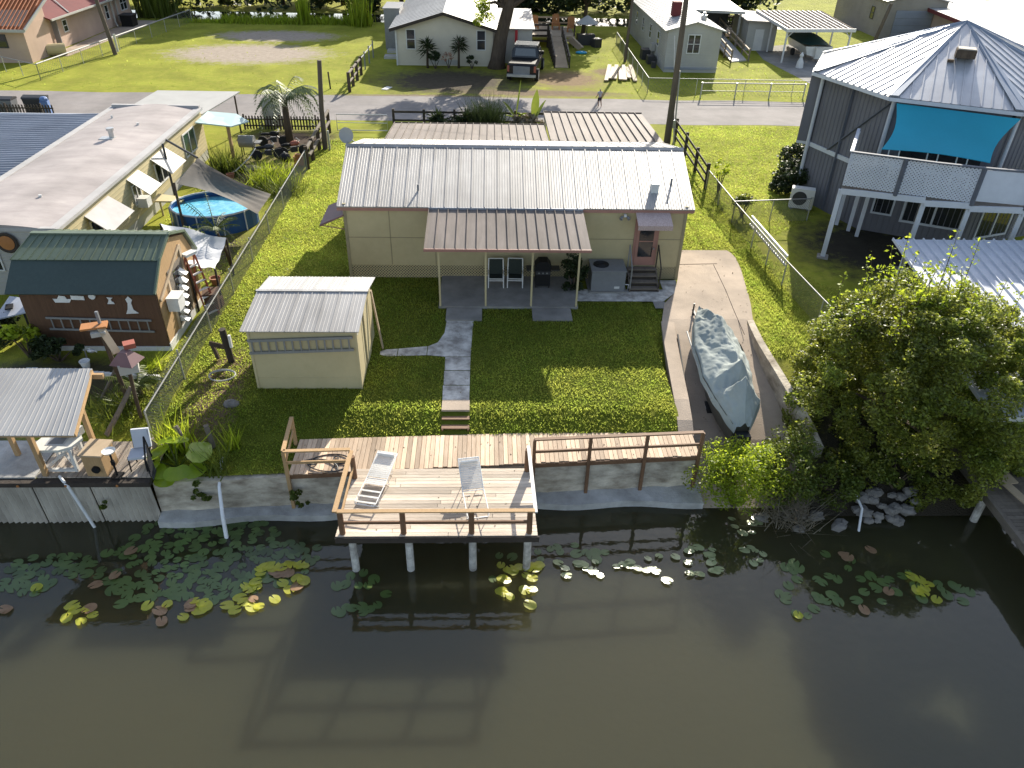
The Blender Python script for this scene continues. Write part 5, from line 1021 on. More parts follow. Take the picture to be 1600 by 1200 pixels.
# left boundary fences
chainlink('chain_link_fence','long chain link fence with a pale rail between the lawn and the left neighbour',[(-10.62,44.2),(-10.62,19.0)],1.15,3.0,'alu',cell=.12,ww=.005,zf=lambda x,y: lerp(-.3,0,(y-19)/2))
t=thing('log_fence','old rail fence of pale logs at the street end of the left boundary','fence',(-10.6,48,0))
for a,b_ in(((-10.62,44.2,1.1),(-10.6,47.9,1.3)),((-10.6,47.9,1.3),(-10.55,51.8,1.45)),((-10.6,45.0,.6),(-10.55,51.8,.75))): MB().cyl(a,b_,.1,n=8).build('rail','greyw',t)
for y in(44.3,45.9,48,50,51.7): MB().cyl((-10.6,y,0),(-10.6,y,1.35),.12,n=8).build('post','bark',t)
# ================================================================ POLES AND WIRES
t=thing('utility_pole','tall leaning wooden utility pole beside the dark rail fence right of the house','utility pole',(12.1,50.3,0))
MB().tube([(12.1,50.2,-.2),(12.1,50.2,4.3),(12.05,50.1,12)],[.24,.19,.15],12).build('pole','pole',t)
MB().cyl((12.55,50.2,0),(12.3,50.2,4.6),.05,n=8).build('conduit','vinyl',t); MB().box((12.38,50.15,1.3),(.16,.12,.5)).build('meter','steel',t)
MB().tube([(12.5,49.9,0),(11.9,51.2,6.5)],.03).build('guy_wire','steel',t)
t=thing('utility_pole','short dark wooden pole standing by the picket fence left of the house','utility pole',(-10.25,48.1,0)); MB().tube([(-10.25,48.1,-.2),(-10.2,48.15,2.5),(-10.0,48.2,5.3)],[.17,.15,.13],10).build('pole','pole',t); MB().box((-9.95,48.0,.6),(.12,.1,1.2)).build('meter_box','steel',t)
t=thing('utility_pole','wooden utility pole in the far left field beside the peach house','utility pole',(-34.4,75.6,0)); MB().tube([(-34.4,75.6,-.2),(-34.9,75.7,4.5),(-35.6,75.8,11)],[.2,.17,.14],10).build('pole','pole',t); MB().box((-34.1,75.6,1.0),(.15,.2,1.5)).build('meter_box','steel',t)
t=thing('utility_pole','slim wooden pole left of the white trailer across the road','utility pole',(13.2,76,0)); MB().tube([(13.2,76,-.2),(13.35,76,5),(13.5,76,10)],[.14,.12,.1],10).build('pole','pole',t)
t=thing('utility_pole','leaning wooden pole behind the peak of the octagonal house roof','utility pole',(40.5,84,0)); MB().tube([(40.5,84,-.2),(41.4,84,4.4)],[.2,.16],10).build('pole','pole',t)
for k,(a,b_,s_) in enumerate([((-60,70,8.2),(12.05,50.1,9.2),.6),((-80,76,6.5),(60,76,6.3),.4),((-35.6,75.8,9),(13.5,76,8.6),.5),((-35.6,75.8,10),(13.5,76,9.6),.5),((13.5,76,8.6),(70,76,7.6),.4),((12.05,50.1,9.2),(55,70,9.0),.5)]):
    a=Vector(a);b_=Vector(b_); tag(MB().tube([a.lerp(b_,i/14)-Vector((0,0,s_*math.sin(math.pi*i/14))) for i in range(15)],.012 if k else .014,4).build('power_line','dark'),'thin dark power line strung between the utility poles','power line','power lines across the street')
# ================================================================ ACROSS THE STREET
# peach houses
t=thing('peach_house','peach stucco house with an orange tiled front roof and a dark red rear roof','house',(-45,80,0))
A=Vector((-39.9,71.4,0)); D1=Vector((-1,-.02,0)); D2=Vector((.02,1,0))
W=MB(); W.zprism([(-60,71.0),(-39.9,71.5),(-39.8,75.6),(-60,75.6)],0,3.0).zprism([(-60,75.6),(-40.3,75.6),(-40.0,94.5),(-60,94.5)],0,3.0).build('wall','peach',t)
tl=MB()
for j in range(19):
    z0=2.75+j*.12; y0=70.7+j*.27; tl.slab([(-60,y0,z0),(-39.3+j*.03,y0,z0),(-39.3+j*.03,y0+.32,z0+.14),(-60,y0+.32,z0+.14)],.05)
for k in range(60): x=-59.8+k*.345; tl.tube([(x,70.7,2.8),(x,75.6,4.98)],.07,5)
tl.build('front_roof','tile',t); MB().xprism([(71.2,3.0),(75.6,4.9),(75.6,3.0)],-60,-39.85).build('gable','peach',t); MB().bar((-39.3,70.65,2.78),(-38.8,75.7,5.05),.1,.22).bx(-60,-39.3,70.6,70.72,2.6,2.82).build('bargeboard','vinyl',t)
MB().slab([(-39.3,75.4,2.9),(-39.1,95.2,2.9),(-46,95.2,5.4),(-46,75.4,5.4)],.1).slab([(-46,75.4,5.4),(-46,95.2,5.4),(-60,95.2,2.9),(-60,75.4,2.9)],.1).build('rear_roof','redroof',t)
MB().bar((-39.25,75.4,2.84),(-39.05,95.2,2.84),.1,.16).build('gutter','vinyl',t)
MB().bar((-39.3,79,2.98),(-43.5,83,4.6),.12,.06).build('roof_seam','vinyl',t)
for x in(-42.2,): window(t,(x-.6,71.42,1.2),(1,.02,0),(0,0,1),1.3,1.1,.08,'dark','glass')
window(t,(-40.22,79.0,1.2),(.015,1,0),(0,0,1),.9,1.1,.09,'white','glass'); window(t,(-40.1,88.2,.9),(.015,1,0),(0,0,1),.8,1.4,.09,'white','glass'); window(t,(-40.02,92.0,1.2),(.015,1,0),(0,0,1),1.7,1.5,.1,'white','glass',mull=1)
MB().tube([(-39.9,89.5,2.9),(-39.85,89.5,.5),(-39.5,89.0,.2)],.09).tube([(-39.85,90.6,2.7),(-39.85,90.6,.4)],.09).build('downpipe','vinyl',t); MB().bx(-40.2,-39.7,77.0,77.1,0,2.6).build('door','grey',t)
tag(MB().cyl((-40.0,74.5,.5),(-38.6,75.2,.5),.5,n=14).build('water_tank','cream'),'cream horizontal tank beside the peach house corner','tank')
b=thing('pool_heater','black equipment box on the slab beside the peach house','equipment',(-38.7,90.5,0)); MB().bx(-39.4,-38.2,89.8,91.2,0,1.1).build('cabinet','black',b); MB().bx(-39.5,-38.1,89.7,91.3,1.1,1.18).build('lid','dark',b)
struct(MB().add([(-40,74.5,.012),(-38.2,74.5,.012),(-36.8,94,.012),(-39.9,94,.012)],[(0,1,2,3)]).build('side_patio','conc'))
chainlink('chain_link_fence','chain link fence with a thick white rail beside the peach house and the field',[(-36.2,65.2),(-33.1,93.5)],1.25,3.0,'alu',rr=.06,cell=.35,ww=.006)
chainlink('chain_link_fence','low chain link fence across the front of the peach house yard',[(-42.5,69.4),(-36.2,65.2)],1.2,3.0,'grey',wire=False)
# field posts and fence left of the beige house
t=thing('field_fence','old rail and wire fence on the right edge of the grassy field','fence',(-10.9,68,0))
FPp=[(-10.9,62.8),(-10.9,64.8),(-10.85,66.8),(-10.8,68.8),(-10.75,71),(-10.7,73.5),(-10.65,76)]
for i,(x,y) in enumerate(FPp): MB().cyl((x,y,0),(x,y,1.5),.13 if i<4 else .06,n=8).build('post','bark' if i<4 else 'grey',t)
MB().cyl((-10.9,62.8,1.4),(-10.83,68.8,1.3),.1,n=8).cyl((-10.9,62.8,.7),(-10.83,68.8,.7),.08,n=8).build('rail','greyw',t); MB().tube([(-10.83,68.8,1.25),(-10.65,76,1.25)],.04).build('pipe_rail','steel',t)
tag(MB().cyl((-12.6,63.8,0),(-12.65,63.8,1.3),.06,n=8).build('post','darkw'),'single thin post in the field left of the old rail fence','post')
tag(MB().box((-8.1,64.2,.02),(.5,1.0,.04),R(-20)).build('board','white'),'white board lying on the dirt left of the beige house','board')
# beige house
t=thing('beige_house','beige sided house with a low pitched pale metal roof','house',(-3.8,80,0)); X0,X1=-8.1,.6; Y0,Y1=73.0,92.
MB().bx(X0,X1,Y0,Y1,0,3.15).build('wall','beige',t); MB().yprism([(X0,3.15),(X1,3.15),(-3.8,4.35)],Y0,Y1).build('gable','beige',t)
sv=MB()
for k in range(15): sv.bx(X0,X1,Y0-.02,Y0,.25+k*.2,.27+k*.2)
sv.build('siding_lines','beige',t)
MB().roof((-8.65,Y1,3.1),(-8.65,72.4,3.1),(-3.8,72.4,4.5),(-3.8,Y1,4.5),.9,.05,.03,.1).roof((1.15,72.4,3.1),(1.15,Y1,3.1),(-3.8,Y1,4.5),(-3.8,72.4,4.5),.9,.05,.03,.1).build('roof','whiteroof',t)
MB().bar((-8.6,72.38,3.0),(-3.8,72.38,4.4),.05,.26).bar((-3.8,72.38,4.4),(1.1,72.38,3.0),.05,.26).build('bargeboard','darkw',t)
window(t,(-7.2,72.98,1.35),(1,0,0),(0,0,1),.85,1.7,.08,'white','glass'); window(t,(-.9,72.98,1.35),(1,0,0),(0,0,1),.85,1.7,.08,'white','glass'); MB().bx(-8.15,-8.02,72.9,73.0,0,3.0).build('corner_trim','white',t)
MB().bx(-5.2,-2.6,72.93,72.98,.1,.5).build('skirting','vinyl',t)
tag(MB().bx(-9.9,-8.4,80,84,0,3.6).bx(-10,-8.3,79.9,84.1,3.6,3.7).build('side_shed','grey'),'tall grey shed at the left side of the beige house','shed')
for y,l in((75.5,'first pale concrete step pad on the left of the beige house'),(78.2,'second pale step pad further back left of the beige house')): tag(MB().bx(-9.6,-8.2,y,y+1.2,0,.22).build('step_pad','vinyl'),l,'step')
t=thing('rear_addition','white side addition with a low silver roof beside the beige house','annex',(2.5,78,0)); MB().bx(.62,4.2,74.6,82,0,3.0).build('wall','vinyl',t); MB().slab([(.5,74.3,3.0),(4.4,74.3,3.0),(4.4,82,3.6),(.5,82,3.6)],.1).build('roof','galv',t)
fg=thing('flag','red white and blue flag on a staff on the white annex','flag',(2.6,74.3,1.8)); MB().cyl((2.6,74.4,2.9),(2.7,74.1,1.2),.02,n=6).build('staff','white',fg)
MB().bx(2.6,2.85,74.2,74.24,1.75,2.9).build('cloth','flagr',fg); MB().bx(2.6,2.85,74.19,74.245,1.2,1.75).build('canton','flagb',fg)
# pickup
t=thing('pickup_truck','black pickup truck with roof bars parked in front of the white annex','truck',(0,0,0))
def cs(y,w_,z0,z1,tp): return [Vector((-w_,y,z0)),Vector((w_,y,z0)),Vector((w_,y,z1*.7+z0*.3)),Vector((w_*tp,y,z1)),Vector((-w_*tp,y,z1)),Vector((-w_,y,z1*.7+z0*.3))]
b=MB(); S_=[cs(-2.75,.92,.5,1.12,.97),cs(-2.7,.97,.45,1.15,.97),cs(-.6,.98,.42,1.17,.97),cs(1.2,.98,.42,1.15,.97),cs(2.4,.95,.45,1.08,.93),cs(2.75,.85,.5,.95,.9)]
for p,q in zip(S_,S_[1:]): b.prism(0,p,q)
b.build('body','carpaint',t); c=MB(); C_=[cs(-.75,.92,1.1,1.2,.98),cs(-.55,.9,1.1,1.85,.82),cs(.75,.9,1.1,1.88,.82),cs(1.55,.92,1.08,1.15,.95)]
for p,q in zip(C_,C_[1:]): c.prism(0,p,q)
cb=c.build('cab','carpaint',t); MB().hexa([(-.72,-.72,1.3),(.72,-.72,1.3),(.72,-.7,1.3),(-.72,-.7,1.3),(-.66,-.62,1.75),(.66,-.62,1.75),(.66,-.6,1.75),(-.66,-.6,1.75)]).build('rear_window','glass',cb)
for s in(-1,1): MB().hexa([(s*.9,-.4,1.25),(s*.92,-.4,1.25),(s*.92,1.0,1.25),(s*.9,1.0,1.25),(s*.79,-.35,1.75),(s*.81,-.35,1.75),(s*.81,.65,1.75),(s*.79,.65,1.75)]).build('side_window','glass',cb)
MB().bx(-.86,.86,-2.6,-.8,1.155,1.19).build('bed_cover','black',t); MB().bx(-.55,.55,-2.82,-2.76,.55,1.05).build('tailgate_panel','grey',t)
for s in(-1,1): MB().bx(s*.88-.07,s*.88+.07,-2.79,-2.7,.7,1.08).build('tail_light','redl',t); MB().bx(s*1.02-.08,s*1.02+.08,.95,1.1,1.15,1.35).build('mirror','black',t)
MB().bx(-.95,.95,-2.9,-2.75,.4,.56).build('rear_bumper','steel',t)
for k in range(5): MB().bx(-.78,.78,-.5+k*.28,-.43+k*.28,1.93,1.97).build('roof_bar','grey',t)
for s in(-.76,.76): MB().bx(s-.03,s+.03,-.55,.8,1.88,1.95).build('roof_rail','dark',t)
for x in(-.93,.93):
    for y in(-1.75,1.75): w_=MB().cyl((x-.13,y,.38),(x+.13,y,.38),.38,n=18).build('wheel','rubber',t); MB().cyl((x-.135,y,.38),(x+.135,y,.38),.22,n=12).build('rim','steel',w_)
t.location=(3.5,70.2,0); t.rotation_euler=(0,0,R(-9)); t.scale=(1.28,1.28,1.28)
# ramp and raised deck
t=thing('access_ramp','pale wooden access ramp with dark side rails leading to a raised deck','ramp',(7,78,0)); MB().prism(0,[Vector(p) for p in((6.3,72.8,-.05),(7.5,72.8,-.05),(7.6,82,.95),(6.4,82,.95))],[Vector(p) for p in((6.3,72.8,.06),(7.5,72.8,.06),(7.6,82,1.1),(6.4,82,1.1))]).build('ramp_floor','lumber',t)
for x in(6.25,7.6):
    for z in(.5,1.0): MB().bar((x,72.8,z),(x+.08,82,z+1.0),.1,.1).build('rail','darkw' if z<.9 else 'greyw',t)
    for k in range(8): y=72.8+k*1.3; z=.11*(y-72.8); MB().box((x,y,z/2+.5),(.1,.1,z+1.1)).build('post','darkw',t)
t=thing('raised_deck','dark railed wooden deck with seats behind the pickup truck','deck',(6,84,0)); MB().bx(4.4,9,82.3,88,.95,1.1).build('deck_floor','lumber',t)
for x in(4.5,6.2,8.9): MB().box((x,82.4,1.1),(.14,.14,2.2)).build('post','darkw',t)
for k in range(4): MB().bx(4.4,6.3,82.3,82.4,.5+k*.5,.68+k*.5).build('rail','darkw',t)
MB().bx(4.4,9,87.9,88,1.9,2.05).bx(4.4,9,87.9,88,1.4,1.52).build('back_rail','lumber',t)
for k,(x,y) in enumerate([(5.0,85.2),(7.3,86.2),(8.8,84.8)]):
    a=thing('adirondack_chair',['left','middle','right'][k]+' orange brown slatted garden chair on the far raised deck','chair',(x,y,1.1)); bk_=MB()
    for j in range(5): bk_.box((x-.3+.15*j,y+.3,1.9+(.08 if 0<j<4 else 0)),(.13,.05,1.1),0,Matrix.Rotation(R(-15),3,'X'))
    bk_.build('backrest','orange',a); MB().box((x,y,1.5),(.75,.7,.06)).build('seat','orange',a); MB().bx(x-.42,x-.32,y-.35,y+.3,1.1,1.72).build('arm','orange',a); MB().bx(x+.32,x+.42,y-.35,y+.3,1.1,1.72).build('arm','orange',a)
t=thing('patio_umbrella','pale folding canopy over dark clutter beside the far deck','canopy',(10.4,84.5,0)); MB().lathe((10.4,84.5,2.0),[(1.2,0),(.7,.35),(.1,.7)],8).build('canopy','vinyl',t); MB().cyl((10.4,84.5,0),(10.4,84.5,2.5),.05,n=8).build('pole','dark',t)
tag(MB().box((10.3,84.2,.5),(1.8,1.0,1.0),.1).box((11.3,83,.4),(.8,.8,.8),.4).build('clutter_heap','dark'),'dark heap of boxes under the pale canopy','heap')
tag(MB().ell((9.4,79.5,.1),(.6,.4,.15),12,5).build('wading_pool','bluep'),'bright blue plastic tub lying on the grass right of the ramp','tub')
for k in range(5): tag(MB().bar((8.2+.12*k,82.4-.1*k,.75+.08*k),(9.2+.1*k,80.2,.25+.05*k),.22,.06).build('board','lumber'),'pale board leaning in the heap at the foot of the far deck','board','boards leaning on the far deck')
for k in range(7): x=10.3+.42*k; tag(MB().bar((x,67.6+.35*(k%3),.12+.1*(k%2)),(x+1.05-.1*k,73.2-.3*(k%2),.14+.12*((k+1)%2)),.34,.1).build('lumber_board','lumber'),'pale plank in the row of lumber lying on the grass beside the chain link fence','plank','lumber lying on the grass')
# white trailer house
def cabin(nm,lab,cat,X0,X1,Y0,Y1,ez,rz,wm,rmm,ov_=.35,pitch=.8):
    t=thing(nm,lab,cat,((X0+X1)/2,(Y0+Y1)/2,0)); xm=(X0+X1)/2; MB().bx(X0,X1,Y0,Y1,0,ez).yprism([(X0,ez),(X1,ez),(xm,rz-.08)],Y0,Y1).build('wall',wm,t); sv=MB()
    for k in range(int(ez/.22)): sv.bx(X0,X1,Y0-.02,Y0,.2+k*.22,.222+k*.22).bx(X0-.02,X0,Y0,Y1,.2+k*.22,.222+k*.22)
    sv.build('siding_lines',wm,t); MB().roof((X0-ov_,Y1+.3,ez-.05),(X0-ov_,Y0-.3,ez-.05),(xm,Y0-.3,rz),(xm,Y1+.3,rz),pitch,.05,.03,.08).roof((X1+ov_,Y0-.3,ez-.05),(X1+ov_,Y1+.3,ez-.05),(xm,Y1+.3,rz),(xm,Y0-.3,rz),pitch,.05,.03,.08).build('roof',rmm,t); return t
t=cabin('white_trailer','white sided trailer home with a ribbed metal roof behind the chain link fence','mobile home',16.1,20.9,71.8,92,3.55,4.25,'vinyl','whiteroof')
window(t,(17.9,71.77,1.6),(1,0,0),(0,0,1),1.2,1.6,.08,'white','glass',mull=1); MB().bx(16.1,20.9,71.72,71.76,.25,.45).build('skirt_trim','bluroof',t)
MB().bx(17.2,18.0,76,76.8,4.0,5.2).build('chimney','redroof',t); MB().cyl((20.0,75.3,3.7),(20.0,75.3,4.3),.28,n=12).cyl((20,75.3,4.3),(20,75.3,4.5),.12,n=8).build('roof_turbine','steel',t); MB().bx(15.7,16.06,76.5,77.4,.9,1.5).build('window_air_conditioner','vinyl',t)
for y in(75,79,83,87): window(t,(16.08,y+1.2,1.5),(0,-1,0),(0,0,1),1.1,1.3,.07,'white','glass')
[tag(MB().bx(*q).build('storage_box','dark'),l+' dark box along the shaded side of the white trailer','box') for q,l in(((15.3,15.7,73.4,73.9,0,.5),'smallest and nearest'),((15.2,15.9,75,76,0,.7),'middle'),((15.0,15.8,77,78.2,0,.9),'largest and farthest'))]
t=thing('porch_cover','pale porch cover on white posts behind the white trailer','porch roof',(24,88,0)); MB().slab([(20.8,85,3.4),(26.5,84,3.4),(26.5,95,3.8),(20.8,95,3.8)],.25).build('roof','vinyl',t); 
for x,y in((26.2,84.5),(22,84.8)): MB().box((x,y,1.7),(.2,.2,3.4)).build('post','vinyl',t)
MB().bx(21,26,88,88.2,0,3.2).build('back_wall','dark',t)
t=thing('wooden_stair','long pale wooden stair ramp with rails behind the white trailer','stairs',(24,80,0)); MB().prism(0,[Vector(p) for p in((23.6,76.5,0),(25.3,77.2,0),(25.0,88,1.1),(23.4,88,1.1))],[Vector(p) for p in((23.6,76.5,.1),(25.3,77.2,.1),(25.0,88,1.25),(23.4,88,1.25))]).build('ramp_floor','vinyl',t)
for xa,xb,ya in((23.5,23.3,76.3),(25.4,25.1,77.0)): MB().bar((xa,ya,1.0),(xb,88,2.15),.12,.12).bar((xa,ya,.5),(xb,88,1.65),.08,.1).build('rail','lumber',t); [MB().box((xa+(xb-xa)*k/5,ya+(88-ya)*k/5,.6+.12*k),(.12,.12,1.2+.2*k)).build('post','greyw',t) for k in range(6)]
t=thing('rail_deck','distant deck with dark slatted railing beyond the wooden stair','deck',(28,90,0)); MB().bx(25.8,31,89,93,.2,.5).build('deck_floor','conc',t); MB().bx(25.6,28.6,93,93.1,1.6,1.75).bx(25.6,28.6,93,93.1,.6,.7).build('rail','lumber',t); [MB().bx(25.6+.4*k,25.7+.4*k,93,93.08,.6,1.7).build('baluster','darkw',t) for k in range(8)]
# carport and boat on the right
t=thing('white_carport','white slatted carport roof on braced white posts over a covered boat','carport',(31,80,0))
MB().roof((28.5,76.5,2.95),(35.2,77.2,2.95),(36.2,88.5,2.95),(29,88,2.95),.5,.09,.09,.12).build('roof_panel','pwhite',t); rs=MB()
for k in range(13): u=(k+.5)/13; rs.bar(Vector((28.5,76.5,3.02)).lerp(Vector((35.2,77.2,3.02)),u)+Vector((.12,0,0)),Vector((29,88,3.02)).lerp(Vector((36.2,88.5,3.02)),u)+Vector((.12,0,0)),.2,.02)
rs.build('gap_shade_strips','bark',t)  # dark strips laid on the roof as the shade seen between slats
MB().bar((28.4,76.45,2.9),(35.3,77.15,2.9),.1,.3).bar((28.45,76.5,2.9),(28.9,88,2.9),.1,.3).build('fascia','white',t)
for x,y in((28.6,76.8),(35,77.4),(28.8,82),(35.6,83),(29,87.5),(36,88)): MB().box((x,y,1.45),(.14,.14,2.9)).bar((x,y,2.2),(x+.7*(1 if x<32 else -1),y,2.9),.07).build('post','white',t)
t=thing('covered_boat','white boat under a dark green cover beneath the white carport','boat',(32.5,81,0))
hv=[];hf=[]
for i in range(9):
    y=77.5+i*1.05; w_=1.35*(1 if i<6 else 1-(i-5)*.28); hv+=[(32.3-w_,y,1.35),(32.3-w_*.8,y,.6),(32.3,y,.35),(32.3+w_*.8,y,.6),(32.3+w_,y,1.35)]
for i in range(8):
    for j in range(4): k=i*5+j; hf.append((k,k+1,k+6,k+5))
hf.append((0,1,2,3,4)); MB().add(hv,hf).build('hull','light',t); cv=[];cf=[]
for i in range(9):
    y=77.9+i*.95; w_=1.4*(1 if i<6 else 1-(i-5)*.25)*(.55 if i==0 else 1); hz=[1.45,1.9,2.1,2.1,2.05,1.95,1.85,1.7,1.5][i]
    for j in range(7): u=j/6*2-1; cv.append((32.3+u*w_,y,1.38+(hz-1.38)*(1-u*u)))
for i in range(8):
    for j in range(6): k=i*7+j; cf.append((k,k+1,k+8,k+7))
MB().add(cv,cf).build('cover','greencanvas',t,True); MB().bx(31.9,32.6,77.1,77.5,.3,1.3).build('outboard_motor','light',t)
for x in(30.9,33.7): MB().cyl((x-.1,80.5,.35),(x+.1,80.5,.35),.35,n=14).build('trailer_wheel','rubber',t)
t=thing('white_shed','white flat roofed shed to the left of the carport','shed',(28,84,0)); MB().bx(26.6,29.6,82.5,88,0,2.7).build('wall','vinyl',t); MB().slab([(26.2,82,2.9),(30,82,2.75),(30,89,2.75),(26.2,89,2.95)],.12).build('roof','tan',t); MB().bx(27.4,28.3,82.46,82.5,0,2.0).build('door','white',t)
struct(MB().add([(29,61.8,.01),(37,61.8,.01),(36.5,88,.01),(28,84,.01),(27.2,78,.01)],[(0,1,2,3,4)]).build('carport_drive','concg'))
# garage
t=cabin('taupe_garage','taupe sided garage with a pale roof and a wide grey door','garage',44.2,51.0,90.5,104,3.9,4.6,'tan','whiteroof',.3,3.0)
g_=MB().bx(45.4,49.6,90.42,90.48,0,2.9); gd=g_.build('garage_door','bluroof',t); [MB().bx(45.4,49.6,90.4,90.42,.7*k,.7*k+.04).build('panel_line','grey',gd) for k in range(1,4)]
window(t,(44.17,94,1.6),(0,-1,0),(0,0,1),.9,1.3,.07,'dark','glass')
t=thing('long_building','very long low building with a bright white flat roof on the far right','building',(60,85,0)); MB().zprism([(47.5,62),(56,62),(58,100),(50.5,100)],0,3.0).build('wall','peach',t); MB().slab([(45.6,60,3.25),(56,60,3.4),(58.6,101,3.4),(50,101,3.25)],.12).build('roof','whiteroof',t); MB().bar((45.6,60,3.05),(50,101,3.05),.1,.35).build('fascia','redroof',t)
for k in range(4): window(t,(48.1+.34*k*1.0-.05,66+6*k+1,1.2),(-.08,-1,0),(0,0,1),1.2,1.2,.08,'vinyl','glass')
t=thing('far_building','grey roofed building behind the long white roof','building',(66,90,0)); MB().bx(60,72,82,99,0,2.8).build('wall','beige',t); MB().slab([(59.5,81.5,2.8),(66,81.5,3.8),(66,99.5,3.8),(59.5,99.5,2.8)],.1).slab([(66,81.5,3.8),(72.5,81.5,2.8),(72.5,99.5,2.8),(66,99.5,3.8)],.1).build('roof','tan',t)
# fences across the road on the right
chainlink('chain_link_fence','chain link fence with a pale rail beside the shaded wall of the white trailer',[(13.5,84),(13.15,63.6)],1.25,3.0,'alu',cell=.3)
chainlink('chain_link_fence','front chain link fence along the road in front of the white trailer',[(13.15,63.6),(29,63.4),(45,63.6)],1.25,3.6,'alu',cell=.3)
t=thing('pipe_gate','low pipe gate frame in front of the roadside chain link fence','gate',(21,62.6,0)); MB().tube([(17.3,62.6,1.15),(25.7,62.7,1.15)],.045).tube([(17.3,62.6,.55),(25.7,62.7,.55)],.03).build('rail','alu',t); [MB().cyl((17.3+2.8*k,62.6,0),(17.3+2.8*k,62.6,1.2),.06,n=8).build('post','steel',t) for k in range(4)]
tag(MB().lathe((29.6,74.6,0),[(.35,0),(.3,.5),(.12,.9),(.2,1.1),(.06,1.35)],10).build('garden_statue','white'),'small white statue beside the carport drive','statue')
# person
def person(x,y,rz):
    t=thing('person','person in a grey T shirt and dark shorts walking along the road','person',(x,y,0))
    def skin(nm,vs,es,rad,m_):
        me=bpy.data.meshes.new(nm); me.from_pydata(vs,es,[]); o=bpy.data.objects.new(nm,me); COL.objects.link(o); o.parent=t; sk=o.modifiers.new('s','SKIN'); sb=o.modifiers.new('b','SUBSURF'); sb.levels=sb.render_levels=2
        for i,r_ in enumerate(rad): me.skin_vertices[0].data[i].radius=(r_,r_) if not isinstance(r_,tuple) else r_
        me.skin_vertices[0].data[0].use_root=True; me.materials.append(M[m_]); return o
    V=[(0,0,.82),(0,0,1.0),(0,.0,1.2),(0,.01,1.33),(0,0,1.42),(0,-.01,1.5),(0,-.01,1.6),
       (.09,0,.78),(.1,-.07,.43),(.1,.06,.08),(.1,-.08,.03),(-.09,0,.78),(-.1,.1,.45),(-.1,.24,.1),(-.1,.13,.04),
       (.17,0,1.31),(.28,.05,1.06),(.38,-.06,.84),(.41,-.1,.76),(-.17,0,1.31),(-.24,.02,1.04),(-.25,-.1,.82),(-.25,-.14,.74)]
    Eg=[(0,1),(1,2),(2,3),(3,4),(4,5),(5,6),(0,7),(7,8),(8,9),(9,10),(0,11),(11,12),(12,13),(13,14),(3,15),(15,16),(16,17),(17,18),(3,19),(19,20),(20,21),(21,22)]
    Rd=[(.13,.1),(.12,.09),(.14,.1),(.12,.09),.05,.085,.08,.085,.06,.045,.035,.085,.06,.045,.035,.06,.045,.035,.03,.06,.045,.035,.03]
    skin('body',V,Eg,Rd,'skin')
    skin('shirt',[(0,0,.86),(0,0,1.0),(0,0,1.2),(0,.01,1.33),(0,0,1.39),(.18,0,1.31),(.24,.03,1.17),(-.18,0,1.31),(-.215,.01,1.16)],[(0,1),(1,2),(2,3),(3,4),(3,5),(5,6),(3,7),(7,8)],[(.17,.13),(.155,.12),(.165,.125),(.14,.11),.065,.085,.07,.085,.07],'shirt')
    skin('shorts',[(0,0,.84),(.095,0,.75),(.1,-.045,.52),(-.095,0,.75),(-.1,.06,.53)],[(0,1),(1,2),(0,3),(3,4)],[(.15,.12),.11,.09,.11,.09],'shorts')
    MB().ell((0,.015,1.585),(.095,.11,.105),10,6).build('hair','hair',t)
    hd=MB()
    for sx in(.19,-.25): 
        pass
    for sx,hx,hy,hz in((1,.42,-.11,.73),(-1,-.25,-.15,.71)):
        for k in range(4): hd.tube([(hx+sx*.0+(k-1.5)*.018,hy,hz),(hx+(k-1.5)*.02,hy-.02,hz-.05-.008*(k in(1,2))),(hx+(k-1.5)*.02,hy-.035,hz-.085)],[.009,.008,.006],5)
        hd.tube([(hx-sx*.035,hy-.01,hz+.01),(hx-sx*.05,hy-.03,hz-.03)],.009,5)
    hd.build('fingers','skin',t); MB().ell((-.035,-.095,1.57),(.012,.008,.01),6,4).ell((.035,-.095,1.57),(.012,.008,.01),6,4).build('eyes','black',t); MB().tube([(0,-.095,1.56),(0,-.115,1.53)],.012,5).build('nose','skin',t)
    MB().bx(.055,.15,-.18,.1,.0,.05).bx(-.15,-.055,.03,.3,.0,.05).build('shoes','shorts',t)
    t.location=(x,y,.01); t.rotation_euler=(0,0,rz); t.scale=(.82,.82,.82)
person(8.68,59.4,R(-160))
# ================================================================ VEGETATION
def trunk(path,rr,parent,m='bark',n=10): return MB().tube(path,rr,n).build('trunk',m,parent,True)
def limbs(base,tips,r,parent,m='bark'):
    b=MB()
    for q in tips:
        p=Vector(base); q=Vector(q); mid=p.lerp(q,.5)+Vector((rnd.uniform(-.2,.2),rnd.uniform(-.2,.2),.15*(q-p).length)); b.tube([p,mid,q],[r,r*.6,r*.2],6)
    return b.build('limb',m,parent)
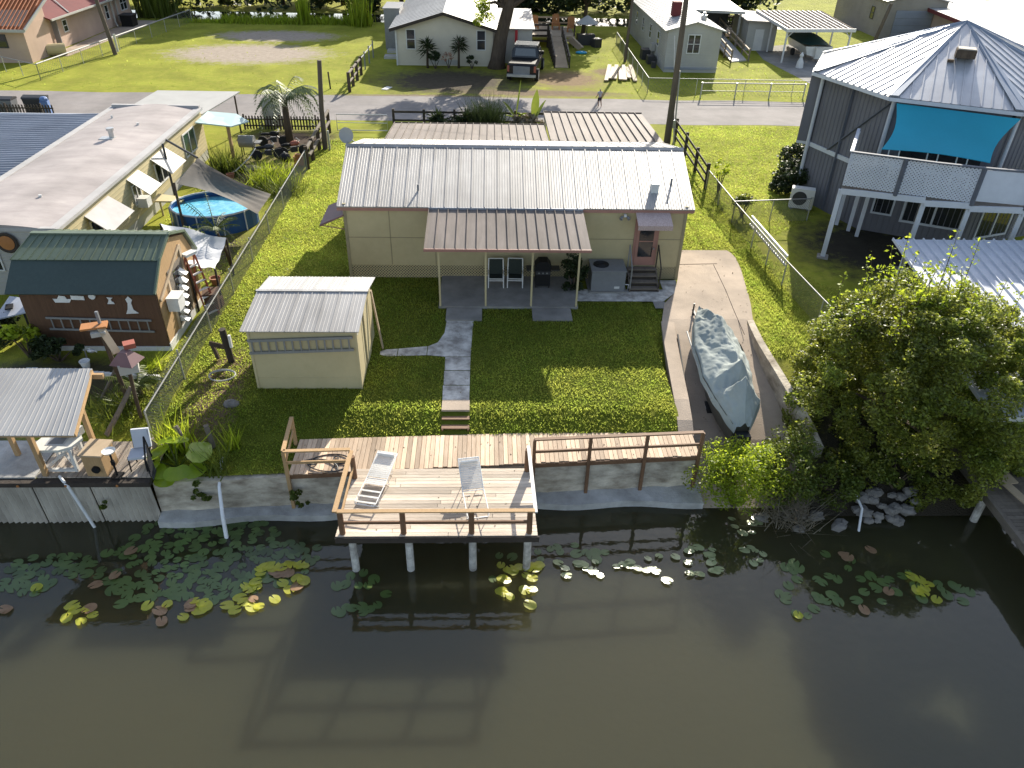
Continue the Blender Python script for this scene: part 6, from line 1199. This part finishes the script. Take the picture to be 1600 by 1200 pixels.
# lawn blades
def inpoly(P,poly):
    x,y=P[:,0],P[:,1]; c=np.zeros(len(P),bool); n=len(poly)
    for i in range(n):
        x0,y0=poly[i];x1,y1=poly[(i+1)%n]; m_=((y0>y)!=(y1>y)); xx=(x1-x0)*(y-y0)/(y1-y0+1e-12)+x0; c^=(m_&(x<xx))
    return c
def scatter(poly,dens,holes=()):
    xs_=[p[0] for p in poly];ys_=[p[1] for p in poly]; A=(max(xs_)-min(xs_))*(max(ys_)-min(ys_)); N=int(A*dens); P=np.stack([RG.uniform(min(xs_),max(xs_),N),RG.uniform(min(ys_),max(ys_),N)],1)
    k=inpoly(P,poly)
    for h in holes: k&=~inpoly(P,h)
    P=P[k]; z=np.array([zg(a,b) for a,b in P]); return np.column_stack([P,z-.01])
WH=[(-1.53,19.3),(-.54,19.3),(-.54,26.3),(-.1,26.3),(-.1,27.3),(-1.65,27.3),(-1.65,26.2),(-1.9,24.7),(-2.25,24.36),(-3.9,24.15),(-4,23.7),(-1.53,23.6)]
PT=[(-2,27.18),(3.85,27.18),(3.85,27.85),(7.6,27.85),(8.6,29.5),(8.6,40),(-6,40),(-6,30),(-2,30)]
lawnp=[(-10.6,19.4),(-6.1,19.3),(6.45,19.85),(6.75,24),(7.0,26.2),(7.4,27.8),(8,30),(8.6,31),(8.9,33.2),(12,33.2),(11.9,31),(11.3,28),(10.9,26.2),(12.9,26),(12.8,50),(9.5,52),(-10.5,52)]
DRV=[(8.5,29.7),(8.9,33.15),(11.65,33.15),(11.85,32.4),(11.7,31),(11.2,28),(10.8,26)]
near=scatter([(-10.6,17.5),(-6.2,17.6),(-6.1,19.1),(6.4,19.6),(6.7,24),(7.4,27.8),(3.8,27.8),(3.8,27.2),(-2,27.2),(-2,30),(-6,30),(-10.6,30)],420,[WH,[(1.88,26.2),(3.48,26.2),(3.48,27.3),(1.88,27.3)],[(-7.9,21.6),(-4.3,21.6),(-4.3,23.9),(-7.9,23.9)]])
V1,F1=bladesV(near,.075,.05,.9)
far_=np.concatenate([scatter([(-10.6,30),(-6,30),(-6,50),(-10.6,50)],260),scatter([(8.6,33.2),(12.9,26),(13.4,30),(12.8,50),(8.6,50)],260,[DRV]),scatter([(12.8,33.5),(17,37),(24,48),(24,54.5),(12.8,54.5)],130),scatter([(-16.5,29),(-10.7,28),(-10.7,43),(-16,43)],90,[[(-15.8,34),(-11.3,34),(-11.3,38.2),(-15.8,38.2)]]),scatter([(-13,19.2),(-10.7,19.2),(-10.7,27),(-11.4,27),(-11.6,23.5)],220),scatter([(10.9,24),(13,22),(16,28),(13,33)],140),scatter([(11.95,33.3),(11.8,31),(11.35,28),(10.95,26.2),(10.8,23.6),(13,23.6),(13,30),(12.9,33.3)],240)])
V2,F2=bladesV(far_,.09,.05,.9)
struct(npmesh('grass',np.concatenate([V1,V2]),np.concatenate([F1,F2+len(V1)]),'grass'),'stuff')
ff=np.concatenate([scatter([(-36,62.2),(-11.2,62.2),(-11,93),(-33,93)],.6),scatter([(-70,62.5),(-37,62.5),(-40,70),(-70,70)],2),scatter([(13,62.4),(30,62.4),(27,76),(16,71)],5),scatter([(8,64),(13,63),(13,84),(9,80)],4)])
V3,F3=bladesV(ff,.1,.1,.9); struct(npmesh('field_grass',V3,F3,'grass'),'stuff')
# verge grass clumps on the far canal bank
bk_=np.column_stack([RG.uniform(-30,-13,2600),94+RG.normal(0,.45,2600),np.zeros(2600)]); V4,F4=bladesV(bk_,.75,.12,.6)
bk2=np.column_stack([RG.uniform(-34,-20,900),93.4+RG.normal(0,.4,900),np.zeros(900)]); V5,F5=bladesV(bk2,.5,.12,.5)
struct(npmesh('bank_grass',np.concatenate([V4,V5]),np.concatenate([F4,F5+len(V4)]),'leafy'),'stuff')
def reedclump(nm,lab,cat,c,n,h,r,w,m,lean=.5):
    t=thing(nm,lab,cat,c); P=np.column_stack([RG.normal(0,r*.5,n)+c[0],RG.normal(0,r*.5,n)+c[1],np.full(n,c[2])]); V_,F_=bladesV(P,h,w,lean); npmesh('blades',V_,F_,m,t); return t
reedclump('reed_clump','upright bright reed clump on the far canal bank left of the beige house','reeds',(-14.2,93,0),200,3.0,1.2,.14,'leafy',.18)
reedclump('reed_clump','tall reeds behind the corner of the peach house','reeds',(-38.2,97,0),300,4.2,2.2,.16,'leaf',.2)
reedclump('young_tree','small pale sapling in the bank grass left of the reed clump','sapling',(-20.5,93.6,0),90,3.2,.7,.2,'leafy',.15)
# far trees
def tree(nm,lab,x,y,h,cr,nl,leafm,trr=.3,group=None,nc=40,ls=.45,low=-.5):
    t=thing(nm,lab,'tree',(x,y,0),group); trunk([(x,y,-.1),(x+.2,y,h*.3),(x,y+.1,h*.6)],[trr,trr*.8,trr*.4],t); c=(x,y,h*.62); limbs((x+.2,y,h*.3),[(x+cr[0]*.6*math.cos(a),y+cr[1]*.6*math.sin(a),h*.62+cr[2]*.3*math.sin(a*2)) for a in(0,1,2.2,3.3,4.4,5.4)],trr*.5,t)
    P=crownpts(c,cr,nc,min(cr)*.36,nl//nc,low); V_,F_=leaves(P,ls); npmesh('crown',V_,F_,leafm,t); return t
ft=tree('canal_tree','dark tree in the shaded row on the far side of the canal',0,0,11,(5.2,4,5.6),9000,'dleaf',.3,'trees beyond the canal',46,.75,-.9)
k=0
for x in[-58,-50,-42,-33.5,-26,-18.5,-11,-3.5,4,11.5,-22,-7.5,7.5,19,27]:
    y=108+3*math.sin(x*1.7)+(6 if x in(-22,-7.5,7.5) else 0)
    if k==0: ft.location=(x,y,0)
    else: dup(ft,(x,y,0),x*1.3,scale=(1,1,.85+.25*abs(math.sin(x))))
    k+=1
tree('shade_tree','dark leafy tree behind the far deck left of the white trailer',10.6,89.5,9.5,(3.6,3.2,4.3),7000,'dleaf',.25,None,40,.5,-.9)
uc=[(RG.uniform(-75,34),RG.uniform(101.5,107),RG.uniform(.5,7.5)) for _ in range(260)]; P=clumps(uc,[RG.uniform(1.2,2.6) for _ in uc],120); V_,F_=leaves(P,.8); struct(npmesh('far_undergrowth',V_,F_,'dleaf'),'stuff')
# big leaning tree beside beige house
t=thing('shade_tree','big tree with a thick leaning grey trunk in front of the beige house','tree',(1.1,72.6,0))
trunk([(.95,72.5,-.2),(1.0,72.5,.6),(1.3,72.6,2.6),(1.9,72.8,4.8),(2.4,73,6.6)],[.95,.68,.58,.5,.35],t,'bark',14)
limbs((1.9,72.8,4.8),[(-1.5,73,7.5),(.5,71.5,8.5),(4.5,72.5,8.2),(6,74,7.8),(3,75.5,9),(-.6,72.2,5.2),(7.5,72,7)],.24,t)
P=np.concatenate([crownpts((2.6,73.3,8.3),(5.6,3.6,2.1),46,1.0,190),crownpts((6.8,73,7.4),(3.0,2.6,1.4),14,.9,150)]); V_,F_=leaves(P,.36); npmesh('crown',V_,F_,'leaf',t)
P=crownpts((-.4,72.0,4.4),(.75,.5,1.25),12,.42,120,-1); V_,F_=leaves(P,.2); npmesh('lit_branch','zz' if False else V_,F_,'leafy',t) if False else npmesh('lit_branch',V_,F_,'leafy',t)
def spiky(nm,lab,cat,x,y,h,tr,nl,L,w,m='dleaf',tm='bark'):
    t=thing(nm,lab,cat,(x,y,0)); trunk([(x,y,-.05),(x+.05,y,h)],[tr,tr*.7],t,tm,7); b=MB(); S=random.Random(int(x*10+y))
    for k in range(nl):
        a=S.uniform(0,6.28); e=S.uniform(-.5,1.3); d=Vector((math.cos(a)*math.cos(e),math.sin(a)*math.cos(e),math.sin(e))); s=d.cross(Vector((0,0,1))).normalized()*w; p=Vector((x+.05,y,h-S.uniform(0,.35*h))); l=L*S.uniform(.7,1.1)
        b.add([p-s*.5,p+s*.5,p+d*l*.55+s-Vector((0,0,.05*l)),p+d*l-Vector((0,0,.22*l)),p+d*l*.55-s-Vector((0,0,.05*l))],[(0,1,2,3,4)])
    b.build('leaves',m,t); return t
spiky('yucca','left dark spiky yucca against the beige house wall','yucca',-5.3,72.0,2.1,.12,90,1.1,.04); spiky('yucca','right dark spiky yucca against the beige house wall','yucca',-2.5,72.2,2.3,.12,80,1.0,.04)
def bush(nm,lab,c,r,nc,nl,ls,m='leaf',cat='bush',stem=True,low=-.2,group=None):
    t=thing(nm,lab,cat,(c[0],c[1],0),group); P=crownpts(c,r,nc,min(r)*.45,nl//nc,low); V_,F_=leaves(P,ls); npmesh('foliage',V_,F_,m,t)
    if stem:
        b=MB()
        for k in range(4): a=k*1.6; b.tube([(c[0],c[1],zg(c[0],c[1])-.05),(c[0]+r[0]*.5*math.cos(a),c[1]+r[1]*.5*math.sin(a),c[2])],[.05,.02],5)
        b.build('stem','bark',t)
    return t
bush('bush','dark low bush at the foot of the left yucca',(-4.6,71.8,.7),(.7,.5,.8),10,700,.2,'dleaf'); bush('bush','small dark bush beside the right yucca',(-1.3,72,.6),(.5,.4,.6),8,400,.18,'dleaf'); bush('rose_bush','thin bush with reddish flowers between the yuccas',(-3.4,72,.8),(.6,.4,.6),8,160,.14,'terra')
# plants between house and street
spiky('spiky_plant','left one of two dark spiky plants behind the carport roof by the street rail',"plant",-3.4,52.4,.9,.08,70,1.1,.05); spiky('spiky_plant','right one of two dark spiky plants behind the carport roof by the street rail','plant',-1.5,52.5,1.0,.08,70,1.1,.05); bush('bush','dark clipped bush under the two spiky plants by the street rail',(-2.4,52.2,.5),(1.6,.6,.6),16,1500,.2,'dleaf')
g=reedclump('fountain_grass','round green fountain grass clump behind the carport roof','grass clump',(.0,52.5,0),1100,1.9,1.0,.05,'dleaf',.6)
def banana(nm,lab,x,y,h,lv):
    t=thing(nm,lab,'banana plant',(x,y,0)); trunk([(x,y,-.05),(x,y,h*.45)],[.14,.09],t,'dry',8); b=MB()
    for (a,e,L,w_) in lv:
        d=Vector((math.cos(a)*math.cos(e),math.sin(a)*math.cos(e),math.sin(e))); s=Vector((-math.sin(a),math.cos(a),0)); p=Vector((x,y,h*.4)); n=8; pv=[]
        for i in range(n+1):
            u=i/n; c=p+d*L*u-Vector((0,0,.25*L*u*u*math.cos(e))); ww=w_*math.sin(math.pi*min(1,u*.9+.08)); pv+=[c-s*ww+Vector((0,0,.1*ww)),c-Vector((0,0,.06)),c+s*ww+Vector((0,0,.1*ww))]
        b.add(pv,[(3*i+j,3*i+j+1,3*i+4+j,3*i+3+j) for i in range(n) for j in(0,1)])
    b.build('leaves','leaf',t); return t
banana('banana_plant','left banana plant with an upright leaf behind the carport roof',2.0,52.2,2.4,[(.3,1.45,2.6,.16),(2.6,.9,1.6,.2),(4,.6,1.3,.2),(5.4,.7,1.4,.2)]); banana('banana_plant','right banana plant with broad lit leaves behind the carport roof',3.2,52.0,2.1,[(1.2,1.3,2.2,.28),(.2,1.1,1.8,.3),(3.4,.7,1.5,.25),(5,.4,1.3,.22)])
bush('dry_fern','brown dry fern heap at the foot of the banana plants',(2.7,51.6,.6),(1.3,.7,.7),14,900,.3,'dry')
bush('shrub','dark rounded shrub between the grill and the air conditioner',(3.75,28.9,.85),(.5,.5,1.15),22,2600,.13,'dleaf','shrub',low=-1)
# right boundary plants
for (x,y,s,l) in((19.0,45.0,1.2,'dark clipped bush further back beside the octagonal house'),(17.2,41.1,1.2,'dark clipped bush nearest to the chain link cross fence')): bush('clipped_bush',l,(x,y,s*.7),(s*.95,s*.9,s*.8),26,3600,.2,'dleaf',low=-.9)
bush('flowering_plant','small plant with reddish tips just behind the cross fence',(13.6,37.6,.55),(.55,.5,.6),10,700,.16,'leaf'); spiky('red_plant','tuft of orange red leaves on the small plant behind the cross fence','plant',13.7,37.7,.9,.03,40,.35,.03,'orange'); bush('young_citrus','thin young tree with sparse leaves behind the right boundary fence',(13.2,41.0,1.1),(.45,.4,.9),8,260,.16,'leafy')
# left palms
def palm(nm,lab,x,y,h,nf,L,droop,tr,m='palm',lean=(0,0),w=.13):
    t=thing(nm,lab,'palm',(x,y,0)); trunk([(x,y,-.1),(x+lean[0]*.4,y+lean[1]*.4,h*.5),(x+lean[0],y+lean[1],h)],[tr*1.2,tr,tr*.8],t); S=random.Random(int(abs(x)*7)); b=MB()
    for k in range(nf): frond(b,(x+lean[0],y+lean[1],h),k*2.399+S.uniform(-.2,.2),L*S.uniform(.8,1.1),droop*S.uniform(.6,1.4),16,w,S.uniform(.35,1.5))
    b.build('fronds',m,t); return t
palm('palm_tree','grey green feathery palm behind the dark picket fence in the left yard',-12.6,48.8,2.8,30,3.0,1.05,.22,w=.2); palm('palm_tree','slender young palm in front of the blue pool',-11.4,31.0,1.9,15,1.35,.55,.06,'leaf',(-.25,-.3),.17)
palm('areca_palm','bushy green palm at the foot of the birdhouse post',-11.7,21.0,.4,22,1.2,.9,.1,'leaf',w=.2)
reedclump('grass_clump','tall bright grass clump on the lit lawn of the left yard','grass clump',(-12.2,42.0,0),420,1.0,1.3,.05,'leafy',.9); reedclump('grass_clump','green grass clump beside the fence in the left yard','grass clump',(-11.2,40.4,0),300,.8,1.2,.05,'leaf',.9); reedclump('grass_clump','leafy clump at the right corner of the barn shed bed','grass clump',(-12.0,22.7,0),90,.5,.5,.05,'leafy',.9); reedclump('fern_clump','fern clump along the driftwood log','fern',(-12.2,20.2,-.05),200,.6,1.1,.05,'leaf',1.1)
reedclump('bush','leafy plants beside the wooden post of the teal patio cover','plants',(-15.2,43.4,0),260,1.2,.9,.09,'leaf',.7)
bush('croton','bright yellow green bush at the left end of the bed',(-16.6,23.5,.75),(.7,.5,.6),12,520,.26,'leafy'); bush('bed_shrub','dark ferny shrub in the bed in front of the barn shed',(-15.4,23.2,.4),(1.0,.45,.5),14,1600,.16,'dleaf'); bush('bed_shrub','low dark greenery at the far left edge beside the barn shed',(-18.4,24.5,.5),(1.0,.9,.7),14,1600,.2,'dleaf')
bush('sunflower','leafy plants with a yellow flower between the pool and the barn shed',(-14.0,32.6,.6),(1.0,.6,.7),14,900,.2,'leaf')
bush('hedge_plant','green plants by the street left of the blue grey carport',(-36,55,.7),(2.2,.7,.8),14,1400,.25,'leaf')
for x,y,l in((-11.6,29.3,'terracotta pot at the foot of the young palm'),(-14.6,42.4,'terracotta pot beside the hose arch')): pot(x,y,.22,.3,l,'terra')
# elephant ear by dock corner
def bigleaf(nm,lab,x,y,z,L):
    t=thing(nm,lab,'plant',(x,y,z)); st=MB(); 
    for (a,e,l,s_) in L:
        tip=Vector((x+math.cos(a)*l*.6,y+math.sin(a)*l*.6,z+e)); st.tube([(x,y,z),tip],[.03,.02],5); d=Vector((math.cos(a),math.sin(a),-.25)).normalized(); sd_=Vector((-math.sin(a),math.cos(a),0)); n=14; pv=[tip+Vector((0,0,.015))]
        for i in range(n):
            th=2*math.pi*i/n; rr=s_*(.62+.38*math.cos(th))*(1 if abs(th-math.pi)>.5 else .75)+.1*s_; pv.append(tip+d*(rr*math.cos(th)*1.05+.18*s_)+sd_*rr*math.sin(th)*1.25+Vector((0,0,.06*math.cos(3*th)*s_)))
        mb_=MB().add(pv,[(0,i+1,(i+1)%n+1) for i in range(n)]); mb_.build('leaf','bigleaf',t)
    st.build('stalk','leaf',t)
bigleaf('elephant_ear','large elephant ear plant with broad glossy leaves at the seawall corner','',0,0,0) if False else bigleaf('elephant_ear','large elephant ear plant with broad glossy leaves at the seawall corner',-9.55,17.95,-.55,[(.1,.65,.8,.5),(2.9,.6,.55,.42),(-1.2,.35,.7,.4),(-.5,.3,.95,.4),(-2.3,.25,.6,.36),(1.6,.8,.4,.36),(-1.8,.15,.9,.34),(.6,.5,1.2,.3),(2.2,.75,.75,.3),(-2.9,.35,.8,.3)])
reedclump('dock_plants','bright leafy clump behind the elephant ear by the fence end','plants',(-9.9,18.9,-.5),120,.9,.5,.1,'leafy',.6); reedclump('weed','thin tall weed on the seawall edge','weed',(-8.3,17.8,-.5),70,.8,.4,.05,'leaf',.5); reedclump('weed','yellowish single weed stalk in the shaded lawn','weed',(-8.1,18.9,-.5),40,.9,.22,.06,'leafy',.35)
bush('wall_weed','weeds growing out of the seawall by the left boardwalk post',(-5.75,17.25,-1.2),(.25,.2,.4),8,420,.1,'leaf','weed',False,-1); bush('wall_weed','weeds hanging over the seawall near the white drain pipe',(-8.7,17.15,-.85),(.45,.2,.4),9,420,.1,'leaf','weed',False,-1); bush('wall_weed','small weed on the corrugated seawall',(-11.6,16.95,-1.1),(.3,.15,.15),6,160,.1,'leaf','weed',False,-1)
# big overgrown bush on the right bank
t=thing('overgrown_bush','huge overgrown leafy bush covering the bank between the ramp and the right dock','bush',(14,20,-.8))
rgc=random.Random(3); C=[];Q=[]
def bz(x,y): # top surface of the bush
    u=((x-14.45)/3.85); v=((y-20.3)/3.75); r=u*u+v*v
    return None if r>1 else 4.45*math.sqrt(1-r)**.8-.25
while len(C)<400:
    x=rgc.uniform(10.6,18.3); y=rgc.uniform(16.6,24); z=bz(x,y)
    if z is None: continue
    zz=z-rgc.random()**2*max(.4,z+1.6); zz=max(zz,zg(x,y)+.15); C.append((x,y,zz+rgc.uniform(-.25,.3))); Q.append(rgc.uniform(.22,.62))
P=clumps(C,Q,420,.75); V_,F_=leaves(P,.115,.5,.5); npmesh('foliage',V_,F_,'bushleaf',t)
sh=[]
for k in range(34):
    x=rgc.uniform(11.2,17); y=rgc.uniform(19,23.4); z=bz(x,y)
    if z is None: continue
    h=rgc.uniform(.5,1.5)*(1.3 if y>21.5 else .8); dx,dy=rgc.uniform(-.35,.35),rgc.uniform(-.2,.3); MB().tube([(x,y,z-.4),(x+dx*.5,y+dy*.5,z+h*.5),(x+dx,y+dy,z+h)],[.02,.014,.006],4).build('shoot_stem','bark',t)
    for i in range(46): u=rgc.random(); sh.append((x+dx*u+rgc.gauss(0,.09),y+dy*u+rgc.gauss(0,.09),z-.2+(h+.25)*u))
V_,F_=leaves(sh,.13,.5,.4); npmesh('shoots','x' if False else V_,F_,'leafy',t)
limbs((13.8,20.3,-.9),[(12,19.5,1.2),(15.8,20,1.4),(13.5,18,.8),(14.4,22,1.8),(13,21.5,1.9),(16,18.5,.7)],.14,t)
bush('bright_bush','bright yellow green leafy bush at the water end of the ramp',(8.1,17.7,-.7),(1.35,1.05,1.05),44,9000,.10,'leafy',low=-.8); bush('bank_bush','mid green bush between the bright bush and the huge bush',(9.75,18.0,-.8),(1.0,1.1,1.2),36,6500,.11,'leaf',low=-.8); bush('bank_bush','low dark bank greenery at the foot of the retaining wall',(11.0,17.9,-1.1),(1.0,.9,.7),26,4200,.11,'leaf',low=-.8)
bush('bank_bush','leafy growth over the rock pile beside the right dock',(13.3,17.9,-.6),(1.3,.6,.6),24,3200,.11,'leaf',low=-.8)
reedclump('dry_grass','grey dry grass hanging over the bank below the huge bush','dry grass',(9.6,17.05,-1.8),420,.75,.8,.025,'dry',1.5)
fl=[]
for (x0,x1,y0,y1,nn_,zf) in((8.6,11.3,26.5,33,70,lambda x,y:.04),(7.2,10.3,19.5,26,60,lambda x,y:zr(y)+.04),(-1.5,-.58,20.9,26,14,lambda x,y:zg(x,y)+.02),(-1.9,3.7,27.3,29.8,16,lambda x,y:.115),(-6,6.7,18.3,19.1,40,lambda x,y:-.43),(-4,1.3,15,17.6,18,lambda x,y:-.39)):
    for _ in range(nn_): x=RG.uniform(x0,x1); y=RG.uniform(y0,y1); fl.append((x,y,zf(x,y)))
V_,F_=leaves(fl,.075,.5,.93); struct(npmesh('fallen_leaves',V_,F_,'dry'),'stuff')
# lily pads: one object each
def padmesh(nm,m_,seed,raised=0):
    S=random.Random(seed); n=16; pv=[(0,0,.006)]; 
    for i in range(n):
        th=.22+(2*math.pi-.44)*i/(n-1); r=1+S.uniform(-.05,.05); pv.append((r*math.cos(th),.86*r*math.sin(th),raised*(.25*math.cos(th)+.12*math.sin(2*th)+S.uniform(-.05,.05))))
    mb_=MB().add(pv,[(0,i,i+1) for i in range(1,n)]); o=mb_.build(nm,m_); return o
PM={}
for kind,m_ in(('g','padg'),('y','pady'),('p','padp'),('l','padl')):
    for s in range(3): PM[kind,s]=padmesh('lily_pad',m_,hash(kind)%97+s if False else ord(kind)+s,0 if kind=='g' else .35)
used=set(); rp=random.Random(11); allp=[]
LABS={'g1':'dark green lily pad floating in the large patch left of the deck','g2':'dark green lily pad in the small group below the left corner of the deck','g3':'faint green lily pad near the railing reflection right of the deck','g4':'green lily pad in the shaded group below the huge bush','y1':'bright yellow green lily pad along the outer edge of the left patch','y2':'pale yellow lily pad in the lit group by the right front pile of the deck','p1':'faded pinkish lily pad on the edge of the left patch','l1':'glaring white sunlit lily pad in the scatter right of the deck','l2':'glaring white sunlit lily pad near the bright bush','y3':'yellow lit lily pad at the right end of the shaded group','p4':'brown withered lily pad in the shaded group below the huge bush'}
GRP={'g1':'lily pads left of the deck','y1':'yellow lily pads left of the deck','p1':'faded lily pads left of the deck','g2':'lily pads below the deck corner','g3':'faint lily pads right of the deck','g4':'lily pads below the huge bush','y2':'lit lily pads at the right pile','l1':'sunlit lily pads right of the deck','l2':'sunlit lily pads near the bright bush','y3':'lit lily pads in the shaded group','p4':'withered lily pads in the shaded group'}
def pad(k,x,y,s,z=.012):
    kd=k[0]; src=PM[kd,rp.randrange(3)]
    if id(src) in used: o=src.copy(); COL.objects.link(o)
    else: o=src; used.add(id(src))
    o.location=(x,y,WZ+z+rp.uniform(0,.01)); o.rotation_mode='ZXY'; o.rotation_euler=((-.19+rp.uniform(-.035,.035) if kd=='l' else rp.uniform(-.2,-.05)) if kd!='g' else 0,(.05+rp.uniform(-.06,.06)) if kd!='g' else 0,rp.uniform(0,6.28)); o.scale=(s,s,s); tag(o,LABS[k],'lily pad',GRP[k]); allp.append(o)
def mind(x,y,L,d): return all((x-a)**2+(y-b)**2>d*d for a,b in L)
L=[]; tries=0
PADPOLY=[(-11.56,15.73),(-10.38,17.12),(-8.71,17.48),(-6.86,17.30),(-6.23,16.28),(-5.14,16.14),(-4.90,15.37),(-5.34,14.77),(-6.84,14.21),(-7.67,14.00),(-9.47,14.13),(-10.07,13.85),(-11.23,14.95),(-12.13,14.96),(-12.53,14.27),(-13.64,14.40),(-14.13,15.34),(-13.24,15.75)]
while len(L)<210 and tries<9000:
    tries+=1; x=rp.uniform(-16,-4); y=rp.uniform(11,17.1)
    if not inpoly(np.array([[x,y]]),PADPOLY)[0] or not mind(x,y,L,.2): continue
    L.append((x,y))
L.sort(key=lambda p:p[1])
for x,y in L[:55]: pad('g1',x,y,rp.uniform(.13,.21),.01)
pm=MB()
for x,y in L[55:]:
    s_=rp.uniform(.12,.2); a0=rp.uniform(0,6.28); z=WZ+.01+rp.uniform(0,.01); pm.add([(x,y,z)]+[(x+s_*math.cos(a0+.22+5.84*i/13),y+.9*s_*math.sin(a0+.22+5.84*i/13),z) for i in range(14)],[(0,i,i+1) for i in range(1,14)])
struct(pm.build('lily_pads','padg'),'stuff')
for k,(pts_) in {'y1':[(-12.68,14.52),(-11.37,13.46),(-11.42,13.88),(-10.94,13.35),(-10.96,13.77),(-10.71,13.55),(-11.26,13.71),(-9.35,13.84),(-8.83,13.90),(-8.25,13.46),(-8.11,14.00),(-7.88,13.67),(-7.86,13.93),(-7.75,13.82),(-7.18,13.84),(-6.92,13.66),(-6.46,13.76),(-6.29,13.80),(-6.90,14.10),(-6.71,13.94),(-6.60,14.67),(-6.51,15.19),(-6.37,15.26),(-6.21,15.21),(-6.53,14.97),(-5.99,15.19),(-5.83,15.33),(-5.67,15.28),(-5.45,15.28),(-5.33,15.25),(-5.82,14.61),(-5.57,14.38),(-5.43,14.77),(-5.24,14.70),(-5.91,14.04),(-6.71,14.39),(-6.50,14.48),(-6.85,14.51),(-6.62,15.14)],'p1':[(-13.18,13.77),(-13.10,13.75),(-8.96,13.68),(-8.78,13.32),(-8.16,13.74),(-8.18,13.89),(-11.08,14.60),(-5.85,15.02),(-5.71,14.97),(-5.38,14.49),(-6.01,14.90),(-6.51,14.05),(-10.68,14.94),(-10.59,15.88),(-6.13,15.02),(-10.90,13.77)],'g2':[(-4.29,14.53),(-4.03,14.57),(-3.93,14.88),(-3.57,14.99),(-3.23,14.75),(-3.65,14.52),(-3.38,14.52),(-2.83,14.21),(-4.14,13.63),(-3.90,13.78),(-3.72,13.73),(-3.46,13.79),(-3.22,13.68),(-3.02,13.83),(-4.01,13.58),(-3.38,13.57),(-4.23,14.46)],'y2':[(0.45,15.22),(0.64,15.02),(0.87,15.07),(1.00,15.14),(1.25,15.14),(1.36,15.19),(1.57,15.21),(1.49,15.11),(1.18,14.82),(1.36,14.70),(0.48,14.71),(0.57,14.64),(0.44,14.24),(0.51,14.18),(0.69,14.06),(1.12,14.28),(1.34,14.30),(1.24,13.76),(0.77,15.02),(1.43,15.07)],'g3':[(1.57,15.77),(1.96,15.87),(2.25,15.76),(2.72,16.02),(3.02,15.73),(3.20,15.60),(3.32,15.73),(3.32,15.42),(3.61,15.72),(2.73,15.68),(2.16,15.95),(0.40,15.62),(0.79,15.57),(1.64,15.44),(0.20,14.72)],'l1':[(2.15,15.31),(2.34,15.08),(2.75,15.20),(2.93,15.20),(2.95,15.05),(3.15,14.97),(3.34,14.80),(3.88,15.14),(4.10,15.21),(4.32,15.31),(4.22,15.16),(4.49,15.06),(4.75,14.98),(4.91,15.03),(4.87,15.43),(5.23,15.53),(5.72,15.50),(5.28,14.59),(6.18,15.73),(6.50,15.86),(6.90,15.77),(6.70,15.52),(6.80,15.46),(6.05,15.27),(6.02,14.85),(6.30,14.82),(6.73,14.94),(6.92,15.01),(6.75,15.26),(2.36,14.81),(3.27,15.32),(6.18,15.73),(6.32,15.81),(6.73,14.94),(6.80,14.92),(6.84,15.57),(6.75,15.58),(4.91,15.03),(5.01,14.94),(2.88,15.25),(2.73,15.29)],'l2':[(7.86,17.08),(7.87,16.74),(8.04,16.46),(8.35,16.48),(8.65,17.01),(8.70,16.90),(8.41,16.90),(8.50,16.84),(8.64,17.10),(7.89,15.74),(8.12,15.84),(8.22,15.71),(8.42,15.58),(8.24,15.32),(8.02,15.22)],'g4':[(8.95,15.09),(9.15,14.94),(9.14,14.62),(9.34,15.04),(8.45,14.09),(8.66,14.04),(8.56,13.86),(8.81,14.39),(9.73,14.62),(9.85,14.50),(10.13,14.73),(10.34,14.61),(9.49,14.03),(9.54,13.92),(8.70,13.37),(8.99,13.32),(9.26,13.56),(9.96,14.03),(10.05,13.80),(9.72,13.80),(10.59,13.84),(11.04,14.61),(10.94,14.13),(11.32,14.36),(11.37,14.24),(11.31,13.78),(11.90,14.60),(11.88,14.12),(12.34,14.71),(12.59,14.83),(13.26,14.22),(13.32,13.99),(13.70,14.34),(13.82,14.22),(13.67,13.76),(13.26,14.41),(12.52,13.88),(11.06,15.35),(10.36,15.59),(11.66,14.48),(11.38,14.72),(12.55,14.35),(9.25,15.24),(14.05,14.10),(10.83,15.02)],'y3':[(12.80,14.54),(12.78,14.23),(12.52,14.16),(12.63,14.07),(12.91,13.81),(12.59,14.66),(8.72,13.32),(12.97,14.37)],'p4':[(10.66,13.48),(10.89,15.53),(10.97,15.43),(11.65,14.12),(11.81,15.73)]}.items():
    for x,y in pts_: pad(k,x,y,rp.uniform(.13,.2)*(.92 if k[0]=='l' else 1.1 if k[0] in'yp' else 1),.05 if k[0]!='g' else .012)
for o in PM.values():
    if id(o) not in used: bpy.data.objects.remove(o)
